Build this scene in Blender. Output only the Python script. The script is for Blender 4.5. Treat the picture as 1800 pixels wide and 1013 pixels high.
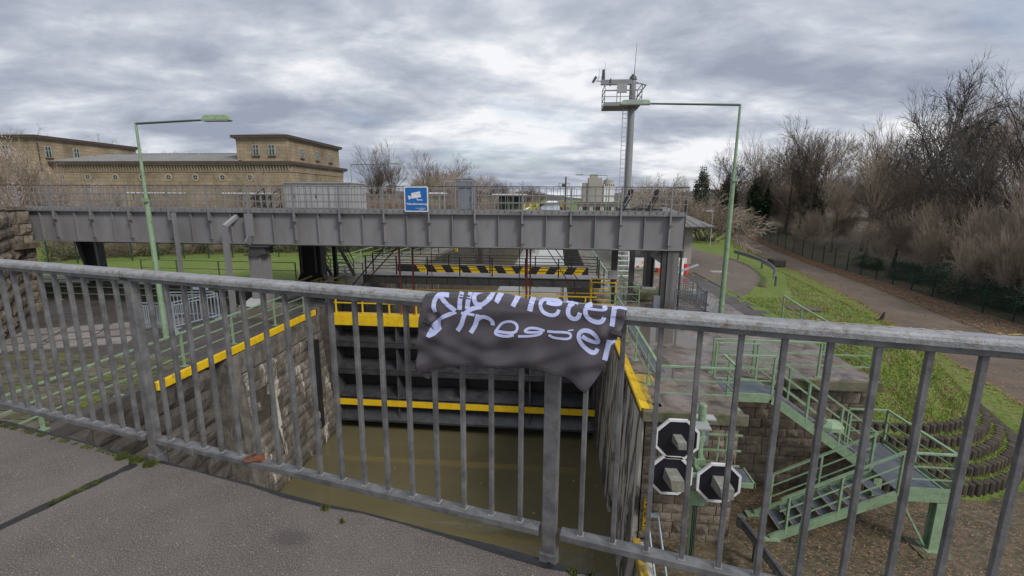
import bpy, bmesh, math, random
import numpy as np
from mathutils import Vector, Matrix
random.seed(7)
rng = np.random.default_rng(7)
S = bpy.context.scene
for o in list(bpy.data.objects): bpy.data.objects.remove(o)
COL = S.collection
R = math.radians

# ------------------------------------------------------------------ camera
cd = bpy.data.cameras.new('camera'); cam = bpy.data.objects.new('camera', cd); COL.objects.link(cam)
S.camera = cam
cd.sensor_width = 36.0; cd.lens = 36.0 * 815 / 1800; cd.clip_start = 0.05; cd.clip_end = 5000
PITCH, AZ, ROLL, EYE = math.atan(157.9 / 815), R(5.436), R(0.32), 1.62
fw = Vector((-math.sin(AZ) * math.cos(PITCH), math.cos(AZ) * math.cos(PITCH), -math.sin(PITCH)))
rt = Vector((math.cos(AZ), math.sin(AZ), 0)); up = rt.cross(fw)
r2 = math.cos(ROLL) * rt + math.sin(ROLL) * up; u2 = -math.sin(ROLL) * rt + math.cos(ROLL) * up
cam.matrix_world = Matrix(((r2.x, u2.x, -fw.x, 0), (r2.y, u2.y, -fw.y, 0), (r2.z, u2.z, -fw.z, EYE), (0, 0, 0, 1)))

# ------------------------------------------------------------------ world: overcast sky with cloud layers
SUN_EL, SUN_AZ = 40, 128          # azimuth: degrees clockwise from +Y
W = bpy.data.worlds.new('World'); S.world = W; W.use_nodes = True
nt = W.node_tree; nt.nodes.clear()
def N(t, typ, **kw):
    n = t.nodes.new(typ)
    for k, v in kw.items(): setattr(n, k, v)
    return n
def mathn(t, op, a, b=None, clamp=False):
    n = N(t, 'ShaderNodeMath', operation=op, use_clamp=clamp)
    for i, v in enumerate((a, b)):
        if v is None: continue
        if isinstance(v, (int, float)): n.inputs[i].default_value = v
        else: t.links.new(v, n.inputs[i])
    return n.outputs[0]
def ramp(t, fac, stops):
    n = N(t, 'ShaderNodeValToRGB'); e = n.color_ramp.elements
    while len(e) < len(stops): e.new(0.5)
    for el, (p, c) in zip(e, stops):
        el.position = p; el.color = (*c, 1) if len(c) == 3 else c
    t.links.new(fac, n.inputs[0]); return n.outputs[0]
def noise(t, vec, scale, detail=4, rough=0.55, dist=0.0, lac=2.0):
    n = N(t, 'ShaderNodeTexNoise'); n.inputs['Scale'].default_value = scale
    n.inputs['Detail'].default_value = detail; n.inputs['Roughness'].default_value = rough
    n.inputs['Distortion'].default_value = dist; n.inputs['Lacunarity'].default_value = lac
    if vec is not None: t.links.new(vec, n.inputs['Vector'])
    return n.outputs[0]
def mixc(t, fac, a, b, mode='MIX'):
    n = N(t, 'ShaderNodeMix', data_type='RGBA', blend_type=mode)
    for i, v in ((0, fac), (6, a), (7, b)):
        if isinstance(v, (int, float)): n.inputs[i].default_value = v
        elif isinstance(v, tuple): n.inputs[i].default_value = (*v, 1)
        else: t.links.new(v, n.inputs[i])
    return n.outputs[2]
tc = N(nt, 'ShaderNodeTexCoord'); sep = N(nt, 'ShaderNodeSeparateXYZ'); nt.links.new(tc.outputs['Generated'], sep.inputs[0])
zc = mathn(nt, 'ADD', mathn(nt, 'MAXIMUM', sep.outputs[2], 0.0), 0.22)
cx_ = mathn(nt, 'DIVIDE', sep.outputs[0], zc); cy_ = mathn(nt, 'DIVIDE', sep.outputs[1], zc)
comb = N(nt, 'ShaderNodeCombineXYZ'); nt.links.new(cx_, comb.inputs[0]); nt.links.new(cy_, comb.inputs[1])
mp = N(nt, 'ShaderNodeMapping'); mp.inputs['Rotation'].default_value = (0, 0, R(-24)); mp.inputs['Scale'].default_value = (1.0, 1.35, 1)
mp.inputs['Location'].default_value = (3.1, 7.7, 0.4)
nt.links.new(comb.outputs[0], mp.inputs[0])
n1 = noise(nt, mp.outputs[0], 0.95, 8, 0.55, 0.15)
n2 = noise(nt, mp.outputs[0], 2.6, 8, 0.60, 0.3)
n3 = noise(nt, mp.outputs[0], 0.22, 3, 0.5)
v = mathn(nt, 'ADD', mathn(nt, 'MULTIPLY', n1, 0.62), mathn(nt, 'MULTIPLY', n2, 0.26))
v = mathn(nt, 'ADD', v, mathn(nt, 'MULTIPLY', n3, 0.22))
cloud = ramp(nt, v, [(0.45, (0.205, 0.23, 0.29)), (0.50, (0.265, 0.29, 0.345)), (0.545, (0.34, 0.365, 0.415)), (0.585, (0.44, 0.46, 0.50)), (0.63, (0.585, 0.59, 0.61))])
sky = N(nt, 'ShaderNodeTexSky', sky_type='NISHITA'); sky.sun_disc = False
sky.sun_elevation = R(SUN_EL); sky.sun_rotation = R(SUN_AZ); sky.air_density = 1.0; sky.dust_density = 2.0
skys = N(nt, 'ShaderNodeVectorMath', operation='SCALE'); nt.links.new(sky.outputs[0], skys.inputs[0]); skys.inputs['Scale'].default_value = 0.10
# a thin break in the cloud shows a little of the blue above
gap = ramp(nt, noise(nt, mp.outputs[0], 0.9, 5, 0.5, 0.1), [(0.56, (0, 0, 0)), (0.70, (0.5, 0.5, 0.5))])
col = mixc(nt, gap, cloud, skys.outputs[0])
bg = N(nt, 'ShaderNodeBackground'); nt.links.new(col, bg.inputs[0]); bg.inputs[1].default_value = 1.0
wo = N(nt, 'ShaderNodeOutputWorld'); nt.links.new(bg.outputs[0], wo.inputs[0])

# ------------------------------------------------------------------ sun (veiled by the cloud)
sd = bpy.data.lights.new('sun', 'SUN'); sd.energy = 1.5; sd.angle = R(16); sd.color = (1.0, 0.95, 0.87)
sun = bpy.data.objects.new('sun', sd); COL.objects.link(sun)
sdir = Vector((math.sin(R(SUN_AZ)) * math.cos(R(SUN_EL)), math.cos(R(SUN_AZ)) * math.cos(R(SUN_EL)), math.sin(R(SUN_EL))))
sun.rotation_euler = sdir.to_track_quat('Z', 'Y').to_euler(); sun.location = (20, -20, 30)
S.view_settings.view_transform = 'Standard'; S.view_settings.look = 'None'
S.view_settings.exposure = 0.66; S.view_settings.gamma = 1.0; S.view_settings.use_curve_mapping = False
S.render.engine = 'CYCLES'

# ------------------------------------------------------------------ materials
def mat(name, c1, c2=None, scale=3.0, rough=0.6, metal=0.0, bump=0.3, bscale=40, rnd=0.0, dirt=None, dscale=1.2, dlo=0.5, dhi=0.62, spec=0.5, stretch=None, bdist=0.01, rlo=None, lime=None, tide=False):
    m = bpy.data.materials.new(name); m.use_nodes = True; t = m.node_tree
    b = t.nodes['Principled BSDF']; b.inputs['Roughness'].default_value = rough; b.inputs['Metallic'].default_value = metal
    b.inputs['Specular IOR Level'].default_value = spec
    g = N(t, 'ShaderNodeNewGeometry'); vec = g.outputs['Position']
    if stretch:
        mm = N(t, 'ShaderNodeMapping'); mm.inputs['Scale'].default_value = stretch; t.links.new(vec, mm.inputs[0]); svec = mm.outputs[0]
    else: svec = vec
    c2 = c2 or tuple(x * 0.8 for x in c1)
    n = noise(t, svec, scale, 6, 0.62)
    col = mixc(t, ramp(t, n, [(0.36, (0, 0, 0)), (0.64, (1, 1, 1))]), c2, c1)
    if dirt:
        d = ramp(t, noise(t, svec, dscale, 8, 0.68, 0.3), [(dlo, (0, 0, 0)), (dhi, (1, 1, 1))])
        col = mixc(t, d, col, dirt)
    if tide:
        sz = N(t, 'ShaderNodeSeparateXYZ'); t.links.new(vec, sz.inputs[0]); tt = N(t, 'ShaderNodeMapRange'); tt.inputs[1].default_value = -8.5; tt.inputs[2].default_value = -9.1
        t.links.new(mathn(t, 'ADD', sz.outputs[2], mathn(t, 'MULTIPLY', noise(t, vec, 1.5, 6, 0.7), 0.8)), tt.inputs[0]); col = mixc(t, mathn(t, 'MULTIPLY', tt.outputs[0], 0.8), col, (0.03, 0.032, 0.018))
    if lime:
        lm = N(t, 'ShaderNodeMapping'); lm.inputs['Scale'].default_value = (1, 1, lime[4]); t.links.new(vec, lm.inputs[0])
        col = mixc(t, ramp(t, noise(t, lm.outputs[0], lime[1], 9, 0.75, 0.5), [(lime[2], (0, 0, 0)), (lime[3], (1, 1, 1))]), col, lime[0])
    if rnd:
        oi = N(t, 'ShaderNodeObjectInfo')
        k = mathn(t, 'ADD', mathn(t, 'MULTIPLY', oi.outputs['Random'], 2 * rnd), 1 - rnd)
        cc = N(t, 'ShaderNodeVectorMath', operation='SCALE'); t.links.new(col, cc.inputs[0]); t.links.new(k, cc.inputs['Scale']); col = cc.outputs[0]
    t.links.new(col, b.inputs['Base Color'])
    if rlo is not None:
        rr = N(t, 'ShaderNodeMapRange'); rr.inputs[3].default_value = rlo; rr.inputs[4].default_value = rough; rr.inputs[1].default_value = 0.42; rr.inputs[2].default_value = 0.6
        t.links.new(noise(t, vec, 0.9, 5, 0.6), rr.inputs[0]); t.links.new(rr.outputs[0], b.inputs['Roughness'])
    if bump:
        bp = N(t, 'ShaderNodeBump'); bp.inputs['Strength'].default_value = bump; bp.inputs['Distance'].default_value = bdist
        t.links.new(noise(t, vec, bscale, 5, 0.65), bp.inputs['Height']); t.links.new(bp.outputs[0], b.inputs['Normal'])
    return m
M = {}
M['galv'] = mat('galvanised steel', (0.215, 0.215, 0.218), (0.115, 0.116, 0.12), 12, 0.5, 0.35, 0.25, 90, rnd=0.06, dirt=(0.10, 0.10, 0.10), dscale=9, dlo=0.6, dhi=0.75)
M['rail_top'] = mat('weathered handrail', (0.36, 0.37, 0.385), (0.26, 0.265, 0.28), 6, 0.5, 0.2, 0.5, 70, dirt=(0.20, 0.175, 0.14), dscale=26, dlo=0.50, dhi=0.66)
M['steel'] = mat('grey painted steel', (0.225, 0.22, 0.228), (0.17, 0.166, 0.172), 1.1, 0.55, 0.0, 0.15, 50, dirt=(0.085, 0.08, 0.08), dscale=0.9, dlo=0.58, dhi=0.8, stretch=(1, 1, 0.35), rnd=0.05)
M['steel_dark'] = mat('dark grey steel', (0.075, 0.073, 0.075), (0.05, 0.05, 0.05), 3, 0.6, 0.0, 0.2, 50)
M['black'] = mat('black paint', (0.022, 0.022, 0.024), (0.014, 0.014, 0.015), 3, 0.5, 0.0, 0.2, 50)
M['gate'] = mat('gate plate', (0.05, 0.052, 0.058), (0.024, 0.025, 0.028), 2.5, 0.45, 0.0, 0.3, 30, dirt=(0.10, 0.095, 0.085), dscale=2.4, dlo=0.58, dhi=0.75)
M['green'] = mat('pale green paint', (0.24, 0.35, 0.225), (0.18, 0.27, 0.165), 4, 0.5, 0.0, 0.2, 60, rnd=0.08, dirt=(0.15, 0.16, 0.09), dscale=7, dlo=0.55, dhi=0.70)
M['green_dark'] = mat('dark green paint', (0.06, 0.11, 0.06), (0.045, 0.08, 0.045), 2, 0.5)
M['yellow'] = mat('yellow paint', (0.78, 0.52, 0.012), (0.66, 0.42, 0.012), 3, 0.45, 0.0, 0.15, 40, dirt=(0.26, 0.18, 0.04), dscale=5, dlo=0.58, dhi=0.72)
M['yellow_dirty'] = mat('worn yellow paint', (0.50, 0.34, 0.04), (0.30, 0.21, 0.05), 4, 0.55, 0.0, 0.3, 40, dirt=(0.09, 0.075, 0.04), dscale=5, dlo=0.5, dhi=0.66)
M['white'] = mat('white paint', (0.72, 0.73, 0.75), (0.6, 0.6, 0.62), 3, 0.4)
M['red'] = mat('red lead paint', (0.26, 0.05, 0.035), (0.16, 0.04, 0.03), 6, 0.55)
M['redbright'] = mat('red plastic', (0.6, 0.05, 0.03), (0.5, 0.04, 0.03), 6, 0.5)
M['rust'] = mat('rust', (0.22, 0.075, 0.03), (0.12, 0.045, 0.025), 20, 0.8, 0, 0.5, 80)
M['bluegrey'] = mat('light blue grey paint', (0.33, 0.42, 0.47), (0.26, 0.33, 0.38), 4, 0.45)
M['cage'] = mat('pale grey blue barrier', (0.42, 0.48, 0.56), (0.32, 0.37, 0.44), 4, 0.4, 0.3)
M['cagedark'] = mat('grey barrier', (0.16, 0.18, 0.21), (0.12, 0.13, 0.15), 4, 0.4, 0.3)
M['cabinet'] = mat('light grey cabinet', (0.36, 0.365, 0.37), (0.30, 0.305, 0.31), 2, 0.5, rnd=0.08)
M['cabinet2'] = mat('blue grey cabinet', (0.19, 0.215, 0.25), (0.15, 0.17, 0.2), 2, 0.5)
M['concrete'] = mat('concrete', (0.21, 0.19, 0.165), (0.13, 0.115, 0.095), 1.6, 0.85, 0, 0.5, 25, dirt=(0.07, 0.07, 0.035), dscale=1.3, dlo=0.52, dhi=0.7)
M['slab'] = mat('wet concrete slab', (0.235, 0.19, 0.155), (0.12, 0.095, 0.077), 1.3, 0.6, 0, 0.35, 22, dirt=(0.07, 0.052, 0.038), dscale=1.7, dlo=0.48, dhi=0.62, rlo=0.05)
M['cap'] = mat('mossy coping', (0.16, 0.15, 0.11), (0.09, 0.09, 0.05), 2.5, 0.85, 0, 0.5, 25, dirt=(0.06, 0.075, 0.015), dscale=2.4, dlo=0.5, dhi=0.64)
M['stone'] = mat('sandstone block', (0.22, 0.18, 0.138), (0.125, 0.103, 0.08), 4, 0.9, 0, 0.8, 18, rnd=0.3, dirt=(0.06, 0.05, 0.04), dscale=2.2, dlo=0.5, dhi=0.68, bdist=0.03)
M['stone_grey'] = mat('grey lock stone', tide=True, c1=(0.205, 0.182, 0.155), c2=(0.095, 0.084, 0.072), scale=3.5, rough=0.9, metal=0, bump=0.8, bscale=14, rnd=0.25, lime=((0.48, 0.44, 0.39), 1.5, 0.545, 0.60, 0.30), dirt=(0.07, 0.06, 0.05), dscale=1.2, dlo=0.48, dhi=0.66, stretch=(1, 1, 0.5), bdist=0.03)
M['stone_dark'] = mat('dark wet stone', (0.085, 0.072, 0.062), (0.045, 0.04, 0.035), 3, 0.75, 0, 0.8, 16, rnd=0.35, dirt=(0.15, 0.12, 0.10), dscale=2.5, dlo=0.64, dhi=0.74, bdist=0.03)
M['mortar'] = mat('mortar', (0.075, 0.062, 0.05), (0.04, 0.034, 0.028), 5, 0.95, 0, 0.5, 30)
M['asphalt'] = mat('quay asphalt', (0.085, 0.075, 0.07), (0.06, 0.053, 0.05), 1.2, 0.75, 0, 0.5, 60, dirt=(0.075, 0.075, 0.04), dscale=0.8, dlo=0.55, dhi=0.7, rlo=0.35)
M['loop'] = mat('brown grey tarmac', (0.155, 0.125, 0.10), (0.115, 0.095, 0.078), 0.5, 0.85, 0, 0.4, 50, dirt=(0.09, 0.075, 0.06), dscale=0.5, dlo=0.5, dhi=0.7)
M['road'] = mat('worn towpath tarmac', (0.15, 0.12, 0.093), (0.10, 0.079, 0.06), 0.5, 0.85, 0, 0.4, 30, dirt=(0.15, 0.088, 0.055), dscale=1.1, dlo=0.53, dhi=0.66)
M['bark'] = mat('brown bark', (0.135, 0.108, 0.088), (0.075, 0.06, 0.05), 3, 0.9, 0, 0, rnd=0.15)
M['barkdark'] = mat('dark bark', (0.085, 0.074, 0.066), (0.05, 0.044, 0.04), 2, 0.9, 0, 0)
M['twig'] = mat('brown twigs', (0.40, 0.325, 0.26), (0.25, 0.20, 0.16), 0.35, 0.9, 0, 0, dirt=(0.10, 0.10, 0.05), dscale=0.25, dlo=0.55, dhi=0.65)
M['twigdark'] = mat('dark brown twigs', (0.15, 0.115, 0.09), (0.085, 0.066, 0.052), 0.35, 0.9, 0, 0)
M['twigred'] = mat('reddish twigs', (0.36, 0.255, 0.20), (0.21, 0.145, 0.115), 0.4, 0.9, 0, 0)
M['blossom'] = mat('pale blossom', (0.52, 0.42, 0.38), (0.30, 0.23, 0.20), 1, 0.8, 0, 0)
M['ivy'] = mat('ivy leaves', (0.035, 0.06, 0.022), (0.018, 0.032, 0.013), 0.8, 0.55, 0, 0)
M['leafgreen'] = mat('evergreen leaves', (0.10, 0.125, 0.085), (0.045, 0.06, 0.042), 0.9, 0.9, 0, 0, spec=0.1)
M['hedge'] = mat('olive hedge leaves', (0.15, 0.14, 0.055), (0.07, 0.07, 0.03), 0.7, 0.6, 0, 0)
M['litter'] = mat('fallen leaves', (0.34, 0.19, 0.11), (0.19, 0.095, 0.05), 9, 0.8, 0, 0, rnd=0.1)
M['fencegreen'] = mat('dark green fence', (0.012, 0.05, 0.04), (0.01, 0.035, 0.03), 3, 0.5, 0, 0)
def ashlar(name, a, b, dirt):
    m = bpy.data.materials.new(name); m.use_nodes = True; t = m.node_tree; p = t.nodes['Principled BSDF']; p.inputs['Roughness'].default_value = 0.9
    g = N(t, 'ShaderNodeNewGeometry'); sp = N(t, 'ShaderNodeSeparateXYZ'); t.links.new(g.outputs['Position'], sp.inputs[0])
    cb = N(t, 'ShaderNodeCombineXYZ'); t.links.new(mathn(t, 'ADD', sp.outputs[0], sp.outputs[1]), cb.inputs[0]); t.links.new(sp.outputs[2], cb.inputs[1])
    br = N(t, 'ShaderNodeTexBrick'); t.links.new(cb.outputs[0], br.inputs[0]); br.inputs['Scale'].default_value = 1.0; br.inputs['Brick Width'].default_value = 1.1; br.inputs['Row Height'].default_value = 0.46; br.inputs['Mortar Size'].default_value = 0.025
    br.inputs['Color1'].default_value = (*a, 1); br.inputs['Color2'].default_value = (*b, 1); br.inputs['Mortar'].default_value = (*[x * 0.72 for x in b], 1); br.inputs['Bias'].default_value = -0.2
    mm = N(t, 'ShaderNodeMapping'); mm.inputs['Scale'].default_value = (1, 1, 0.6); t.links.new(g.outputs['Position'], mm.inputs[0])
    d = ramp(t, noise(t, mm.outputs[0], 0.28, 8, 0.72, 0.3), [(0.42, (0, 0, 0)), (0.66, (1, 1, 1))])
    t.links.new(mixc(t, mathn(t, 'MULTIPLY', d, 0.85), br.outputs[0], dirt), p.inputs['Base Color']); return m
M['sandst'] = ashlar('far sandstone ashlar', (0.36, 0.285, 0.195), (0.27, 0.21, 0.14), (0.125, 0.10, 0.068))
M['sandst2'] = mat('pale sandstone trim', (0.42, 0.35, 0.26), (0.32, 0.26, 0.19), 0.8, 0.9, 0, 0.2, 10)
M['fascia'] = mat('brown fascia', (0.085, 0.06, 0.05), (0.06, 0.045, 0.038), 1, 0.7)
M['roofmetal'] = mat('grey seamed roof', (0.21, 0.20, 0.195), (0.15, 0.145, 0.14), 0.6, 0.5, 0.2, 0.2, 8)
M['glassdark'] = mat('dark window glass', (0.05, 0.065, 0.065), (0.03, 0.035, 0.035), 2, 0.12, 0, 0)
M['frame'] = mat('green grey window frame', (0.30, 0.38, 0.36), (0.25, 0.3, 0.29), 2, 0.6, 0, 0)
M['signblue'] = mat('sign blue', (0.008, 0.13, 0.42), (0.008, 0.11, 0.38), 2, 0.35, 0, 0)
M['signalblack'] = mat('signal black', (0.008, 0.009, 0.016), (0.006, 0.007, 0.012), 3, 0.45, 0, 0.1)
M['hood'] = mat('dirty grey hood', (0.235, 0.235, 0.22), (0.16, 0.16, 0.15), 6, 0.6, 0, 0.2, 60, dirt=(0.33, 0.31, 0.16), dscale=14, dlo=0.58, dhi=0.64)
M['grating'] = mat('blue grey grating', (0.14, 0.155, 0.185), (0.10, 0.112, 0.135), 5, 0.45, 0.2, 0.4, 90)
M['nosing'] = mat('bright nosing', (0.5, 0.5, 0.5), (0.4, 0.4, 0.4), 5, 0.4, 0.3)
M['palisade'] = mat('brown concrete palisade', (0.075, 0.056, 0.044), (0.04, 0.031, 0.026), 3, 0.85, 0, 0.4, 25, rnd=0.25, dirt=(0.06, 0.07, 0.02), dscale=3, dlo=0.52, dhi=0.64)
M['moss'] = mat('moss', (0.10, 0.125, 0.012), (0.04, 0.055, 0.012), 12, 0.9, 0, 0.8, 90)
M['bolt'] = M['black']
M['mastgrey'] = mat('mast grey paint', (0.25, 0.255, 0.265), (0.21, 0.215, 0.225), 1.1, 0.5)
M['silo'] = mat('pale silo concrete', (0.36, 0.34, 0.31), (0.30, 0.28, 0.26), 0.05, 0.85, 0, 0)
M['blossombark'] = M['bark']
M['cloth'] = mat('black banner cloth', (0.072, 0.062, 0.074), (0.056, 0.049, 0.058), 5, 0.62, 0, 0.35, 260, bdist=0.002)
M['print'] = mat('pale print', (0.50, 0.54, 0.80), (0.45, 0.49, 0.76), 5, 0.6, 0, 0.2, 260, bdist=0.001)
M['cream'] = mat('cream render', (0.5, 0.46, 0.4), (0.42, 0.38, 0.33), 0.4, 0.8, 0, 0)
M['hill'] = mat('far wooded hill', (0.09, 0.085, 0.085), (0.06, 0.06, 0.065), 0.03, 0.95, 0, 0)

def grass_mat(name, a, b, c, s=1.0):
    m = bpy.data.materials.new(name); m.use_nodes = True; t = m.node_tree; p = t.nodes['Principled BSDF']; p.inputs['Roughness'].default_value = 0.9
    g = N(t, 'ShaderNodeNewGeometry'); vec = g.outputs['Position']
    big = ramp(t, noise(t, vec, 0.35 * s, 6, 0.65), [(0.42, (0, 0, 0)), (0.6, (1, 1, 1))])
    fine = ramp(t, noise(t, vec, 9 * s, 6, 0.75), [(0.35, (0, 0, 0)), (0.65, (1, 1, 1))])
    c0 = mixc(t, fine, b, a); c1 = mixc(t, ramp(t, noise(t, vec, 2.4 * s, 8, 0.7), [(0.5, (0, 0, 0)), (0.62, (1, 1, 1))]), c0, c)
    col = mixc(t, mathn(t, 'MULTIPLY', big, 0.75), c0, c1)
    t.links.new(col, p.inputs['Base Color'])
    bp = N(t, 'ShaderNodeBump'); bp.inputs['Strength'].default_value = 0.8; bp.inputs['Distance'].default_value = 0.06
    t.links.new(noise(t, vec, 12 * s, 6, 0.7), bp.inputs['Height']); t.links.new(bp.outputs[0], p.inputs['Normal'])
    return m
M['grass'] = grass_mat('bank grass', (0.17, 0.24, 0.035), (0.09, 0.135, 0.022), (0.20, 0.18, 0.08))
M['meadow'] = grass_mat('bright meadow grass', (0.155, 0.215, 0.03), (0.075, 0.12, 0.018), (0.21, 0.20, 0.075), 0.8)
M['blade'] = mat('grass blades', (0.25, 0.36, 0.05), (0.15, 0.22, 0.035), 1.0, 0.7, 0, 0, dirt=(0.30, 0.24, 0.12), dscale=1.9, dlo=0.44, dhi=0.58)
M['soil'] = mat('wet leafy soil', (0.125, 0.095, 0.058), (0.045, 0.042, 0.022), 2.2, 0.7, 0, 1.0, 16, dirt=(0.20, 0.145, 0.095), dscale=9, dlo=0.53, dhi=0.60, bdist=0.03, stretch=(1, 1.6, 1))

# asphalt of the footway, with pale grit
def deck_mat():
    m = bpy.data.materials.new('footway asphalt'); m.use_nodes = True; t = m.node_tree; p = t.nodes['Principled BSDF']
    g = N(t, 'ShaderNodeNewGeometry'); vec = g.outputs['Position']
    base = mixc(t, ramp(t, noise(t, vec, 1.6, 7, 0.65), [(0.38, (0, 0, 0)), (0.62, (1, 1, 1))]), (0.06, 0.05, 0.046), (0.12, 0.103, 0.093))
    base = mixc(t, ramp(t, noise(t, vec, 160, 3, 0.7), [(0.45, (0, 0, 0)), (0.60, (1, 1, 1))]), base, (0.21, 0.185, 0.17))
    vo = N(t, 'ShaderNodeTexVoronoi'); vo.inputs['Scale'].default_value = 75; t.links.new(vec, vo.inputs[0])
    sp = N(t, 'ShaderNodeSeparateColor'); t.links.new(vo.outputs['Color'], sp.inputs[0])
    grit = mathn(t, 'MULTIPLY', mathn(t, 'LESS_THAN', mathn(t, 'ADD', vo.outputs['Distance'], mathn(t, 'MULTIPLY', sp.outputs[1], 0.22)), 0.30), mathn(t, 'GREATER_THAN', sp.outputs[0], 0.72))
    col = mixc(t, grit, base, (0.29, 0.26, 0.23))
    vo2 = N(t, 'ShaderNodeTexVoronoi'); vo2.inputs['Scale'].default_value = 105; t.links.new(vec, vo2.inputs[0])
    col = mixc(t, mathn(t, 'MULTIPLY', ramp(t, vo2.outputs['Distance'], [(0.05, (1, 1, 1)), (0.34, (0, 0, 0))]), 0.6), col, (0.038, 0.033, 0.031))
    # two dark damp stains
    for (x, y, rx, ry) in ((-1.25, 1.86, 0.15, 0.09), (-0.25, 1.70, 0.12, 0.06)):
        mm = N(t, 'ShaderNodeMapping'); mm.inputs['Location'].default_value = (-x / rx, -y / ry, 0); mm.inputs['Scale'].default_value = (1 / rx, 1 / ry, 0)
        t.links.new(vec, mm.inputs[0]); ln = N(t, 'ShaderNodeVectorMath', operation='LENGTH'); t.links.new(mm.outputs[0], ln.inputs[0])
        dd = mathn(t, 'ADD', ln.outputs['Value'], mathn(t, 'MULTIPLY', noise(t, vec, 45, 8, 0.85), 1.6))
        col = mixc(t, mathn(t, 'MULTIPLY', ramp(t, dd, [(0.75, (1, 1, 1)), (1.0, (0, 0, 0))]) if False else mathn(t, 'SUBTRACT', 1.0, mathn(t, 'MULTIPLY', mathn(t, 'SUBTRACT', dd, 1.2, True), 2.6, True), True), 0.5), col, (0.045, 0.042, 0.042))
    t.links.new(col, p.inputs['Base Color']); p.inputs['Roughness'].default_value = 0.82
    bp = N(t, 'ShaderNodeBump'); bp.inputs['Strength'].default_value = 0.7; bp.inputs['Distance'].default_value = 0.006
    t.links.new(noise(t, vec, 120, 5, 0.7), bp.inputs['Height']); t.links.new(bp.outputs[0], p.inputs['Normal'])
    return m
M['deck'] = deck_mat()
# lock wall: grey concrete with pale run-down lime
def stain_mat(name, base1, base2, white, lo, hi, sc):
    m = bpy.data.materials.new(name); m.use_nodes = True; t = m.node_tree; p = t.nodes['Principled BSDF']; p.inputs['Roughness'].default_value = 0.85
    g = N(t, 'ShaderNodeNewGeometry'); vec = g.outputs['Position']
    mm = N(t, 'ShaderNodeMapping'); mm.inputs['Scale'].default_value = (1, 1, 0.22); t.links.new(vec, mm.inputs[0])
    base = mixc(t, ramp(t, noise(t, vec, 2.2, 7, 0.7), [(0.4, (0, 0, 0)), (0.62, (1, 1, 1))]), base1, base2)
    st = ramp(t, noise(t, mm.outputs[0], sc, 9, 0.72, 0.6), [(lo, (0, 0, 0)), (hi, (1, 1, 1))])
    t.links.new(mixc(t, st, base, white), p.inputs['Base Color'])
    bp = N(t, 'ShaderNodeBump'); bp.inputs['Strength'].default_value = 0.8; bp.inputs['Distance'].default_value = 0.04
    t.links.new(noise(t, mm.outputs[0], 9, 8, 0.7), bp.inputs['Height']); t.links.new(bp.outputs[0], p.inputs['Normal'])
    return m
M['limewall'] = stain_mat('lime streaked wall', (0.05, 0.042, 0.038), (0.14, 0.12, 0.105), (0.52, 0.49, 0.44), 0.46, 0.535, 2.2)
M['chamberwall'] = stain_mat('dark chamber wall', (0.04, 0.034, 0.028), (0.095, 0.082, 0.066), (0.20, 0.17, 0.13), 0.54, 0.66, 1.6)
M['topband'] = stain_mat('streaked concrete band', (0.10, 0.09, 0.08), (0.20, 0.18, 0.16), (0.05, 0.045, 0.04), 0.52, 0.66, 2.5)
def water_mat(name, c, rough, bs, bstr):
    m = bpy.data.materials.new(name); m.use_nodes = True; t = m.node_tree; p = t.nodes['Principled BSDF']
    g = N(t, 'ShaderNodeNewGeometry')
    col = mixc(t, ramp(t, noise(t, g.outputs['Position'], 0.25, 5, 0.6), [(0.35, (0, 0, 0)), (0.65, (1, 1, 1))]), c, tuple(x * 1.18 for x in c))
    t.links.new(col, p.inputs['Base Color']); p.inputs['Roughness'].default_value = rough; p.inputs['IOR'].default_value = 1.33
    p.inputs['Specular IOR Level'].default_value = 0.5
    mm = N(t, 'ShaderNodeMapping'); mm.inputs['Scale'].default_value = (0.6, 1.0, 1); t.links.new(g.outputs['Position'], mm.inputs[0])
    bp = N(t, 'ShaderNodeBump'); bp.inputs['Strength'].default_value = bstr; bp.inputs['Distance'].default_value = 0.02
    t.links.new(noise(t, mm.outputs[0], bs, 3, 0.5), bp.inputs['Height']); t.links.new(bp.outputs[0], p.inputs['Normal'])
    return m
M['water'] = water_mat('murky olive water', (0.112, 0.099, 0.056), 0.03, 2.6, 0.22)
M['water2'] = water_mat('grey canal water', (0.085, 0.08, 0.05), 0.04, 2.0, 0.08)

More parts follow.
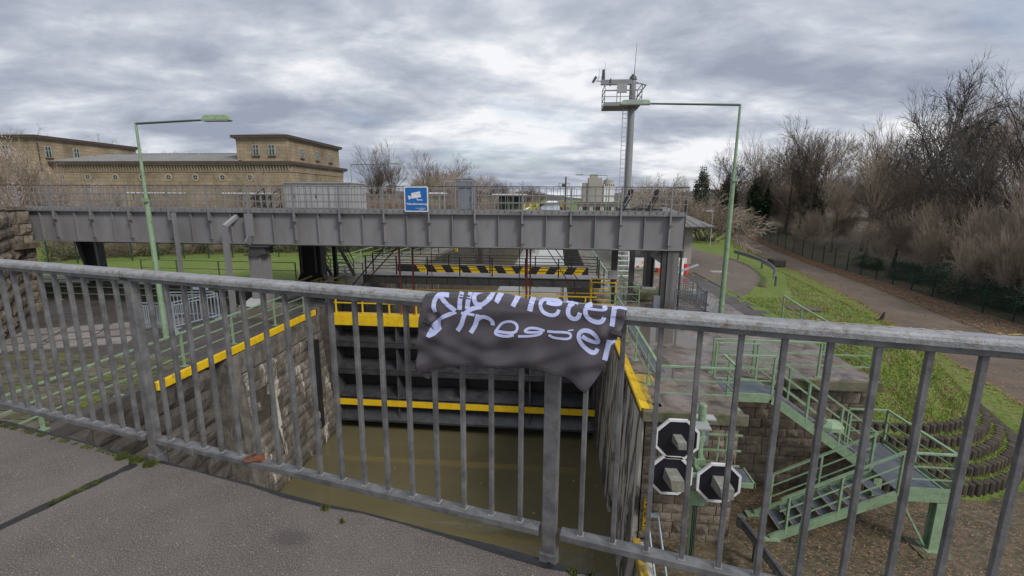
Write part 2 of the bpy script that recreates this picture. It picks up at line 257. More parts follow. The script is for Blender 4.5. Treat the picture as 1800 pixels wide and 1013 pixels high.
# ------------------------------------------------------------------ helpers
class MB:
    def __init__(s): s.v = []; s.f = []
    def add(s, vs, fs):
        k = len(s.v); s.v += [tuple(p) for p in vs]; s.f += [tuple(i + k for i in f) for f in fs]; return s
    def box(s, x0, y0, z0, x1, y1, z1):
        return s.add([(x0, y0, z0), (x1, y0, z0), (x1, y1, z0), (x0, y1, z0), (x0, y0, z1), (x1, y0, z1), (x1, y1, z1), (x0, y1, z1)],
                     [(3, 2, 1, 0), (4, 5, 6, 7), (0, 1, 5, 4), (1, 2, 6, 5), (2, 3, 7, 6), (3, 0, 4, 7)])
    def cbox(s, cx, cy, cz, sx, sy, sz): return s.box(cx - sx / 2, cy - sy / 2, cz - sz / 2, cx + sx / 2, cy + sy / 2, cz + sz / 2)
    def bar(s, p, q, w, h, upv=(0, 0, 1)):
        p, q = Vector(p), Vector(q); d = (q - p).normalized(); u = Vector(upv)
        if abs(d.dot(u)) > 0.98: u = Vector((0, 1, 0))
        a = d.cross(u).normalized() * (w / 2); b = a.cross(d).normalized() * (h / 2)
        vs = [p - a - b, p + a - b, p + a + b, p - a + b, q - a - b, q + a - b, q + a + b, q - a + b]
        return s.add(vs, [(0, 1, 2, 3), (7, 6, 5, 4), (0, 4, 5, 1), (1, 5, 6, 2), (2, 6, 7, 3), (3, 7, 4, 0)])
    def tube(s, p, q, r0, r1=None, n=8, cap=True):
        r1 = r0 if r1 is None else r1; p, q = Vector(p), Vector(q); d = (q - p).normalized()
        u = Vector((0, 0, 1)) if abs(d.z) < 0.95 else Vector((1, 0, 0)); a = d.cross(u).normalized(); b = d.cross(a)
        vs = []
        for c, r in ((p, r0), (q, r1)):
            for i in range(n):
                t = 2 * math.pi * i / n; vs.append(c + a * (r * math.cos(t)) + b * (r * math.sin(t)))
        fs = [(i, (i + 1) % n, n + (i + 1) % n, n + i) for i in range(n)]
        if cap: fs += [tuple(range(n))[::-1], tuple(range(n, 2 * n))]
        return s.add(vs, fs)
    def path(s, pts, r, n=8):
        for a, b in zip(pts, pts[1:]): s.tube(a, b, r, r, n)
        return s
    def prism(s, poly, z0, z1):
        n = len(poly); vs = [(x, y, z0) for x, y in poly] + [(x, y, z1) for x, y in poly]
        return s.add(vs, [tuple(range(n))[::-1], tuple(range(n, 2 * n))] + [(i, (i + 1) % n, n + (i + 1) % n, n + i) for i in range(n)])
    def mesh(s, name, m, off=(0, 0, 0)):
        me = bpy.data.meshes.new(name); ox, oy, oz = off
        me.from_pydata([(x - ox, y - oy, z - oz) for x, y, z in s.v], [], s.f)
        if m: me.materials.append(M[m] if isinstance(m, str) else m)
        me.update(); return me
ROOTS = {}
def thing(name, label, cat, loc=(0, 0, 0), group=None):
    o = bpy.data.objects.new(name, None); COL.objects.link(o); o.location = loc; o.empty_display_size = 0.2
    o['label'] = label; o['category'] = cat
    if group: o['group'] = group
    return o
def wl(o):
    v = Vector((0, 0, 0))
    while o: v += o.location; o = o.parent
    return v
def part(name, mb, m, parent, label=None, smooth=False, bevel=0, kind=None):
    me = mb.mesh(name, m, wl(parent)); o = bpy.data.objects.new(name, me); COL.objects.link(o); o.parent = parent
    if parent and parent.type == 'MESH': o.location = (0, 0, 0)
    if label: o['label'] = label
    if kind: o['kind'] = kind
    if smooth: me.shade_smooth()
    if bevel:
        b = o.modifiers.new('bevel', 'BEVEL'); b.width = bevel; b.segments = 2; b.limit_method = 'ANGLE'
    return o
def inst(name, me, parent, loc, rot=(0, 0, 0), scale=(1, 1, 1)):
    o = bpy.data.objects.new(name, me); COL.objects.link(o); o.parent = parent
    o.location = Vector(loc) - wl(parent) if parent else loc; o.rotation_euler = rot; o.scale = scale; return o
def struct(name, mb, m, bevel=0, kind='structure', smooth=False):
    me = mb.mesh(name, m); o = bpy.data.objects.new(name, me); COL.objects.link(o); o['kind'] = kind
    if smooth: me.shade_smooth()
    if bevel:
        b = o.modifiers.new('bevel', 'BEVEL'); b.width = bevel; b.segments = 2
    return o
def solo(name, mb, m, label, cat, loc, group=None, bevel=0, smooth=False):
    me = mb.mesh(name, m, loc); o = bpy.data.objects.new(name, me); COL.objects.link(o); o.location = loc
    o['label'] = label; o['category'] = cat
    if group: o['group'] = group
    if smooth: me.shade_smooth()
    if bevel:
        b = o.modifiers.new('bevel', 'BEVEL'); b.width = bevel; b.segments = 2
    return o
def text_mesh(txt, size, depth=0.0):
    c = bpy.data.curves.new('txt', 'FONT'); c.body = txt; c.size = size; c.extrude = depth; c.align_x = 'CENTER'; c.offset = size * 0.022
    o = bpy.data.objects.new('txt', c); COL.objects.link(o)
    dg = bpy.context.evaluated_depsgraph_get(); me = bpy.data.meshes.new_from_object(o.evaluated_get(dg))
    bpy.data.objects.remove(o); return me
# block meshes: unit stones with a rough, rounded face (face looks along -Y)
def stone_mesh(k, m, rough=0.05):
    r = random.Random(k); mb = MB(); nx, nz = 4, 3; vs = []; fs = []
    for j in range(nz + 1):
        for i in range(nx + 1):
            u, v = i / nx - .5, j / nz - .5; e = (i in (0, nx)) or (j in (0, nz))
            vs.append((u + r.uniform(-.012, .012) * (0 if e else 1), -0.5 - (0 if e else r.uniform(0.25, 0.7)) , v + (r.uniform(-.02, .02) if e else 0)))
    for j in range(nz):
        for i in range(nx):
            a = j * (nx + 1) + i; fs.append((a, a + 1, a + nx + 2, a + nx + 1))
    b0 = len(vs)
    ring = [i for i in range(nx + 1)] + [j * (nx + 1) + nx for j in range(1, nz + 1)] + [nz * (nx + 1) + i for i in range(nx - 1, -1, -1)] + [j * (nx + 1) for j in range(nz - 1, 0, -1)]
    for q in ring: vs.append((vs[q][0], 0.5, vs[q][2]))
    n = len(ring)
    for q in range(n): fs.append((ring[q], b0 + q, b0 + (q + 1) % n, ring[(q + 1) % n]))
    mb.add(vs, fs); return mb.mesh('stone', m)
STONES = {}
def stones(m):
    if m not in STONES: STONES[m] = [stone_mesh(i * 13 + len(m), m) for i in range(6)]
    return STONES[m]
def blockwork(parent, p0, udir, width, z0, z1, ch, ln, m, depth=0.06, name='stone', skip=None, shear=None, lim=300, seed=1, joint=0.018, proud=0.05):
    """courses of stones on the plane through p0 along udir; the face looks to the right-hand side -n"""
    r = random.Random(seed); u = Vector((udir[0], udir[1], 0)).normalized(); nn = Vector((u.y, -u.x, 0))   # outward
    ang = math.atan2(u.y, u.x); z = z0; cnt = 0; rest = []
    while z < z1 - 0.3 * ch:
        h = min(ch * r.uniform(0.88, 1.14), z1 - z); 
        if z1 - z - h < 0.3 * ch: h = z1 - z
        s = -r.uniform(0, ln)
        while s < width:
            l = ln * r.uniform(0.6, 1.35); a, b = max(s, 0), min(s + l, width); s += l
            if b - a < 0.06: continue
            cs, cz = (a + b) / 2, z + h / 2
            if skip and skip(cs, cz): continue
            off = shear(cz) if shear else 0
            d = depth * r.uniform(0.6, 1.3)
            c = Vector((p0[0], p0[1], 0)) + u * cs + nn * (off + 0.0)
            me = r.choice(stones(m))
            sc = (b - a - joint, d, h - joint)
            if cnt < lim:
                inst(name, me, parent, (c.x, c.y, cz), (0, 0, ang), sc)
            else: rest.append(((c.x, c.y, cz), ang, sc, me))
            cnt += 1
        z += h
    return cnt
def joined(name, parent, items, m):
    pass

# ================================================================== SETTING
Q, WL = -3.5, -9.5
def interp(x, xs, ys): return float(np.interp(x, xs, ys))
def zroad(y): return interp(y, [14, 20, 35, 45, 61, 86, 120, 400], [-7.1, -6.9, -6.5, -6.1, -5.6, -3.2, -3.1, -3.1])
def dist_hill(x, y):
    if y < 19.9: return (19.9 - y) if x < 11.5 else math.hypot(x - 11.5, 19.9 - y)
    return max(0.0, x - 11.5 - (y - 19.9) * 0.155)
def hill_z(x, y):
    D = dist_hill(x, y); zl = zroad(y); zk = Q + (zl - Q) * 0.62
    if D < 2.4: return Q + 0.03 * math.sin(x * 1.7) * math.cos(y * 1.3)
    if D < 4.5: return Q + (zk - Q) * ((D - 2.4) / 2.1) ** 1.1
    if D < 6.3: return zk + (zl - zk) * (D - 4.5) / 1.8 - (0.28 if y < 24 else 0) * (1 if D > 4.6 else 0)
    if x > 31: return zl + min(2.2, (x - 31) * 0.05)
    return zl
# right-hand terrain
xs = sorted(set([9.35] + [9.5 + i * 0.25 for i in range(62)] + [25 + i for i in range(12)] + [37, 40, 45, 50, 60, 75, 100, 150, 300, 900]))
ys = sorted(set([-40, -20, -10, -5, 0, 4] + [6 + i * 0.3 for i in range(75)] + [28.5 + i * 1.0 for i in range(40)] + [70, 75, 80, 85, 90, 100, 110, 120, 140, 170, 220, 300, 500, 900, 1600]))
mb = MB(); nx = len(xs)
def jit(x, y): return 0.035 * math.sin(3.1 * x + 1.7 * y) * math.sin(2.3 * y - 1.1 * x) if 5 < y < 70 and x < 36 and dist_hill(x, y) < 6.5 else 0
mb.v = [(x, y, hill_z(x, y) + jit(x, y)) for y in ys for x in xs]
fm = []
for j in range(len(ys) - 1):
    for i in range(nx - 1):
        a = j * nx + i; mb.f.append((a, a + 1, a + nx + 1, a + nx))
        cx, cy = (xs[i] + xs[i + 1]) / 2, (ys[j] + ys[j + 1]) / 2; D = dist_hill(cx, cy)
        if D < 2.4 or (cy > 24 and D < 7): k = 0
        elif D < 6.3: k = 1
        elif cx > interp(cy, [10, 20, 33, 44.5, 60, 82, 140], [24.4, 26, 27.6, 28.8, 29.6, 29.9, 30]) - .6 or cy < 17.5 : k = 2
        elif cy > 95: k = 0
        else: k = 1
        fm.append(k)
hill = struct('grassy_bank', mb, 'meadow', smooth=True)
for k in ('grass', 'soil'): hill.data.materials.append(M[k])
hill.data.polygons.foreach_set('material_index', fm)
# low yard below the quay end
mb = MB(); gx = [2.45 + i * 0.46 for i in range(16)]; gy = [-12, -6, -2] + [i * 0.5 for i in range(28)] + [13.95]
mb.v = [(x, y, -7.1 + 0.04 * math.sin(4 * x) * math.sin(3 * y)) for y in gy for x in gx]
mb.f = [(j * 16 + i, j * 16 + i + 1, (j + 1) * 16 + i + 1, (j + 1) * 16 + i) for j in range(len(gy) - 1) for i in range(15)]
struct('lower_yard', mb, 'soil', smooth=True)
struct('yard_edge_wall', MB().box(2.2, -12, -12, 2.5, 10.9, -7.08), 'limewall', bevel=0.02)
# sunken track slab and cobble rows leading across the yard
# road along the fence
ry = [-12, -4, 4, 10, 14, 18, 20, 24, 28, 32, 36, 40, 45, 51, 57, 63, 70, 76, 82, 88, 96, 110, 140]
def rL(y): return interp(y, [-12, 10, 20, 32, 38.6, 51, 70, 86, 140], [15, 17.2, 19.6, 22.5, 24, 25.5, 26.0, 26.6, 27])
def rR(y): return interp(y, [-12, 10, 20, 33, 44.5, 60, 82, 140], [23, 24.4, 26, 27.6, 28.8, 29.6, 29.9, 30])
mb = MB(); K = 7
for y in ry:
    for k in range(K): 
        x = rL(y) + (rR(y) - rL(y)) * k / (K - 1); mb.v.append((x, y, zroad(y) - 0.02 + 0.09 * math.sin(math.pi * k / (K - 1)) ** .5))
mb.f = [(j * K + i, j * K + i + 1, (j + 1) * K + i + 1, (j + 1) * K + i) for j in range(len(ry) - 1) for i in range(K - 1)]
struct('towpath_road', mb, 'road', smooth=True)

# right quay: solid walls with the stop-log slot, then sheets on top
SL0, SL1 = 13.9, 15.2
def rwall(y0, y1, xt=2.28, xb=1.98, xback=2.9, z1=Q - 0.25, z0=-12):
    m_ = MB(); m_.add([(xt, y0, z1), (xt, y1, z1), (xb, y1, z0), (xb, y0, z0), (xback, y0, z1), (xback, y1, z1), (xback, y1, z0), (xback, y0, z0)],
        [(0, 3, 2, 1), (4, 5, 6, 7), (0, 4, 7, 3), (1, 2, 6, 5), (0, 1, 5, 4), (3, 7, 6, 2)]); return m_
struct('right_lock_wall', rwall(11.04, SL0), 'limewall')
struct('right_lock_wall', rwall(SL1, 21.2), 'limewall')
struct('right_slot_back', MB().box(2.75, SL0 - 0.1, -12, 2.9, SL1 + 0.1, Q - 0.25), 'stone_dark')
struct('right_quay_core', MB().prism([(2.85, 11.05), (4.6, 11.05), (4.6, 13.95), (9.3, 13.95), (9.3, 300), (2.85, 300)], -12, Q - 0.26), 'mortar')
struct('right_quay_slab', MB().prism([(2.2, 10.98), (4.66, 10.98), (4.66, 13.52), (9.4, 13.52), (9.4, 33), (2.2, 33)], Q - 0.26, Q), 'slab', bevel=0.015)
struct('right_chamber_wall', MB().box(2.3, 21.2, -12, 2.86, 170, Q - 0.27), 'chamberwall')
struct('quay_walkway', MB().box(2.2, 33.0, Q - 0.25, 6.4, 170, Q + 0.003), 'concrete')
struct('right_plateau', MB().box(6.4, 33, Q - 0.2, 9.5, 300, Q), 'meadow')
struct('asphalt_strip', MB().prism([(8.55, 19.4), (9.75, 19.4), (9.75, 33.5), (8.7, 33.5), (8.65, 26)], Q, Q + 0.006), 'asphalt')
# tarmac turning loop
arc = [(9.76, 25.2), (10.6, 26.3), (11.5, 27.8), (12.6, 29.6), (13.5, 31.6), (14.3, 34.2), (15.0, 37), (15.3, 39.5), (15.3, 42), (14.9, 45.5), (14.4, 49), (13.5, 60), (12.0, 90)]
struct('tarmac_turning_area', MB().prism([(6.41, 90), (6.41, 33.52), (9.76, 33.52)] + arc, Q - 0.3, Q + 0.045), 'loop')
solo('inspection_cover', MB().cbox(11.6, 34.0, Q + 0.05, 1.1, 0.8, 0.02), 'cabinet', 'pale rectangular cover set in the brown turning area', 'manhole cover', (11.6, 34.0, Q + 0.05))
solo('drain_patch', MB().prism([(11.0, 22.4), (12.5, 22.2), (12.7, 23.2), (11.2, 23.5)], Q - 0.02, Q + 0.06), 'soil', 'dark square drain cover set in the grass bank beside the asphalt strip', 'drain cover', (11.8, 22.8, Q))
# puddle on the slab, reflecting the sky
def puddle(cx, cy, rx, ry_, seed):
    r = random.Random(seed); p = []
    for i in range(26):
        t = 2 * math.pi * i / 26; k = 1 + 0.25 * math.sin(3 * t + seed) + r.uniform(-.12, .12); p.append((cx + rx * k * math.cos(t), cy + ry_ * k * math.sin(t)))
    return p
pm = water_mat('shallow puddle', (0.12, 0.105, 0.09), 0.03, 3, 0.03)
for i, a in enumerate([(3.3, 14.8, .35, 2.2), (4.2, 18.3, 1.0, 2.2), (6.6, 16.0, 1.3, .7), (7.4, 24, .8, 4.0), (6.2, 19.5, .9, 1.2)]):
    struct('puddle', MB().prism(puddle(*a, i + 3), Q, Q + 0.004 + i * 0.0006), pm)
struct('steel_cover_strip', MB().box(2.95, 13.6, Q, 3.35, 19.5, Q + 0.02), 'grating')

# left quay and lock wall
def lx(z): return -11.05 + (Q - z) * 0.108
def lwall(y0, y1, z1=Q - 0.28):
    m_ = MB(); a, b = lx(z1) - 0.05, lx(-12) - 0.05
    return m_.add([(a, y0, z1), (a, y1, z1), (b, y1, -12), (b, y0, -12), (-12.4, y0, z1), (-12.4, y1, z1), (-12.4, y1, -12), (-12.4, y0, -12)],
        [(0, 1, 2, 3), (4, 7, 6, 5), (0, 3, 7, 4), (1, 5, 6, 2), (0, 4, 5, 1), (3, 2, 6, 7)])
LS0, LS1 = 13.05, 14.45
lwt = thing('lock_wall', 'left battered stone lock wall under the yellow edge, dark near and grey beyond its slot', 'wall', (-11.5, 12, -12))
part('wall_core', lwall(-8, LS0), 'mortar', lwt); part('wall_core', lwall(LS1, 20.1), 'mortar', lwt)
part('slot_back', MB().box(-12.4, LS0 - 0.05, -12, -12.2, LS1 + 0.05, Q - 0.28), 'black', lwt)  # coloured black to stand in for the deep shade inside the slot
part('slot_pillar', MB().add([(-11.0, LS1 - .5, Q - .3), (-11.0, LS1 - .01, Q - .3), (-10.08, LS1 - .01, -12), (-10.08, LS1 - .5, -12), (-12, LS1 - .5, Q - .3), (-12, LS1 - .01, Q - .3), (-12, LS1 - .01, -12), (-12, LS1 - .5, -12)], [(0, 1, 2, 3), (0, 4, 5, 1), (0, 3, 7, 4), (1, 5, 6, 2)]), 'topband', lwt)
part('groove_shade_bar', MB().box(-11.0, 18.65, -9.6, -10.45, 18.95, -4.6), 'black', lwt)  # solid black bar standing in for the shade of a wall groove
blockwork(lwt, (-11.05, 2.5), (0, 1), LS0 - 2.5, WL, Q - 0.3, 0.52, 0.95, 'stone_dark', 0.16, shear=lambda z: (Q - z) * 0.108, seed=4, joint=0.035, lim=150)
blockwork(lwt, (-11.05, LS1), (0, 1), 20.05 - LS1, WL - .1, Q - 1.05, 0.42, 0.85, 'stone_grey', 0.07, shear=lambda z: (Q - z) * 0.108, seed=9, joint=0.022, lim=149,
          skip=lambda s, z: (0.7 < s < 1.05 and -6.5 < z < -5.5))
part('concrete_band', MB().box(-11.6, LS1 + 0.01, Q - 1.03, -10.98, 20.1, Q - 0.28), 'topband', lwt, bevel=0.015)
part('lime_streak', MB().add([(lx(-5.3) + .075, 15.7, -5.3), (lx(-5.3) + .075, 16.0, -5.3), (lx(-8.4) + .085, 15.95, -8.4), (lx(-8.4) + .085, 15.8, -8.4)], [(0, 3, 2, 1)]), 'limewall', lwt)
struct('left_quay_slab', MB().box(-13.4, -8, Q - 0.28, -11.06, 20.1, Q), 'asphalt', bevel=0.01)
struct('left_quay_slab', MB().box(-13.4, 20.1, Q - 0.28, -12.41, 27, Q - .001), 'concrete')
struct('left_chamber_wall', MB().box(-12.4, 20.1, -12, -11.05, 22.6, Q - 0.005), 'topband')
struct('left_chamber_wall', MB().box(-12.4, 22.6, -12, -10.95, 170, Q - 0.3), 'chamberwall')
struct('left_chamber_coping', MB().box(-12.4, 22.6, Q - 0.3, -10.9, 170, Q - 0.005), 'concrete')
struct('left_quay', MB().box(-45, -8, Q - 0.3, -13.4, 27, Q - 0.004), 'asphalt')
struct('left_walkway', MB().box(-16.2, 27, Q - 0.3, -11.1, 170, Q + 0.004), 'concrete')
mb = MB(); gx = [-16.2, -18, -20, -24, -30, -40, -60, -90, -140, -400, -900]; gy = [27, 30, 34, 38, 44, 52, 62, 80, 120, 200, 400, 900, 1600]
def lawn(x, y): return Q + min(1.5, max(0, (-16.2 - x)) * 0.05) * min(1, (y - 27) / 10) * (1 if y < 300 else 1)
mb.v = [(x, y, lawn(x, y)) for y in gy for x in gx]; n_ = len(gx)
mb.f = [(j * n_ + i, (j + 1) * n_ + i, (j + 1) * n_ + i + 1, j * n_ + i + 1) for j in range(len(gy) - 1) for i in range(n_ - 1)]
struct('meadow', mb, 'meadow', smooth=True)
struct('left_land', MB().box(-900, -300, -12, -45, 27, Q - 0.006), 'meadow')
# paving stones on the left quay and pale slabs
pv = struct('quay_paving', MB().box(-24, 5, Q - 0.2, -13.41, 20.2, Q + 0.002), 'asphalt')
r = random.Random(3); cnt = 0
pave = MB().box(-.5, -.5, -.5, .5, .5, .5).mesh('paving_stone', mat('mossy paving', (0.13, 0.11, 0.085), (0.075, 0.07, 0.045), 3, 0.8, 0, 0.6, 20, rnd=0.3, dirt=(0.10, 0.12, 0.02), dscale=1.6, dlo=0.52, dhi=0.6))
for j in range(22):
    y = 5.2 + j * 0.36
    x = -11.42
    while x > -15.4 - j * 0.12 and cnt < 290:
        w = r.uniform(.35, .7)
        inst('paving_stone', pave, pv, (x - w / 2, y + .18, Q + 0.012), (0, 0, r.uniform(-.02, .02)), (w - .03, .33, .05 + r.uniform(0, .03))); x -= w; cnt += 1
sl = M['concrete']
slabm = MB().box(-.5, -.5, -.5, .5, .5, .5).mesh('concrete_slab', mat('pale concrete slabs', (0.27, 0.245, 0.235), (0.18, 0.16, 0.15), 2, 0.8, 0, 0.4, 20, rnd=0.15))
for i, (x, y) in enumerate([(-19.5, 15.3), (-18.3, 15.9), (-17.1, 16.5), (-15.9, 17.1), (-18.9, 14.3), (-17.7, 14.9), (-16.5, 15.5), (-18.2, 13.4), (-17.0, 14.0), (-15.8, 14.5)]):
    inst('concrete_slab', slabm, pv, (x, y, Q + 0.015), (0, 0, R(27)), (1.25, .85, .05))

# water
struct('lower_water', MB().box(-12.3, -60, WL - 0.5, 2.9, 22.4, WL), 'water')
struct('chamber_water', MB().box(-11.2, 22.4, WL - .5, 2.5, 172, WL - .003), 'water2')
struct('upper_sill', MB().box(-11, 172, -12, 2.4, 174, -5.3), 'stone_dark')
struct('upper_canal', MB().add([(-10.9, 175, -5.0), (2.3, 175, -5.0), (14, 700, -5.0), (-22, 700, -5.0)], [(0, 1, 2, 3)]), 'water2')
mb = MB(); 
for s_ in (-1, 1):
    x0, x1 = (-10.9, -22) if s_ < 0 else (2.3, 14)
    mb.add([(x0, 175, -5.05), (x1, 700, -5.05), (x1 + s_ * 6, 700, Q), (x0 + s_ * 2, 175, Q)], [(0, 1, 2, 3)])
struct('canal_bank', mb, 'grass')
struct('right_land', MB().box(2.3, 300, -12, 1200, 1700, Q - 0.02), 'meadow')
struct('left_near_ground', MB().box(-45, -300, -12, -13.4, -8, Q - 0.01), 'soil')
mb = MB()
for i in range(60):
    x = -1400 + i * 48; h = 18 + 10 * math.sin(i * .37) + 7 * math.sin(i * 1.1 + 2)
    mb.v += [(x, 1500, -6), (x, 1560, h)]
    if i: k = len(mb.v); mb.f.append((k - 4, k - 2, k - 1, k - 3))
struct('far_hills', mb, 'hill', smooth=True)

# ================================================================== FOOTWAY OF OUR BRIDGE AND ITS RAILING
u = Vector((math.cos(R(13)), -math.sin(R(13)), 0)); nn = Vector((-math.sin(R(13)), -math.cos(R(13)), 0)); P1 = Vector((0, 1.86, 0))
def L(s, n, z): p = P1 + u * s + nn * n; return (p.x, p.y, z)
def lbox(mb, s0, s1, n0, n1, z0, z1):
    vs = [L(s, n, z) for z in (z0, z1) for s, n in ((s0, n0), (s1, n0), (s1, n1), (s0, n1))]
    return mb.add(vs, [(0, 1, 2, 3), (7, 6, 5, 4), (0, 4, 5, 1), (1, 5, 6, 2), (2, 6, 7, 3), (3, 7, 4, 0)])
mb = MB(); e = []
k = 60
for i in range(k + 1):     # ragged outer edge
    s = -9 + 15 * i / k; e.append((s, 0.012 + 0.006 * math.sin(i * 2.1) + 0.005 * math.sin(i * 5.3)))
top = [L(s, n, 0) for s, n in e] + [L(6, 3.5, 0), L(-9, 3.5, 0)]; bot = [(x, y, -0.35) for x, y, z in top]; m_ = len(top)
mb.add(top + bot, [tuple(range(m_)), tuple(range(m_, 2 * m_))[::-1]] + [(i, m_ + i, m_ + (i + 1) % m_, (i + 1) % m_) for i in range(m_)])
struct('footway', mb, 'deck')
tar = mat('black joint sealant', (0.022, 0.024, 0.026), (0.012, 0.013, 0.014), 12, 0.55, 0, 0.6, 60)
mb = MB(); vs = []
J0, J1 = Vector((-2.545, 2.36, 0.003)), Vector((-2.74, 1.70, 0.003))
for i in range(25):
    t = i / 24; p = J0.lerp(J1, t) if t < 1 else J1; p = J0 + (J1 - J0) * t * 1.6; w = 0.028 + 0.010 * math.sin(i * 2.3) * math.sin(i)
    q = Vector((1, -.25, 0)).normalized(); vs += [tuple(p - q * w), tuple(p + q * w)]
mb.add(vs, [(2 * i, 2 * i + 2, 2 * i + 3, 2 * i + 1) for i in range(24)]); struct('joint_sealant', mb, tar)
mb = MB(); vs = []
for i in range(61):
    s = -9 + 15 * i / 60; n0 = e[i][1]; w = 0.018 + 0.012 * math.sin(i * 1.3) + 0.03 * math.exp(-((s + .08) / .25) ** 2)
    vs += [L(s, n0 + .001, 0.004), L(s, n0 + max(.012, w), 0.004)]
mb.add(vs, [(2 * i, 2 * i + 1, 2 * i + 3, 2 * i + 2) for i in range(60)]); struct('edge_sealant', mb, tar)
# moss tufts along the edge and in the joint
mb = MB(); r = random.Random(11)
def tuft(x, y, z, R_, n, h=.012):
    for _ in range(n):
        a, d = r.uniform(0, 6.28), R_ * math.sqrt(r.random()); px, py = x + d * math.cos(a), y + d * math.sin(a); hh = h * r.uniform(.5, 1.5); b = r.uniform(0, 6.28)
        w = h * .35; mb.add([(px - w * math.cos(b), py - w * math.sin(b), z), (px + w * math.cos(b), py + w * math.sin(b), z), (px + r.uniform(-.006, .006), py + r.uniform(-.006, .006), z + hh)], [(0, 1, 2)])
for i in range(46):
    s = r.uniform(-4.6, -2.55); p = L(s, .05, 0); tuft(p[0], p[1], 0.0, .022, 36, .009)
for i in range(16):
    p = J0 + (J1 - J0) * r.uniform(.25, .62); tuft(p.x + r.uniform(-.012, .012), p.y, 0.003, .014, 70, .008)
for s in (-2.62, -2.75, -2.5): p = L(s, .06, 0); tuft(p[0], p[1], 0, .035, 350, .02)
for s in (.12, .2, .27, -1.2): p = L(s, .05, 0); tuft(p[0], p[1], 0, .02, 60, .018)
p = L(-1.05, .11, 0); tuft(p[0], p[1], 0, .008, 14, .03)
struct('edge_moss', mb, 'moss', kind='stuff')
mb = MB()
for _ in range(70):
    s_, n_ = r.uniform(-4, .8), r.uniform(.08, 1.3); p = L(s_, n_, .002); a = r.uniform(0, 6.28); l = r.uniform(.003, .011); w = l * r.uniform(.15, .5); c_, d_ = math.cos(a), math.sin(a)
    mb.add([(p[0] - c_ * l, p[1] - d_ * l, .002), (p[0] - d_ * w, p[1] + c_ * w, .005), (p[0] + c_ * l, p[1] + d_ * l, .003), (p[0] + d_ * w, p[1] - c_ * w, .002)], [(0, 1, 2, 3)])
for _ in range(60):
    x_, y_ = r.uniform(-10, 1.8), r.uniform(8, 19.5); a = r.uniform(0, 6.28); l = r.uniform(.02, .07); w = l * r.uniform(.2, .6); c_, d_ = math.cos(a), math.sin(a)
    mb.add([(x_ - c_ * l, y_ - d_ * l, WL + .004), (x_ - d_ * w, y_ + c_ * w, WL + .006), (x_ + c_ * l, y_ + d_ * l, WL + .004), (x_ + d_ * w, y_ - c_ * w, WL + .005)], [(0, 1, 2, 3)])
struct('footway_debris', mb, mat('pale debris', (0.36, 0.30, 0.22), (0.2, 0.15, 0.1), 30, 0.9, 0, 0), kind='stuff')

rail = thing('bridge_railing', 'grey galvanised footbridge railing with square balusters and broad handrail across the foreground', 'railing', L(0, 0, -0.3))
for s0, s1 in ((-9, -2.545), (-2.535, -0.0), (0.0, 5.5)):
    mb = MB()
    prof = [(-.050, 1.170), (-.051, 1.188), (-.044, 1.199), (.034, 1.202), (.044, 1.195), (.047, 1.184), (.045, 1.166)]
    ss = [s0 + .004, s1 - .004]; vs = [L(s, n, z) for s in ss for n, z in prof]; m_ = len(prof)
    mb.add(vs, [(i, (i + 1) % m_, m_ + (i + 1) % m_, m_ + i) for i in range(m_)] + [tuple(range(m_))[::-1], tuple(range(m_, 2 * m_))])
    part('handrail', mb, 'rail_top', rail, 'broad rounded top rail with brown and yellow lichen' if s0 > -1 else None)
    part('top_bar', lbox(MB(), s0 + .03, s1 - .03, -.020, .026, 1.140, 1.165), 'galv', rail, bevel=.003)
    part('bottom_rail', lbox(MB(), s0 + (.05 if s0 > -9 else 0), s1 - .045, -.029, .029, .124, .158), 'galv', rail, bevel=.004)
part('splice', lbox(MB(), -2.24, -2.16, -.034, .034, .112, .161), 'galv', rail, bevel=.003)
bal = MB().box(-.0098, -.0118, 0, .0098, .0118, .985).mesh('baluster', 'galv')
ang = -R(13)
for k in range(-36, 34):
    s = k * 0.14
    if min(abs(s), abs(s + 2.52), abs(s + 5.04), abs(s - 2.52)) < .05: continue
    o = inst('baluster', bal, rail, L(s, 0, .156), (0, 0, ang + random.uniform(-.02, .02)))
    if -2.3 < s < 1.6 or -3.7 < s:
        bv = o.modifiers.new('bevel', 'BEVEL'); bv.width = .002; bv.segments = 1
for s in (-7.56, -5.04, -2.52, 0, 2.52, 5.04):
    po = part('post', lbox(MB(), s - .032, s + .032, -.024, .024, -.06 if s else -.0, 1.14), 'galv', rail, bevel=.004)
    part('foot_sleeve', lbox(MB(), s - .040, s + .040, -.034, .034, -.30, .045), 'galv', rail, bevel=.004)
    part('bolt', MB().tube(L(s + .01, .03, 0.0), L(s + .01, .044, 0.0), .012, .012, 6), 'bolt', rail)
weld = MB().box(-.014, -.016, 0, .014, .016, .006).mesh('weld_bead', 'rail_top')
for k in range(-26, 12):
    s = k * 0.14
    if min(abs(s), abs(s + 2.52)) > .05: inst('weld_bead', weld, rail, L(s, 0, .1575), (0, 0, ang))
rs = MB(); 
for t in range(12):
    a = t / 12 * 6.28; b = (t + 1) / 12 * 6.28
    c0 = L(-1.73 + .03 * math.cos(a), .012 + .038 * math.sin(a), .170); c1 = L(-1.73 + .03 * math.cos(b), .012 + .038 * math.sin(b), .170); rs.tube(c0, c1, .007, .007, 6)
rs.tube(L(-1.70, .01, .168), L(-1.66, .0, .180), .02, .024, 10)
solo('rusty_padlock', rs, 'rust', 'small rusty ring shackle lying round a baluster on the bottom rail', 'padlock', L(-1.73, .01, .16))
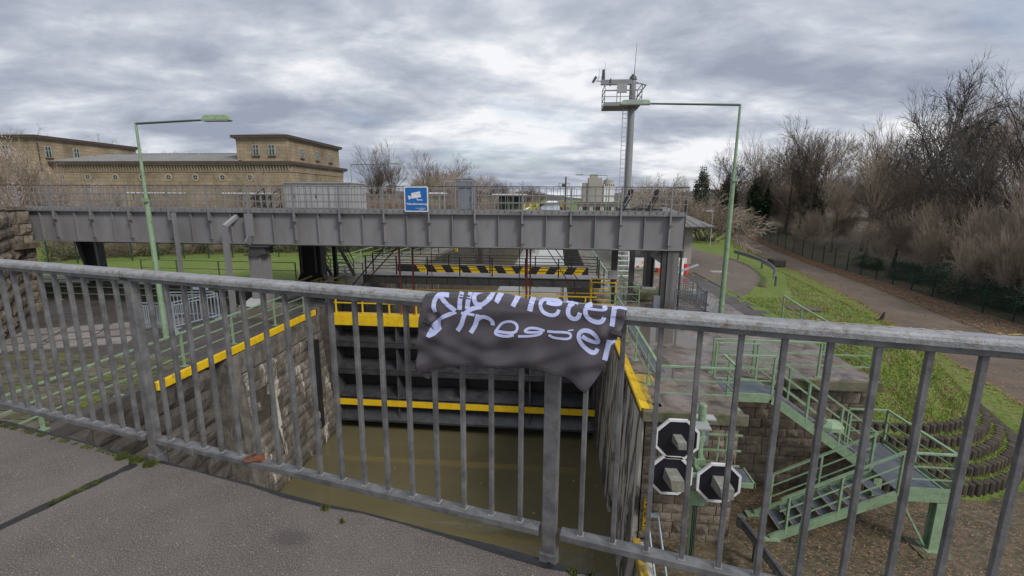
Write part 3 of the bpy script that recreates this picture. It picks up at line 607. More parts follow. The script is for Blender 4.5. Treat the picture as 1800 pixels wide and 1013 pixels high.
# yellow lichen flecks
mb = MB(); r = random.Random(5)
for i in range(26):
    s = r.uniform(.9, 1.6); c = L(s, r.uniform(-.05, -.02), 1.2025); q = r.uniform(.004, .012)
    mb.add([(c[0] + q * math.cos(t) * r.uniform(.6, 1.6), c[1] + q * .5 * math.sin(t), c[2] + .0008) for t in (0, 1, 2, 3, 4, 5)], [tuple(range(6))])
part('lichen', mb, 'yellow_dirty', rail, kind='stuff')

# ---- banner
PROF = [(-.062, 1.13), (-.058, 1.2), (-.044, 1.209), (.03, 1.211), (.058, 1.203), (.072, 1.165), (.088, 1.05), (.10, .95), (.11, .5)]
LEN = [0]
for p, q in zip(PROF, PROF[1:]): LEN.append(LEN[-1] + math.hypot(q[0] - p[0], q[1] - p[1]))
def clothpt(s, v, off=0.0):
    n = interp(v, LEN, [p[0] for p in PROF]); z = interp(v, LEN, [p[1] for p in PROF])
    k = min(1, max(0, (v - .2) / .3))
    n += k * (.009 * math.sin(s * 15 + v * 9) + .005 * math.sin(s * 31 - v * 24 + 1) + .005 * math.sin(s * 52 + v * 40) * math.sin(v * 30 - s * 9)) + .004 * math.sin(v * 70 + 5 * math.sin(s * 7)) * math.exp(-((v - .42) / .05) ** 2) + .0035 * math.sin(s * 23 + v * 55) * min(1, v / .2)
    n += .0035 * math.sin(9 * s + 60 * v + 2) * (1 if v > .22 else .3)
    # tie folds gather at both upper corners, the lower corners curl forward
    for sc, vc in ((.262, .27), (-.53, .30)):
        d = math.hypot(s - sc, v - vc); n += .012 * math.exp(-(d / .06) ** 2) * math.cos(d * 90)
    n += .035 * math.exp(-((s - .13) / .05) ** 2) * max(0, v - .40) * 6 * .5
    if -.33 < s < -.17: z += .012 * math.cos((s + .25) / .08 * 1.57) * max(0, 1 - v / .22)
    return L(s, n + off, z + (off if v < .17 else 0))
def vtop(s): return interp(s, [-.59, -.565, -.475, -.40, -.30, -.205, -.09, .03, .155, .29], [.34, .172, .10, .075, .075, .09, .150, .165, .158, .170])
def vbot(s): return interp(s, [-.59, -.585, -.53, -.407, -.276, -.15, -.078, -.006, .087, .156, .217, .262, .285, .29], [.50, .545, .521, .487, .471, .461, .454, .462, .480, .523, .422, .30, .24, .19])
mb = MB(); NS, NV = 150, 60
for i in range(NS + 1):
    s = -.59 + .88 * i / NS
    for j in range(NV + 1):
        v = vtop(s) + (vbot(s) - vtop(s)) * j / NV; mb.v.append(clothpt(s, v))
mb.f = [(i * (NV + 1) + j, i * (NV + 1) + j + 1, (i + 1) * (NV + 1) + j + 1, (i + 1) * (NV + 1) + j) for i in range(NS) for j in range(NV)]
ban = solo('banner', mb, 'cloth', 'black cloth banner with pale lettering tied over the foreground handrail', 'banner', L(-.15, .08, 1.1), smooth=True)
sol = ban.modifiers.new('thick', 'SOLIDIFY'); sol.thickness = .0015; sol.offset = -1
LETTERS = [[(-0.4957,0.2541,-0.5158,0.2622),(-0.4963,0.2526,-0.5164,0.2607),(-0.4977,0.2497,-0.5178,0.2577),(-0.4996,0.2452,-0.5198,0.2533),(-0.5021,0.2398,-0.5226,0.2467),(-0.5036,0.2346,-0.5248,0.2393),(-0.5045,0.2291,-0.5260,0.2316),(-0.5053,0.2233,-0.5269,0.2236),(-0.5055,0.2171,-0.5271,0.2153),(-0.5049,0.2118,-0.5263,0.2074),(-0.5036,0.2073,-0.5242,0.2001),(-0.5018,0.2035,-0.5210,0.1933),(-0.4989,0.1996,-0.5187,0.1861),(-0.4963,0.1962,-0.5190,0.1790),(-0.4946,0.1939,-0.5193,0.1743),(-0.4937,0.1927,-0.5194,0.1719)],
[(-0.4707,0.1401,-0.4501,0.1911),(-0.4726,0.1395,-0.4516,0.1910),(-0.4763,0.1384,-0.4548,0.1908),(-0.4820,0.1367,-0.4596,0.1905),(-0.4898,0.1344,-0.4657,0.1901),(-0.4970,0.1335,-0.4712,0.1900),(-0.5031,0.1342,-0.4764,0.1901),(-0.5083,0.1364,-0.4812,0.1904),(-0.5127,0.1406,-0.4852,0.1909),(-0.5148,0.1500,-0.4884,0.1918),(-0.5150,0.1621,-0.4913,0.1932),(-0.5174,0.1696,-0.4941,0.1951),(-0.5183,0.1777,-0.4973,0.1981),(-0.5189,0.1831,-0.5002,0.2007),(-0.5193,0.1866,-0.5020,0.2024),(-0.5195,0.1884,-0.5030,0.2033)],
[(-0.4987,0.1945,-0.4910,0.1721),(-0.4970,0.1961,-0.4879,0.1754),(-0.4935,0.1992,-0.4819,0.1819),(-0.4884,0.2039,-0.4735,0.1907),(-0.4815,0.2104,-0.4669,0.1968),(-0.4743,0.2165,-0.4605,0.2024),(-0.4670,0.2221,-0.4540,0.2074),(-0.4597,0.2274,-0.4475,0.2121),(-0.4527,0.2320,-0.4409,0.2164),(-0.4463,0.2364,-0.4342,0.2207),(-0.4400,0.2405,-0.4277,0.2247),(-0.4339,0.2446,-0.4214,0.2286),(-0.4279,0.2484,-0.4153,0.2324),(-0.4234,0.2512,-0.4109,0.2352),(-0.4205,0.2531,-0.4080,0.2371),(-0.4190,0.2540,-0.4065,0.2380)],
[(-0.3835,0.2393,-0.4044,0.2406),(-0.3836,0.2375,-0.4044,0.2388),(-0.3837,0.2338,-0.4045,0.2351),(-0.3840,0.2284,-0.4047,0.2296),(-0.3849,0.2214,-0.4057,0.2220),(-0.3852,0.2136,-0.4061,0.2129),(-0.3851,0.2045,-0.4060,0.2029),(-0.3846,0.1942,-0.4054,0.1919),(-0.3889,0.1750,-0.4119,0.1695),(-0.3974,0.1508,-0.4247,0.1368),(-0.4099,0.1200,-0.4378,0.1054),(-0.4163,0.1042,-0.4445,0.0893)],
[(-0.3510,0.2341,-0.3715,0.2327),(-0.3508,0.2322,-0.3712,0.2307),(-0.3505,0.2283,-0.3711,0.2268),(-0.3503,0.2225,-0.3709,0.2210),(-0.3500,0.2149,-0.3706,0.2129),(-0.3492,0.2067,-0.3697,0.2038),(-0.3480,0.1974,-0.3684,0.1937),(-0.3481,0.1842,-0.3716,0.1755),(-0.3539,0.1606,-0.3842,0.1373),(-0.3703,0.1156,-0.4015,0.0909),(-0.3815,0.0900,-0.4120,0.0900),(-0.3864,0.0900,-0.4172,0.0900)],
[(-0.3091,0.2046,-0.3183,0.2210),(-0.3100,0.2041,-0.3192,0.2206),(-0.3117,0.2032,-0.3210,0.2197),(-0.3144,0.2018,-0.3237,0.2183),(-0.3167,0.2007,-0.3284,0.2158),(-0.3179,0.1996,-0.3334,0.2113),(-0.3193,0.1976,-0.3372,0.2060),(-0.3208,0.1944,-0.3401,0.2000),(-0.3221,0.1902,-0.3421,0.1931),(-0.3251,0.1825,-0.3456,0.1825),(-0.3275,0.1747,-0.3502,0.1684),(-0.3293,0.1671,-0.3577,0.1452),(-0.3308,0.1591,-0.3693,0.1091),(-0.3339,0.1460,-0.3774,0.0900),(-0.3357,0.1336,-0.3806,0.0900),(-0.3358,0.1219,-0.3800,0.0900),(-0.3335,0.1115,-0.3763,0.0900),(-0.3297,0.1030,-0.3709,0.0900),(-0.3243,0.0972,-0.3638,0.0900),(-0.3174,0.0940,-0.3549,0.0900),(-0.3088,0.0937,-0.3445,0.0900),(-0.3010,0.0953,-0.3349,0.0900),(-0.2943,0.0984,-0.3256,0.0900),(-0.2894,0.1024,-0.3161,0.0900),(-0.2882,0.1035,-0.3047,0.0900),(-0.2923,0.0958,-0.2890,0.0900),(-0.2967,0.0900,-0.2744,0.0889),(-0.2965,0.0900,-0.2636,0.1234),(-0.2931,0.0994,-0.2565,0.1516),(-0.2883,0.1205,-0.2547,0.1681),(-0.2830,0.1461,-0.2558,0.1800),(-0.2810,0.1668,-0.2584,0.1914),(-0.2831,0.1802,-0.2651,0.1984),(-0.2858,0.1907,-0.2715,0.2045),(-0.2911,0.1951,-0.2776,0.2097),(-0.2957,0.1985,-0.2835,0.2141),(-0.2995,0.2008,-0.2893,0.2175),(-0.3028,0.2022,-0.2954,0.2201),(-0.3055,0.2028,-0.3018,0.2216),(-0.3077,0.2029,-0.3085,0.2218),(-0.3108,0.2023,-0.3139,0.2209),(-0.3141,0.2017,-0.3171,0.2203),(-0.3162,0.2013,-0.3193,0.2199),(-0.3173,0.2011,-0.3204,0.2197)],
[(-0.2243,0.2028,-0.2447,0.1938),(-0.2237,0.2014,-0.2441,0.1924),(-0.2224,0.1985,-0.2430,0.1891),(-0.2204,0.1942,-0.2436,0.1803),(-0.2186,0.1874,-0.2445,0.1680),(-0.2189,0.1774,-0.2479,0.1481),(-0.2188,0.1680,-0.2545,0.1187),(-0.2192,0.1569,-0.2605,0.0902),(-0.2229,0.1354,-0.2644,0.0900),(-0.2259,0.1180,-0.2671,0.0900),(-0.2280,0.1062,-0.2690,0.0900),(-0.2291,0.1002,-0.2699,0.0900)],
[(-0.1489,0.2099,-0.1693,0.2026),(-0.1484,0.2085,-0.1688,0.2012),(-0.1473,0.2057,-0.1678,0.1984),(-0.1458,0.2015,-0.1663,0.1941),(-0.1439,0.1960,-0.1650,0.1866),(-0.1417,0.1907,-0.1658,0.1743),(-0.1416,0.1805,-0.1663,0.1617),(-0.1417,0.1692,-0.1724,0.1314),(-0.1432,0.1525,-0.1788,0.0993),(-0.1474,0.1297,-0.1832,0.0900),(-0.1503,0.1142,-0.1858,0.0900),(-0.1517,0.1063,-0.1871,0.0900)],
[(-0.0754,0.2219,-0.0975,0.2192),(-0.0752,0.2201,-0.0973,0.2174),(-0.0749,0.2166,-0.0970,0.2139),(-0.0743,0.2113,-0.0964,0.2086),(-0.0736,0.2044,-0.0957,0.2013),(-0.0727,0.1977,-0.0946,0.1938),(-0.0715,0.1909,-0.0950,0.1825),(-0.0726,0.1782,-0.0969,0.1670),(-0.0739,0.1638,-0.1025,0.1381),(-0.0784,0.1405,-0.1088,0.1094),(-0.0823,0.1216,-0.1131,0.0899),(-0.0843,0.1120,-0.1150,0.0900)],
[(0.0246,0.2025,0.0390,0.2065),(0.0243,0.2036,0.0388,0.2076),(0.0237,0.2058,0.0382,0.2098),(0.0229,0.2090,0.0373,0.2130),(0.0219,0.2126,0.0359,0.2181),(0.0207,0.2150,0.0332,0.2233),(0.0189,0.2170,0.0293,0.2278),(0.0165,0.2189,0.0245,0.2314),(0.0133,0.2205,0.0186,0.2343),(0.0094,0.2215,0.0119,0.2361),(0.0046,0.2219,0.0047,0.2367),(-0.0013,0.2216,-0.0030,0.2363),(-0.0081,0.2205,-0.0112,0.2350),(-0.0142,0.2189,-0.0186,0.2330),(-0.0194,0.2170,-0.0254,0.2305),(-0.0236,0.2148,-0.0316,0.2273),(-0.0271,0.2122,-0.0370,0.2234),(-0.0301,0.2093,-0.0416,0.2188),(-0.0326,0.2059,-0.0455,0.2137),(-0.0347,0.2022,-0.0486,0.2080),(-0.0363,0.1979,-0.0509,0.2019),(-0.0373,0.1938,-0.0524,0.1960),(-0.0377,0.1902,-0.0530,0.1903),(-0.0387,0.1841,-0.0550,0.1793),(-0.0392,0.1787,-0.0561,0.1678),(-0.0391,0.1747,-0.0573,0.1512),(-0.0382,0.1710,-0.0589,0.1281),(-0.0365,0.1675,-0.0584,0.1096),(-0.0337,0.1643,-0.0558,0.0954),(-0.0298,0.1617,-0.0515,0.0900),(-0.0252,0.1591,-0.0454,0.0900),(-0.0194,0.1575,-0.0379,0.0900),(-0.0119,0.1587,-0.0292,0.0900),(-0.0041,0.1606,-0.0208,0.0900),(0.0033,0.1618,-0.0124,0.0900),(0.0107,0.1631,-0.0039,0.0884),(0.0176,0.1646,0.0051,0.0933),(0.0220,0.1667,0.0141,0.1029),(0.0239,0.1683,0.0237,0.1201),(0.0234,0.1672,0.0341,0.1498),(0.0228,0.1641,0.0389,0.1726),(0.0232,0.1610,0.0366,0.1857),(0.0217,0.1623,0.0310,0.1907),(0.0171,0.1640,0.0236,0.1920),(0.0095,0.1647,0.0147,0.1925),(0.0022,0.1645,0.0066,0.1924),(-0.0044,0.1633,-0.0010,0.1917),(-0.0104,0.1613,-0.0080,0.1905),(-0.0172,0.1545,-0.0144,0.1877),(-0.0229,0.1484,-0.0191,0.1853),(-0.0267,0.1443,-0.0222,0.1837),(-0.0286,0.1422,-0.0238,0.1829)],
[(0.0545,0.1610,0.0467,0.1175),(0.0559,0.1612,0.0482,0.1181),(0.0587,0.1616,0.0512,0.1191),(0.0628,0.1622,0.0556,0.1207),(0.0683,0.1630,0.0616,0.1228),(0.0740,0.1640,0.0678,0.1255),(0.0798,0.1653,0.0743,0.1289),(0.0859,0.1668,0.0811,0.1328),(0.0921,0.1686,0.0880,0.1374),(0.0968,0.1699,0.0932,0.1407),(0.1000,0.1708,0.0966,0.1430),(0.1015,0.1712,0.0983,0.1441)],
[(0.0687,0.1129,0.0899,0.1716),(0.0684,0.1169,0.0891,0.1731),(0.0678,0.1247,0.0876,0.1761),(0.0668,0.1362,0.0853,0.1806),(0.0654,0.1546,0.0828,0.1854),(0.0634,0.1689,0.0815,0.1900),(0.0620,0.1812,0.0799,0.1929),(0.0612,0.1923,0.0786,0.1968),(0.0600,0.1995,0.0778,0.2016),(0.0597,0.2064,0.0776,0.2062),(0.0604,0.2132,0.0780,0.2105),(0.0621,0.2198,0.0790,0.2145),(0.0647,0.2262,0.0806,0.2183),(0.0683,0.2320,0.0824,0.2212),(0.0728,0.2369,0.0846,0.2236),(0.0782,0.2408,0.0873,0.2255),(0.0843,0.2437,0.0908,0.2271),(0.0903,0.2453,0.0937,0.2279),(0.0965,0.2457,0.0961,0.2280),(0.1026,0.2447,0.0980,0.2277),(0.1086,0.2421,0.0997,0.2270),(0.1138,0.2380,0.1011,0.2258),(0.1178,0.2327,0.1027,0.2237),(0.1207,0.2266,0.1042,0.2204),(0.1226,0.2203,0.1057,0.2152),(0.1238,0.2160,0.1069,0.2109),(0.1247,0.2132,0.1078,0.2080),(0.1251,0.2117,0.1082,0.2066)],
[(0.2021,0.2169,0.2181,0.2229),(0.2017,0.2179,0.2177,0.2240),(0.2010,0.2201,0.2169,0.2261),(0.1998,0.2232,0.2158,0.2292),(0.1987,0.2266,0.2138,0.2343),(0.1974,0.2285,0.2103,0.2396),(0.1958,0.2301,0.2057,0.2440),(0.1934,0.2315,0.2002,0.2472),(0.1901,0.2326,0.1941,0.2495),(0.1863,0.2333,0.1876,0.2507),(0.1820,0.2335,0.1809,0.2509),(0.1770,0.2330,0.1739,0.2502),(0.1714,0.2318,0.1666,0.2487),(0.1664,0.2302,0.1598,0.2465),(0.1621,0.2282,0.1536,0.2436),(0.1583,0.2258,0.1479,0.2400),(0.1551,0.2231,0.1429,0.2357),(0.1523,0.2200,0.1386,0.2307),(0.1498,0.2163,0.1348,0.2252),(0.1477,0.2122,0.1317,0.2191),(0.1461,0.2076,0.1293,0.2123),(0.1452,0.2034,0.1279,0.2053),(0.1451,0.1994,0.1276,0.1983),(0.1456,0.1955,0.1286,0.1913),(0.1469,0.1916,0.1293,0.1789),(0.1481,0.1877,0.1311,0.1664),(0.1494,0.1837,0.1332,0.1488),(0.1512,0.1809,0.1362,0.1292),(0.1546,0.1783,0.1403,0.1183),(0.1577,0.1757,0.1430,0.1117),(0.1599,0.1740,0.1448,0.1073),(0.1609,0.1732,0.1456,0.1051)],
[(0.1455,0.1953,0.1451,0.1798),(0.1477,0.1955,0.1474,0.1803),(0.1521,0.1959,0.1519,0.1812),(0.1587,0.1965,0.1587,0.1825),(0.1676,0.1974,0.1676,0.1842),(0.1763,0.1980,0.1762,0.1854),(0.1850,0.1982,0.1846,0.1859),(0.1935,0.1982,0.1928,0.1860),(0.2021,0.1979,0.2006,0.1855),(0.2091,0.1967,0.2058,0.1836),(0.2149,0.1941,0.2083,0.1812),(0.2188,0.1885,0.2088,0.1801),(0.2184,0.1767,0.2085,0.1777),(0.2161,0.1666,0.2086,0.1778),(0.2109,0.1574,0.2096,0.1793),(0.2057,0.1546,0.2090,0.1794),(0.2018,0.1592,0.2061,0.1809),(0.1992,0.1614,0.2034,0.1821),(0.1974,0.1622,0.2016,0.1829),(0.1965,0.1626,0.2007,0.1833)],
[(0.2497,0.2533,0.2309,0.2525),(0.2499,0.2511,0.2311,0.2503),(0.2502,0.2468,0.2314,0.2460),(0.2506,0.2403,0.2318,0.2394),(0.2512,0.2317,0.2324,0.2307),(0.2517,0.2226,0.2330,0.2214),(0.2524,0.2131,0.2336,0.2117),(0.2531,0.2032,0.2344,0.2015),(0.2540,0.1927,0.2352,0.1910),(0.2539,0.1795,0.2347,0.1759),(0.2535,0.1686,0.2343,0.1650),(0.2534,0.1632,0.2338,0.1575)],
[(0.2472,0.1830,0.2432,0.1648),(0.2483,0.1823,0.2443,0.1641),(0.2505,0.1808,0.2465,0.1627),(0.2538,0.1787,0.2498,0.1601),(0.2579,0.1760,0.2542,0.1526),(0.2623,0.1748,0.2598,0.1488),(0.2673,0.1750,0.2660,0.1492),(0.2730,0.1765,0.2730,0.1536),(0.2796,0.1795,0.2804,0.1611),(0.2846,0.1818,0.2854,0.1635),(0.2880,0.1833,0.2888,0.1650),(0.2896,0.1841,0.2905,0.1658)],
[(-0.3920,0.3360,-0.4096,0.3264),(-0.3907,0.3340,-0.4082,0.3244),(-0.3880,0.3300,-0.4056,0.3205),(-0.3840,0.3241,-0.4016,0.3146),(-0.3785,0.3159,-0.3964,0.3071),(-0.3736,0.3071,-0.3924,0.2998),(-0.3696,0.2980,-0.3890,0.2924),(-0.3664,0.2888,-0.3865,0.2848),(-0.3643,0.2799,-0.3845,0.2764),(-0.3623,0.2724,-0.3823,0.2683),(-0.3602,0.2660,-0.3799,0.2609),(-0.3582,0.2605,-0.3774,0.2544),(-0.3564,0.2566,-0.3745,0.2481),(-0.3541,0.2533,-0.3700,0.2418),(-0.3508,0.2501,-0.3643,0.2362),(-0.3463,0.2468,-0.3575,0.2313),(-0.3406,0.2436,-0.3503,0.2270),(-0.3339,0.2404,-0.3424,0.2232),(-0.3262,0.2374,-0.3337,0.2197),(-0.3175,0.2346,-0.3242,0.2165),(-0.3077,0.2319,-0.3141,0.2137),(-0.3002,0.2298,-0.3068,0.2117),(-0.2954,0.2284,-0.3019,0.2103),(-0.2929,0.2277,-0.2994,0.2096)],
[(-0.3861,0.2579,-0.3858,0.2467),(-0.3844,0.2579,-0.3841,0.2466),(-0.3810,0.2578,-0.3807,0.2466),(-0.3758,0.2577,-0.3755,0.2465),(-0.3691,0.2576,-0.3685,0.2463),(-0.3620,0.2577,-0.3609,0.2465),(-0.3543,0.2581,-0.3529,0.2469),(-0.3462,0.2587,-0.3444,0.2476),(-0.3374,0.2597,-0.3355,0.2485),(-0.3308,0.2604,-0.3289,0.2492),(-0.3264,0.2608,-0.3245,0.2497),(-0.3243,0.2611,-0.3224,0.2500)],
[(-0.3305,0.3373,-0.3485,0.3291),(-0.3291,0.3349,-0.3471,0.3267),(-0.3263,0.3300,-0.3443,0.3218),(-0.3222,0.3226,-0.3401,0.3144),(-0.3165,0.3125,-0.3347,0.3049),(-0.3114,0.3019,-0.3302,0.2956),(-0.3071,0.2911,-0.3264,0.2860),(-0.3037,0.2800,-0.3234,0.2762),(-0.3011,0.2690,-0.3210,0.2658),(-0.2993,0.2610,-0.3191,0.2578),(-0.2980,0.2557,-0.3179,0.2524),(-0.2974,0.2530,-0.3172,0.2498)],
[(-0.3019,0.2787,-0.3131,0.2654),(-0.3008,0.2778,-0.3119,0.2645),(-0.2985,0.2761,-0.3096,0.2628),(-0.2950,0.2735,-0.3062,0.2602),(-0.2915,0.2707,-0.3005,0.2561),(-0.2884,0.2694,-0.2930,0.2529),(-0.2844,0.2687,-0.2848,0.2515),(-0.2794,0.2689,-0.2763,0.2518),(-0.2731,0.2701,-0.2677,0.2535),(-0.2676,0.2718,-0.2601,0.2559),(-0.2631,0.2739,-0.2533,0.2590),(-0.2595,0.2763,-0.2473,0.2631),(-0.2567,0.2791,-0.2425,0.2679),(-0.2547,0.2818,-0.2388,0.2728),(-0.2537,0.2839,-0.2364,0.2783),(-0.2534,0.2855,-0.2353,0.2841),(-0.2538,0.2882,-0.2358,0.2891),(-0.2541,0.2910,-0.2361,0.2919),(-0.2543,0.2929,-0.2363,0.2938),(-0.2544,0.2938,-0.2364,0.2947)],
[(-0.2246,0.3216,-0.2241,0.3106),(-0.2219,0.3216,-0.2214,0.3105),(-0.2164,0.3215,-0.2159,0.3105),(-0.2083,0.3215,-0.2077,0.3105),(-0.1973,0.3214,-0.1970,0.3104),(-0.1864,0.3210,-0.1864,0.3100),(-0.1756,0.3203,-0.1760,0.3094),(-0.1650,0.3193,-0.1657,0.3084),(-0.1541,0.3180,-0.1558,0.3072),(-0.1449,0.3155,-0.1484,0.3053),(-0.1373,0.3117,-0.1436,0.3029),(-0.1316,0.3061,-0.1409,0.3003),(-0.1287,0.2995,-0.1395,0.2971),(-0.1278,0.2931,-0.1391,0.2938),(-0.1289,0.2869,-0.1396,0.2907),(-0.1318,0.2811,-0.1413,0.2874),(-0.1362,0.2759,-0.1444,0.2838),(-0.1417,0.2717,-0.1481,0.2809),(-0.1481,0.2685,-0.1527,0.2786),(-0.1553,0.2664,-0.1582,0.2770),(-0.1632,0.2653,-0.1645,0.2762),(-0.1714,0.2653,-0.1711,0.2762),(-0.1796,0.2664,-0.1778,0.2771),(-0.1880,0.2686,-0.1847,0.2789),(-0.1964,0.2718,-0.1918,0.2817),(-0.2040,0.2760,-0.1979,0.2850),(-0.2107,0.2810,-0.2031,0.2889),(-0.2164,0.2868,-0.2074,0.2934),(-0.2207,0.2931,-0.2111,0.2988),(-0.2246,0.2988,-0.2149,0.3044),(-0.2282,0.3042,-0.2185,0.3097),(-0.2316,0.3094,-0.2218,0.3148),(-0.2351,0.3150,-0.2245,0.3189),(-0.2366,0.3215,-0.2249,0.3205),(-0.2341,0.3278,-0.2248,0.3207),(-0.2288,0.3317,-0.2233,0.3217),(-0.2220,0.3338,-0.2188,0.3230),(-0.2147,0.3350,-0.2126,0.3240),(-0.2063,0.3356,-0.2052,0.3246),(-0.1970,0.3357,-0.1966,0.3247),(-0.1866,0.3353,-0.1868,0.3243),(-0.1770,0.3343,-0.1779,0.3234),(-0.1682,0.3329,-0.1699,0.3221),(-0.1601,0.3309,-0.1629,0.3204),(-0.1531,0.3285,-0.1564,0.3182),(-0.1481,0.3268,-0.1514,0.3165),(-0.1447,0.3256,-0.1480,0.3154),(-0.1430,0.3250,-0.1463,0.3148)],
[(-0.0182,0.2879,-0.0212,0.2977),(-0.0201,0.2874,-0.0231,0.2972),(-0.0239,0.2865,-0.0270,0.2963),(-0.0297,0.2850,-0.0327,0.2948),(-0.0375,0.2830,-0.0401,0.2929),(-0.0457,0.2815,-0.0475,0.2916),(-0.0540,0.2807,-0.0551,0.2908),(-0.0625,0.2805,-0.0629,0.2906),(-0.0712,0.2808,-0.0707,0.2910),(-0.0792,0.2820,-0.0775,0.2920),(-0.0864,0.2839,-0.0833,0.2935),(-0.0929,0.2867,-0.0881,0.2956),(-0.0984,0.2903,-0.0921,0.2983),(-0.1023,0.2939,-0.0942,0.3002),(-0.1047,0.2987,-0.0943,0.3001),(-0.1034,0.3045,-0.0947,0.2982),(-0.0991,0.3076,-0.0946,0.2982),(-0.0938,0.3090,-0.0918,0.2988),(-0.0872,0.3095,-0.0864,0.2992),(-0.0790,0.3093,-0.0790,0.2991),(-0.0691,0.3087,-0.0695,0.2985),(-0.0600,0.3077,-0.0609,0.2976),(-0.0517,0.3065,-0.0530,0.2965),(-0.0441,0.3050,-0.0460,0.2951),(-0.0377,0.3033,-0.0394,0.2934),(-0.0342,0.3029,-0.0338,0.2927),(-0.0344,0.3026,-0.0284,0.2941),(-0.0358,0.2997,-0.0255,0.3004),(-0.0362,0.3001,-0.0276,0.3055),(-0.0377,0.3017,-0.0312,0.3093),(-0.0407,0.3037,-0.0358,0.3124),(-0.0453,0.3059,-0.0416,0.3152),(-0.0513,0.3081,-0.0484,0.3177),(-0.0583,0.3101,-0.0560,0.3200),(-0.0660,0.3119,-0.0644,0.3219),(-0.0747,0.3135,-0.0735,0.3236),(-0.0842,0.3148,-0.0833,0.3249),(-0.0931,0.3159,-0.0924,0.3261),(-0.1013,0.3168,-0.1008,0.3270),(-0.1089,0.3174,-0.1086,0.3277),(-0.1158,0.3178,-0.1157,0.3281),(-0.1211,0.3181,-0.1210,0.3284),(-0.1246,0.3183,-0.1245,0.3286),(-0.1264,0.3184,-0.1263,0.3287)],
[(0.0940,0.2774,0.0948,0.2825),(0.0927,0.2776,0.0935,0.2827),(0.0901,0.2781,0.0909,0.2832),(0.0862,0.2789,0.0870,0.2840),(0.0810,0.2799,0.0818,0.2850),(0.0771,0.2807,0.0779,0.2858),(0.0745,0.2812,0.0753,0.2863),(0.0732,0.2814,0.0740,0.2866)],
[(-0.0091,0.2990,-0.0085,0.2889),(-0.0072,0.2990,-0.0067,0.2889),(-0.0035,0.2990,-0.0029,0.2889),(0.0021,0.2991,0.0027,0.2890),(0.0096,0.2992,0.0100,0.2891),(0.0173,0.2990,0.0174,0.2890),(0.0252,0.2987,0.0250,0.2887),(0.0332,0.2981,0.0327,0.2881),(0.0411,0.2974,0.0407,0.2874),(0.0486,0.2969,0.0486,0.2869),(0.0559,0.2967,0.0562,0.2867),(0.0628,0.2968,0.0636,0.2868),(0.0694,0.2972,0.0709,0.2872),(0.0743,0.2980,0.0772,0.2884),(0.0777,0.2993,0.0826,0.2905),(0.0796,0.3007,0.0869,0.2937),(0.0806,0.3024,0.0897,0.2980),(0.0810,0.3038,0.0909,0.3026),(0.0809,0.3051,0.0905,0.3073),(0.0801,0.3068,0.0885,0.3118),(0.0787,0.3087,0.0850,0.3162),(0.0760,0.3103,0.0797,0.3194),(0.0715,0.3117,0.0732,0.3215),(0.0651,0.3127,0.0655,0.3226),(0.0568,0.3130,0.0566,0.3230),(0.0485,0.3132,0.0482,0.3232),(0.0406,0.3132,0.0401,0.3232),(0.0331,0.3130,0.0323,0.3231),(0.0259,0.3127,0.0246,0.3227),(0.0197,0.3119,0.0176,0.3219),(0.0145,0.3108,0.0113,0.3205),(0.0101,0.3092,0.0056,0.3185),(0.0063,0.3071,0.0011,0.3161),(0.0032,0.3055,-0.0021,0.3144),(0.0011,0.3043,-0.0042,0.3133),(0.0000,0.3038,-0.0052,0.3127)],
[(0.1838,0.3429,0.1985,0.3492),(0.1834,0.3439,0.1981,0.3501),(0.1826,0.3458,0.1973,0.3520),(0.1813,0.3486,0.1960,0.3549),(0.1801,0.3515,0.1938,0.3596),(0.1792,0.3526,0.1899,0.3645),(0.1782,0.3533,0.1849,0.3681),(0.1764,0.3539,0.1791,0.3702),(0.1740,0.3542,0.1726,0.3709),(0.1706,0.3536,0.1657,0.3698),(0.1659,0.3519,0.1586,0.3672),(0.1600,0.3488,0.1512,0.3633),(0.1533,0.3444,0.1432,0.3581),(0.1471,0.3393,0.1358,0.3520),(0.1413,0.3336,0.1289,0.3451),(0.1360,0.3270,0.1226,0.3373),(0.1312,0.3197,0.1169,0.3287),(0.1277,0.3131,0.1126,0.3205),(0.1256,0.3073,0.1096,0.3124),(0.1247,0.3024,0.1081,0.3045),(0.1248,0.2984,0.1084,0.2968),(0.1256,0.2952,0.1102,0.2896),(0.1270,0.2927,0.1138,0.2831),(0.1290,0.2905,0.1189,0.2778),(0.1323,0.2885,0.1252,0.2737),(0.1361,0.2869,0.1320,0.2710),(0.1407,0.2860,0.1393,0.2695),(0.1460,0.2858,0.1470,0.2692),(0.1521,0.2863,0.1552,0.2699),(0.1578,0.2876,0.1631,0.2718),(0.1633,0.2898,0.1707,0.2748),(0.1687,0.2929,0.1779,0.2790),(0.1738,0.2968,0.1847,0.2842),(0.1780,0.3010,0.1905,0.2902),(0.1812,0.3057,0.1952,0.2970),(0.1836,0.3108,0.1987,0.3045),(0.1851,0.3156,0.2011,0.3135),(0.1856,0.3148,0.1989,0.3235),(0.1871,0.3134,0.1900,0.3295),(0.1835,0.3133,0.1806,0.3297),(0.1752,0.3112,0.1704,0.3272),(0.1668,0.3087,0.1611,0.3244),(0.1589,0.3058,0.1523,0.3212),(0.1515,0.3026,0.1440,0.3176),(0.1445,0.2989,0.1365,0.3137),(0.1390,0.2960,0.1310,0.3108),(0.1353,0.2941,0.1273,0.3089),(0.1335,0.2931,0.1255,0.3080)],
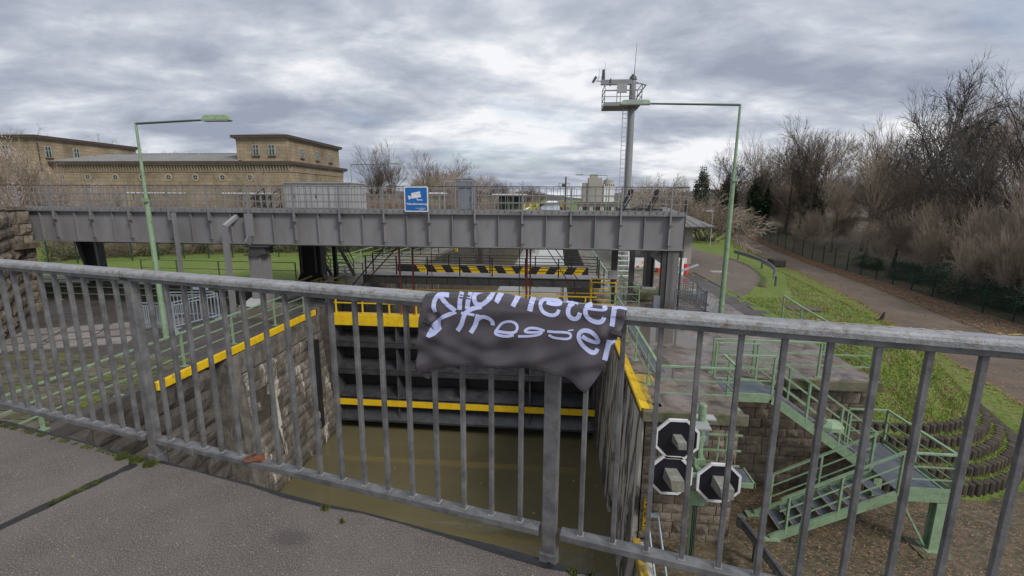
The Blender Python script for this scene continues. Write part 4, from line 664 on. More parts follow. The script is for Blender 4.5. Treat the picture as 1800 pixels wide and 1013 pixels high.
[(0.2325,0.3834,0.2127,0.3814),(0.2328,0.3812,0.2130,0.3792),(0.2335,0.3768,0.2136,0.3748),(0.2344,0.3702,0.2146,0.3682),(0.2356,0.3615,0.2158,0.3593),(0.2370,0.3525,0.2173,0.3500),(0.2385,0.3431,0.2189,0.3404),(0.2402,0.3334,0.2206,0.3305),(0.2421,0.3233,0.2225,0.3202),(0.2435,0.3156,0.2239,0.3126),(0.2444,0.3106,0.2249,0.3075),(0.2449,0.3080,0.2254,0.3049)],
[(0.2381,0.3303,0.2307,0.3238),(0.2388,0.3295,0.2313,0.3230),(0.2401,0.3279,0.2326,0.3215),(0.2420,0.3256,0.2345,0.3192),(0.2444,0.3227,0.2372,0.3159),(0.2468,0.3203,0.2403,0.3128),(0.2494,0.3181,0.2437,0.3100),(0.2521,0.3162,0.2472,0.3076),(0.2553,0.3145,0.2508,0.3056),(0.2578,0.3131,0.2533,0.3042),(0.2595,0.3121,0.2550,0.3032),(0.2603,0.3117,0.2559,0.3028)],
[(-0.5404,0.3637,-0.5222,0.3683),(-0.5394,0.3568,-0.5134,0.3636),(-0.5383,0.3499,-0.5046,0.3588),(-0.5373,0.3430,-0.4958,0.3541),(-0.5349,0.3374,-0.4868,0.3447),(-0.5326,0.3317,-0.4780,0.3355),(-0.5303,0.3261,-0.4691,0.3262),(-0.5252,0.3195,-0.4727,0.3200),(-0.5201,0.3128,-0.4764,0.3139),(-0.5151,0.3062,-0.4800,0.3077),(-0.5090,0.3003,-0.4798,0.3027),(-0.5028,0.2944,-0.4796,0.2977),(-0.4967,0.2885,-0.4794,0.2927),(-0.4886,0.2816,-0.4737,0.2891),(-0.4804,0.2748,-0.4680,0.2856),(-0.4723,0.2680,-0.4623,0.2820),(-0.4621,0.2630,-0.4530,0.2782),(-0.4518,0.2579,-0.4438,0.2744),(-0.4416,0.2529,-0.4346,0.2705),(-0.4324,0.2512,-0.4243,0.2655),(-0.4231,0.2495,-0.4140,0.2605),(-0.4139,0.2478,-0.4037,0.2555)]]
mb = MB()
for P in LETTERS:
    vs = []
    for i in range(len(P)):
        a = P[i]; m_ = 5
        for j in range(m_):
            t = j / (m_ - 1); vs.append(clothpt(a[0] + (a[2] - a[0]) * t, a[1] + (a[3] - a[1]) * t, .0022))
    fs = [(i * 5 + j, i * 5 + j + 1, (i + 1) * 5 + j + 1, (i + 1) * 5 + j) for i in range(len(P) - 1) for j in range(4)]
    mb.add(vs, fs)
lt = part('lettering', mb, 'print', ban, 'pale lilac rounded lettering reading Kilometer fresser'); lt.location = (0, 0, 0)
mb = MB(); hp = []
for i in range(121):
    s = -.575 + .73 * i / 120; hp.append((clothpt(s, vbot(s) - .010, .0018), clothpt(s, vbot(s) - .012, .0018)))
for a, b in zip(hp, hp[1:]): mb.add([a[0], a[1], b[1], b[0]], [(0, 1, 2, 3)])
part('hem', mb, 'black', ban)
mb = MB()
mb.add([clothpt(.10, .46, -.01), clothpt(.155, .51, -.012), clothpt(.08, .505, -.045), clothpt(.03, .475, -.05), clothpt(.02, .455, -.03)], [(0, 1, 2, 3, 4)])
mb.add([clothpt(-.585, .52, -.01), clothpt(-.54, .53, -.02), clothpt(-.55, .575, -.04), clothpt(-.565, .57, -.03)], [(0, 1, 2, 3)])
part('curled_corner', mb, 'cloth', ban)
for s_, v_ in ((.262, .27), (-.535, .30)):
    c = Vector(clothpt(s_, v_, .006)); mb = MB()
    mb.tube(c - u * .02, c + u * .02 + Vector((0, 0, -.008)), .009, .007, 8); mb.tube(c + Vector((0, 0, .004)), c + u * .03 + Vector((0, 0, -.03)), .005, .002, 6)
    mb.tube(c, c - nn * .05, .005, .005, 6)
    part('cable_tie', mb, 'black', ban)

# ================================================================== GIRDER BRIDGE
GY = 18.7
gb = thing('girder_bridge', 'long grey steel plate girder bridge crossing the lock with a barred railing on top', 'bridge', (-9.5, GY, -.4))
posts = [6.2] if False else []
posts = [4.35, 2.47, .54, -1.37, -3.27, -5.15, -7.03, -8.9, -10.87, -12.86, -14.65, -16.47, -18.33, -20.14, -21.92, -23.53, -25.3]
XL, XR = -26.5, 4.93
st = []
for a, b in zip(posts, posts[1:]): st += [a, (a + b) / 2]
st.append(posts[-1]); edges = [XR] + st + [XL]
for a, b in zip(edges, edges[1:]):
    part('web_panel', MB().box(b + .012, GY, -.31, a - .012, GY + .02, .96), 'steel', gb)
part('top_flange', MB().box(XL, GY - .16, .955, XR, GY + .15, .985), 'steel', gb)
part('deck_edge', MB().box(XL, GY - .17, .988, XR + .03, GY - .10, 1.12), 'steel', gb)
part('bottom_flange', MB().box(XL, GY - .14, -.36, XR, GY + .15, -.312), 'steel', gb)
part('flange_plate', MB().box(-20, GY - .11, -.40, 3.5, GY + .12, -.362), 'steel_dark', gb)
part('deck_slab', MB().box(XL, GY + .16, .98, XR, GY + 3.3, 1.09), 'asphalt', gb)
part('rear_girder', MB().box(XL, GY + 3.1, -.36, XR, GY + 3.14, .975).box(XL, GY + 3.0, -.40, XR, GY + 3.3, -.362), 'steel_dark', gb)
for i in range(22): part('cross_beam', MB().box(XR - .6 - i * 1.45, GY + .15, -.2, XR - .5 - i * 1.45, GY + 3.1, .9), 'steel_dark', gb) if i < 22 else None
for i, x in enumerate(st):
    heavy = i % 2 == 0
    if heavy:
        part('stiffener', MB().box(x - .012, GY - .15, -.30, x + .012, GY - .002, .95).box(x - .028, GY - .165, -.30, x + .028, GY - .152, .58), 'steel', gb)
        part('bracket', MB().box(x - .11, GY - .22, .57, x + .11, GY - .166, .60), 'steel_dark', gb); part('bracket', MB().box(x - .10, GY - .20, -.20, x + .10, GY - .166, -.175), 'steel_dark', gb); part('bracket', MB().box(x - .09, GY - .17, .80, x + .09, GY - .157, .82), 'steel_dark', gb)
        part('railing_post', MB().box(x - .03, GY - .235, .62, x + .03, GY - .175, 2.05), 'steel', gb)
    else:
        part('stiffener', MB().box(x - .012, GY - .12, -.30, x + .012, GY - .002, .95), 'steel', gb)
def hrails(name, par, x0, x1, y, zs, r=.017, m='steel'):
    for z in zs: part(name, MB().box(x0, y - r, z - r, x1, y + r, z + r), m, par)
hrails('railing_rail', gb, XL, XR + .05, GY - .2, (1.42, 1.73), .013)
part('railing_rail', MB().box(XL, GY - .225, 2.045, XR + .06, GY - .175, 2.075), 'steel_dark', gb)
bar = MB().box(-.011, -.011, 0, .011, .011, 1.0).mesh('railing_bar', 'steel')
k = 0; x = XR
while x > XL:
    if min(abs(x - p) for p in posts) > .08: inst('railing_bar', bar, gb, (x, GY - .2, 1.06))
    x -= .268
mb = MB(); x = XR
while x > XL: mb.box(x - .011, GY + 3.19, 1.06, x + .011, GY + 3.21, 2.04); x -= .29
part('rear_railing', mb, 'steel', gb, kind='stuff')
for z in (1.42, 1.73, 2.05): part('rear_railing_rail', MB().box(XL, GY + 3.17, z - .015, XR, GY + 3.22, z + .015), 'steel', gb)
for y in (GY - .2,): part('end_rail', MB().box(XR + .03, GY - .2, 2.045, XR + .06, GY + 3.2, 2.075).box(XR + .03, GY - .2, 1.55, XR + .05, GY + 3.2, 1.57), 'steel', gb)
for i in range(14):
    part('toe_bolt', MB().box(XR - .9 - i * 1.9, GY - .178, 1.03, XR - .86 - i * 1.9, GY - .171, 1.07), 'steel_dark', gb)
# sign on the railing
sg = thing('surveillance_sign', 'blue square sign with a white camera symbol fixed to the girder bridge railing', 'sign', (-5.63, GY - .26, 1.55))
sx0, sx1, sz0, sz1, sy = -6.12, -5.14, 1.06, 2.06, GY - .25
def rrect(x0, z0, x1, z1, rr, y, y2):
    pts = []
    for (cx, cz, a0) in ((x1 - rr, z1 - rr, 0), (x0 + rr, z1 - rr, 90), (x0 + rr, z0 + rr, 180), (x1 - rr, z0 + rr, 270)):
        for t in range(5): a = R(a0 + t * 22.5); pts.append((cx + rr * math.cos(a), cz + rr * math.sin(a)))
    n = len(pts); mb = MB(); mb.add([(x, y, z) for x, z in pts] + [(x, y2, z) for x, z in pts], [tuple(range(n)), tuple(range(n, 2 * n))[::-1]] + [(i, n + i, n + (i + 1) % n, (i + 1) % n) for i in range(n)]); return mb
part('plate', rrect(sx0, sz0, sx1, sz1, .06, sy, sy + .03), 'white', sg)
part('blue_field', rrect(sx0 + .045, sz0 + .045, sx1 - .045, sz1 - .045, .03, sy - .003, sy - .0005), 'signblue', sg)
def spoly(mb, pts, y=sy - .005):   # sign coordinates 0..1 from the lower left
    n = len(pts); q = [(sx0 + a * (sx1 - sx0), sz0 + b * (sz1 - sz0)) for a, b in pts]
    return mb.add([(x, y, z) for x, z in q] + [(x, y + .002, z) for x, z in q], [tuple(range(n)), tuple(range(n, 2 * n))[::-1]] + [(i, n + i, n + (i + 1) % n, (i + 1) % n) for i in range(n)])
mb = MB(); spoly(mb, [(.30, .74), (.67, .81), (.71, .58), (.30, .52)]); spoly(mb, [(.15, .64), (.20, .47), (.28, .53), (.28, .62)])
spoly(mb, [(.51, .545), (.535, .545), (.56, .49), (.77, .485), (.77, .455), (.54, .455)])
part('camera_symbol', mb, 'white', sg)
mb = MB(); spoly(mb, [(.42, .745), (.52, .695), (.69, .715), (.69, .705), (.52, .683), (.41, .735)], sy - .007); part('symbol_line', mb, 'signblue', sg)
tm = text_mesh('Videoüberwachung', .118, .001); tm.materials.append(M['white']); o = inst('lettering', tm, sg, (-5.605, sy - .006, 1.335), (R(90), 0, 0), (.93, 1, 1))
tm = text_mesh('Wasser- und Schifffahrtsamt', .043, .001); tm.materials.append(M['white']); inst('small_print', tm, sg, (-5.46, sy - .006, 1.19), (R(90), 0, 0), (.85, 1, 1))
tm = text_mesh('Duisburg-Rhein', .043, .001); tm.materials.append(M['white']); inst('small_print', tm, sg, (-5.43, sy - .006, 1.135), (R(90), 0, 0), (.85, 1, 1))

# supports of the girder bridge
def support(label, mbs, loc, cat='support', name='bridge_support'):
    t = thing(name, label, cat, loc)
    for n_, mb, m in mbs: part(n_, mb, m, t)
    return t
support('slim grey post clasping the girder above a boxed leg, left of the black legs', [
    ('strap', MB().box(-13.0, GY - .30, .0, -12.66, GY - .23, .93).bar((-12.8, GY - .27, 0), (-12.9, GY - .42, -.32), .34, .05, (1, 0, 0)), 'steel'),
    ('bearing', MB().box(-13.15, GY - .3, -.46, -12.1, GY + .5, -.42).box(-13.0, GY - .2, -.78, -12.3, GY + .4, -.46).box(-13.2, GY - .3, -.84, -12.5, GY + .4, -.79), 'steel_dark'),
    ('leg', MB().box(-13.1, GY - .15, Q + .45, -12.68, GY - .1, -.85).box(-12.66, GY - .15, Q + .45, -12.62, GY + .35, -.85).box(-13.1, GY + .3, Q + .45, -12.4, GY + .35, -.85), 'steel'),
    ('pedestal', MB().box(-13.6, GY - .5, Q, -12.2, GY + .6, Q + .45), 'concrete'),
    ('cover_plate', MB().add([(-13.5, GY - .55, Q + .5), (-12.7, GY - .55, Q + .5), (-12.5, GY - .1, Q + .8), (-13.2, GY - .1, Q + .8)], [(0, 1, 2, 3)]), 'cabinet')], (-12.9, GY, Q))
support('grey cable duct bending out of the girder web and dropping to the quay', [
    ('elbow', MB().bar((-13.5, GY - .0, .84), (-13.76, GY - .52, .40), .15, .13, (1, 0, 0)), 'cabinet'),
    ('slot', MB().box(-13.6, GY - .012, .75, -13.25, GY - .003, 1.0 - .06), 'black'),
    ('duct', MB().box(-13.86, GY - .60, Q, -13.66, GY - .45, .40), 'steel')], (-13.75, GY - .55, Q), 'cable duct', 'cable_duct')
solo('conduit_post', MB().box(-16.05, GY - .55, Q, -15.93, GY - .43, .95), 'steel', 'thin dark grey post in front of the girder right of the left lamp', 'post', (-16, GY - .5, Q))
support('tapered grey leg under the far left end of the girder bridge', [('leg', MB().add([(-24.6, 21.5, -.4), (-23.4, 21.5, -.4), (-23.3, 21.5, Q), (-23.9, 21.5, Q), (-24.6, 21.9, -.4), (-23.4, 21.9, -.4), (-23.3, 21.9, Q), (-23.9, 21.9, Q)], [(0, 3, 2, 1), (4, 5, 6, 7), (0, 4, 7, 3), (1, 2, 6, 5)]), 'steel_dark'),
    ('flange', MB().box(-24.05, 21.35, -.4, -23.45, 21.49, -.38).bar((-24.35, 21.44, -.4), (-23.85, 21.44, Q), .04, .12).bar((-23.4, 21.44, -.4), (-23.3, 21.44, Q), .04, .12), 'steel')], (-23.8, 21.6, Q))
def blackleg(label, x0, x1, y, zt, zb, name='black_leg'):
    t = thing(name, label, 'bridge leg', ((x0 + x1) / 2, y, zb)); w = x1 - x0
    part('web', MB().add([(x0 + .05, y, zt), (x1 - .05, y, zt), (x1 - .05, y, zb + .9), (x1 + .35, y, zb), (x0 - .35, y, zb), (x0 + .05, y, zb + .9)] + [(a, y + .3, b) for a, b in ((x0 + .05, zt), (x1 - .05, zt), (x1 - .05, zb + .9), (x1 + .35, zb), (x0 - .35, zb), (x0 + .05, zb + .9))],
        [(0, 5, 4, 3, 2, 1), (6, 7, 8, 9, 10, 11)] + [(i, (i + 1) % 6, 6 + (i + 1) % 6, 6 + i) for i in range(6)]), 'black', t)
    for xx in (x0 + .22, x1 - .35): part('rib', MB().box(xx, y - .14, zb + .95, xx + .03, y - .002, zt), 'steel', t)
    part('side_plate', MB().box(x1 - .05, y - .15, zb + .9, x1 + .02, y + .35, zt), 'steel_dark', t)
    return t
blackleg('broad black riveted leg under the platform beside the dark stairs', -14.35, -12.95, 24.5, -.3, Q)
t = support('narrow black column on the concrete block right of the lock', [('shaft', MB().box(4.62, 24.2, -2.85, 4.98, 24.5, -.3), 'black'), ('flange', MB().box(4.56, 24.12, -2.85, 4.62, 24.55, -.3).box(4.98, 24.12, -2.85, 5.04, 24.55, -.3), 'steel_dark'), ('base_plate', MB().box(4.45, 24.0, -2.95, 5.15, 24.7, -2.86), 'cabinet')], (4.8, 24.3, Q))
part('concrete_block', MB().box(3.9, 23.5, Q, 6.05, 25.2, -2.95), 'cap', t, bevel=.12)
support('slim dark column with a small grey box beside the yellow guard', [('shaft', MB().box(2.66, 22.4, Q, 2.95, 22.6, -.4), 'steel_dark'), ('switch_box', MB().box(2.5, 22.15, -2.15, 2.95, 22.38, -1.75), 'cabinet')], (2.8, 22.5, Q))
support('second slim dark column right of the boxed column', [('shaft', MB().box(3.6, 23.0, Q, 3.85, 23.2, -.4), 'steel_dark')], (3.7, 23.1, Q))
support('wide pale grey box column with a bracket under the right end of the girder', [
    ('front_plate', MB().box(5.22, 22.2, Q + .15, 5.72, 22.3, -.75), 'steel'), ('side_plate', MB().box(4.98, 22.25, Q, 5.21, 22.6, -.65), 'steel_dark'),
    ('knee_brace', MB().add([(3.6, 22.3, -.42), (5.2, 22.3, -.42), (5.2, 22.3, -1.35), (4.9, 22.3, -1.35), (3.6, 22.4, -.42), (5.2, 22.4, -.42), (5.2, 22.4, -1.35), (4.9, 22.4, -1.35)], [(0, 3, 2, 1), (4, 5, 6, 7), (0, 1, 5, 4), (0, 4, 7, 3)]), 'steel_dark'),
    ('cap_plate', MB().box(4.95, 22.1, -.74, 5.85, 22.5, -.66), 'steel_dark'),
    ('side_box', MB().box(4.65, 22.0, Q, 4.95, 22.2, -2.9), 'cabinet2')], (5.4, 22.4, Q))
solo('drain_pipe', MB().tube((5.55, 21.0, 1.6), (5.75, 21.9, -.5), .05, .05, 8).tube((5.75, 21.9, -.5), (5.75, 21.9, Q), .05, .05, 8), 'steel_dark', 'thin dark pipe standing at the right end of the girder bridge', 'pipe', (5.75, 21.9, Q))

# gate between the walls
gt = thing('lift_gate', 'dark steel lift gate with two yellow beams closing the lock between its walls', 'lock gate', (-4.2, 20.2, WL))
GX0, GX1 = -10.36, 1.93
part('top_beam', MB().box(GX0, 20.0, -4.22, GX1, 20.5, -3.70), 'yellow', gt, bevel=.015)
part('skin_plate', MB().box(GX0, 20.95, WL + .02, GX1, 21.0, -4.1), 'black', gt)  # black; lower end added to darken the pale gap under the gate
for z, m in ((-5.1, 'gate'), (-6.45, 'gate')):
    part('girder', MB().box(GX0, 20.08, z - .05, GX1, 20.94, z).box(GX0, 20.02, z - .16, GX1, 20.075, z + .05), m, gt)
    part('sloped_plate', MB().add([(GX0, 20.1, z + .06), (GX1, 20.1, z + .06), (GX1, 20.8, z + .36), (GX0, 20.8, z + .36)], [(0, 1, 2, 3)]), m, gt)
part('lower_beam', MB().box(GX0, 20.0, -8.17, GX1, 20.04, -7.88), 'yellow_dirty' if False else 'yellow', gt)
part('lower_shelf', MB().box(GX0, 20.045, -7.92, GX1, 20.94, -7.87).add([(GX0, 20.1, -7.80), (GX1, 20.1, -7.80), (GX1, 20.8, -7.45), (GX0, 20.8, -7.45)], [(0, 1, 2, 3)]), 'gate', gt)
part('sill_beam', MB().add([(GX0, 20.05, -8.92), (GX1, 20.05, -8.92), (GX1, 20.5, -8.4), (GX0, 20.5, -8.4)], [(0, 1, 2, 3)]).box(GX0, 20.0, -8.99, GX1, 20.9, -8.93), 'gate', gt)
for x in (GX0 + .05, -7.35, -4.2, -1.1, GX1 - .12): part('upright', MB().box(x, 20.12, -8.9, x + .07, 20.93, -4.25), 'steel_dark', gt)
part('chain', MB().tube((-1.32, 19.95, -9.3), (-1.32, 19.95, -4.3), .02, .02, 6), 'black', gt)
for x in [GX0 + .15 + i * 1.28 for i in range(10)]:
    part('guard_post', MB().box(x, 20.2, -3.69, x + .06, 20.26, -2.62), 'yellow', gt)
for z in (-2.64, -3.2): part('guard_rail', MB().box(GX0 + .1, 20.205, z - .025, GX1 - .1, 20.255, z + .025), 'yellow', gt)
part('rear_guard_rail', MB().box(GX0 + .1, 21.0, -2.66, GX1 - .1, 21.04, -2.62).box(GX0 + .1, 21.0, -3.2, GX1 - .1, 21.04, -3.16), 'yellow', gt)
struct('gate_recess', MB().box(-11.05, 20.1, -12, -10.4, 20.3, Q - .35), 'stone_dark')
struct('gate_recess', MB().box(1.95, 20.1, -12, 2.3, 20.3, Q - .35), 'stone_dark')
# yellow cages at the gate ends
def cage(label, x0, x1, y0, y1, z0, z1, m='yellow', w=.06, name='safety_cage', cat='guard'):
    t = thing(name, label, cat, ((x0 + x1) / 2, (y0 + y1) / 2, z0))
    for x in (x0, x1):
        for y in (y0, y1): part('post', MB().cbox(x, y, (z0 + z1) / 2, w, w, z1 - z0), m, t)
    for z in (z1, (z0 + z1) / 2 + .05, z0 + .08):
        for y in (y0, y1): part('rail', MB().box(x0 + w / 2, y - w / 3, z - w / 2, x1 - w / 2, y + w / 3, z + w / 2), m, t)
        for x in (x0, x1): part('rail', MB().box(x - w / 3, y0 + w / 2, z - w / 2, x + w / 3, y1 - w / 2, z + w / 2), m, t)
    return t
cage('yellow safety cage on the quay right of the gate', 1.75, 2.9, 22.3, 23.3, Q, -2.35)
cage('dull yellow safety cage on the quay left of the gate', -12.4, -11.0, 22.2, 23.2, Q, -2.6, 'yellow_dirty')
t = thing('angle_frame', 'worn yellow angle frame beside the foot of the black leg', 'frame', (-13.2, 21.8, Q)); part('top_bar', MB().box(-13.9, 21.8, -2.7, -12.5, 21.86, -2.62), 'yellow_dirty', t); part('upright', MB().box(-13.9, 21.8, Q, -13.84, 21.86, -2.7), 'yellow_dirty', t); part('brace', MB().bar((-14.2, 21.8, -3.1), (-12.9, 23.2, -2.5), .07, .07), 'yellow_dirty', t)
# hoisting rods
for i, (x, y, rr, lab) in enumerate([(-7.05, 20.25, .045, 'thick red hoisting rod, leftmost of the red rods'), (-6.55, 20.6, .05, 'thick dull red hoisting rod second from the left'), (-5.8, 21.1, .018, 'thin red rod right of the two thick left ones'),
        (-1.66, 21.0, .02, 'thin dark rod left of the middle pair'), (-1.28, 20.25, .05, 'bright red hoisting rod in the middle of the gate'), (-1.13, 20.4, .035, 'dark red rod close behind the bright middle one')]):
    solo('hoisting_rod', MB().tube((x, y, -3.69), (x, y, .95), rr, rr, 8), 'red' if i != 3 else 'steel_dark', lab, 'rod', (x, y, -3.69))
def cablething(p, q, rr, m, lab): solo('stay_cable', MB().tube(p, q, rr, rr, 6), m, lab, 'cable', p)
cablething((1.35, 21.0, -3.3), (-.95, 21.0, .2), .022, 'rust', 'rusty slanting cable, left of the right-hand pair')
cablething((1.9, 21.3, -3.2), (-.7, 21.3, .2), .022, 'steel_dark', 'dark slanting cable, right of the right-hand pair')
cablething((-11.2, 23.6, -3.4), (-7.2, 21.2, .3), .03, 'steel_dark', 'dark slanting cable running down to the left end of the footbridge')
cablething((-10.6, 23.2, -3.4), (-6.5, 21.2, .3), .03, 'rust', 'rusty slanting cable crossing the left end of the footbridge')

# footbridge beyond the gate
fb = thing('footbridge', 'low dark steel footbridge with thin black railings behind the lift gate', 'footbridge', (-4.3, 26.6, -3.4))
part('beam', MB().box(-11.3, 26.0, -3.2, 2.55, 26.06, -2.76), 'steel_dark', fb); part('beam_flange', MB().box(-11.3, 25.94, -3.23, 2.55, 26.12, -3.205), 'steel_dark', fb)
part('beam', MB().box(-11.3, 27.1, -3.2, 2.55, 27.16, -2.76), 'steel_dark', fb)
part('deck_plate', MB().box(-11.35, 25.93, -2.755, 2.6, 27.2, -2.70), 'steel', fb)
for i in range(12): part('beam_rib', MB().box(-11.1 + i * 1.22, 25.96, -3.19, -11.07 + i * 1.22, 25.998, -2.78), 'steel_dark', fb)
for y, xs_ in ((26.0, [-11.1, -9.25, -7.4, -5.5, -3.62, -1.72, .15, 2.4]), (27.1, [-11.1, -8.6, -6.4, -3.9, -1.2, .9, 2.4])):
    for x in xs_: part('railing_post', MB().cbox(x, y, -2.15, .07, .05, 1.08), 'black', fb)
    for z in (-1.62, -1.98, -2.34): part('railing_rail', MB().box(-11.1, y - .02, z - .02, 2.4, y + .02, z + .02), 'black', fb)
fb.location.z -= .10
# hazard striped barrier
hz = thing('striped_barrier', 'black and yellow diagonally striped barrier beam behind the footbridge', 'barrier', (-4, 30, -3.4))
part('beam', MB().box(-10.6, 30.0, -3.52, 2.1, 30.3, -2.85), 'black', hz)
for i in range(10):
    x = -9.35 + i * 1.17; left = x < -3.4; d = .42
    a, b = (x, x + .58); sh = d if left else -d
    if not left: a += .2; b += .2
    part('yellow_stripe', MB().add([(a, 29.994, -2.87), (b, 29.994, -2.87), (b + sh, 29.994, -3.50), (a + sh, 29.994, -3.50), (a, 29.998, -2.87), (b, 29.998, -2.87), (b + sh, 29.998, -3.50), (a + sh, 29.998, -3.50)], [(0, 3, 2, 1), (0, 1, 5, 4), (3, 7, 6, 2), (0, 4, 7, 3), (1, 2, 6, 5)]), 'yellow', hz)
part('wooden_top', MB().box(-10.6, 29.97, -2.845, 2.1, 30.35, -2.81), 'concrete', hz)

hz.location.z += .08
# yellow kerb noses
yk = thing('yellow_edge_strip', 'bright yellow steel edge strip along the left lock wall', 'edge strip', (-11.05, 15.5, Q))
for i in range(8):
    y0 = 11.2 + i * 1.085; part('strip', MB().box(-11.1, y0, Q - .24, -10.985, y0 + 1.075, Q + .02), 'yellow', yk, bevel=.02)
yk = thing('yellow_edge_strip', 'bright yellow steel edge strip along the right lock wall', 'edge strip', (2.25, 15.5, Q))
for i in range(8):
    y0 = 11.0 + i * 1.12; mb = MB().tube((2.22, y0, Q - .02), (2.22, y0 + 1.11, Q - .02), .055, .055, 10).box(2.2, y0, Q + .003, 2.40, y0 + 1.11, Q + .022)
    part('strip', mb, 'yellow', yk)
struct('yellow_wash', MB().prism([(2.41, 11.0), (2.52, 11.0), (2.62, 12.6), (2.9, 12.9), (2.9, 13.3), (2.41, 13.4)], Q, Q + .004), 'yellow_dirty')

# ------------------------------------------------ green handrails
def railing(label, runs, h=1.05, m='green', group=None, name='green_railing', mids=2, w=.045, postw=.07, base=True, cat='railing'):
    """runs: list of polylines of foot points; posts at every vertex flagged"""
    p0 = runs[0][0]; t = thing(name, label, cat, p0[:3], group)
    for run in runs:
        for i, p in enumerate(run):
            x, y, z = p[:3]; nopost = len(p) > 3
            if not nopost:
                part('post', MB().box(x - postw * .35, y - postw / 2, z, x + postw * .35, y + postw / 2, z + h - .01), m, t)
                if base: part('base_plate', MB().box(x - .1, y - .08, z + .002, x + .1, y + .08, z + .016), m, t)
        for a, b in zip(run, run[1:]):
            a, b = Vector(a[:3]), Vector(b[:3]); d = (b - a).normalized() * .0
            part('handrail', MB().bar(a + Vector((0, 0, h)), b + Vector((0, 0, h)), .075, .04), m, t)
            for k in range(mids):
                zz = h * (k + 1) / (mids + 1); part('mid_rail', MB().bar(a + Vector((0, 0, zz)), b + Vector((0, 0, zz)), .02, .035), m, t)
    return t
railing('pale green railing along the left lock wall edge', [[(-11.28, 3.0, Q), (-11.28, 5.6, Q), (-11.28, 8.5, Q), (-11.28, 10.32, Q), (-11.28, 12.5, Q), (-11.28, 14.72, Q), (-11.28, 17.2, Q), (-11.28, 19.4, Q)]])
railing('green railing across the left quay in front of the dark pit', [[(-27, 20.4, Q), (-24.6, 20.4, Q), (-22.4, 20.4, Q), (-19.9, 20.4, Q), (-17.5, 20.4, Q), (-15.3, 20.4, Q)]])
railing('dark green railing at the foot of the meadow', [[(-27, 27.6, Q), (-24.5, 27.6, Q), (-21.6, 27.6, Q), (-19, 27.6, Q), (-16.4, 27.6, Q)]], m='green_dark', mids=1)
railing('green railing on the left walkway around the pit corner', [[(-13.8, 28, Q), (-12.15, 28, Q), (-12.2, 33, Q), (-12.2, 38, Q), (-12.2, 44, Q), (-12.2, 52, Q)], [(-13.8, 28, Q), (-13.9, 31, Q)]])
railing('outer green railing along the left walkway by the meadow', [[(-15.2, 31.0, Q), (-15.3, 35, Q), (-15.3, 40, Q), (-15.4, 46, Q), (-15.4, 53, Q), (-15.4, 60, Q)]])
railing('short green railing crossing the left walkway', [[(-11.3, 21.5, Q), (-11.3, 23.9, Q), (-12.2, 25.6, Q)]])
railing('green railing along the right lock edge, corner post at the quay end', [[(2.63, 11.25, Q), (2.63, 12.6, Q), (2.63, 14.6, Q), (2.63, 16.6, Q), (2.63, 18.6, Q), (2.63, 20.4, Q)], [(2.63, 11.25, Q), (4.53, 11.22, Q), (4.53, 12.3, Q, 1)]])
railing('green railing along the right chamber edge beyond the gate', [[(2.9, 24.5, Q), (2.9, 28, Q), (2.9, 31, Q), (2.9, 34, Q), (2.9, 38, Q), (2.9, 43, Q), (2.9, 49, Q), (2.9, 56, Q)], [(2.9, 28, Q), (5.2, 28, Q)]])
railing('second green railing parallel to the right chamber railing', [[(4.5, 30, Q), (4.6, 33, Q), (4.6, 37, Q), (4.6, 42, Q), (4.6, 48, Q), (4.6, 56, Q)]])
railing('green railing around the pit beside the concrete block', [[(2.6, 21.9, Q), (3.95, 21.9, Q), (3.6, 24.5, Q), (3.3, 27.5, Q)]])
railing('green railing on the concrete slab behind the stair head', [[(4.75, 13.75, Q), (5.9, 13.75, Q), (7.75, 13.72, Q), (9.2, 13.72, Q), (9.25, 16.2, Q), (9.5, 18.4, Q), (9.85, 20.6, Q)]])

# ------------------------------------------------ stairs down to the yard
LZ = -5.5; YZ = -7.06
sr = thing('green_staircase', 'green steel staircase with a landing leading from the quay down to the yard', 'staircase', (8, 12.5, YZ))
def chan(mb, p, q, h=.24): return mb.bar(p, q, .06, h)
for y in (12.3, 13.36):
    part('upper_stringer', chan(chan(chan(MB(), (4.66, y, Q - .13), (5.85, y, Q - .13)), (5.85, y, Q - .13), (8.62, y, LZ - .1)), (8.62, y, LZ - .1), (8.9, y, LZ - .12)), 'green', sr)
for y in (11.27, 12.22):
    part('lower_stringer', chan(chan(MB(), (8.62, y, LZ - .12), (9.8, y, LZ - .12)), (8.62, y, LZ - .12), (5.75, y, YZ - .02)), 'green', sr)
part('landing_beam', MB().box(9.8, 11.24, LZ - .24, 9.87, 13.75, LZ - .01), 'green', sr)
part('landing_beam', MB().box(8.62, 13.69, LZ - .24, 9.8, 13.75, LZ - .01), 'green', sr)
part('landing_plate', MB().box(8.6, 11.31, LZ - .008, 9.79, 13.68, LZ + .015), 'grating', sr)
part('head_plate', MB().box(4.67, 12.34, Q - .03, 5.85, 13.32, Q - .005), 'grating', sr)
part('kick_plate', MB().box(8.7, 11.25, LZ + .016, 9.85, 11.262, LZ + .14).box(9.84, 11.27, LZ + .016, 9.852, 13.7, LZ + .14), 'green', sr)
tread = MB().box(-.14, -.5, -.03, .14, .5, 0).mesh('tread', 'grating'); nose = MB().box(-.155, -.5, -.035, -.142, .5, .004).mesh('nosing', 'nosing')
nst = 11
for i in range(1, nst):
    x = 5.85 + (8.62 - 5.85) * i / nst; z = Q + (LZ - Q) * i / nst; t_ = inst('tread', tread, sr, (x, 12.83, z), scale=(.95, 1.0, 1)); inst('nosing', nose, t_, (x, 12.83, z), (0, 0, math.pi), (1, 1, 1))
nst = 9
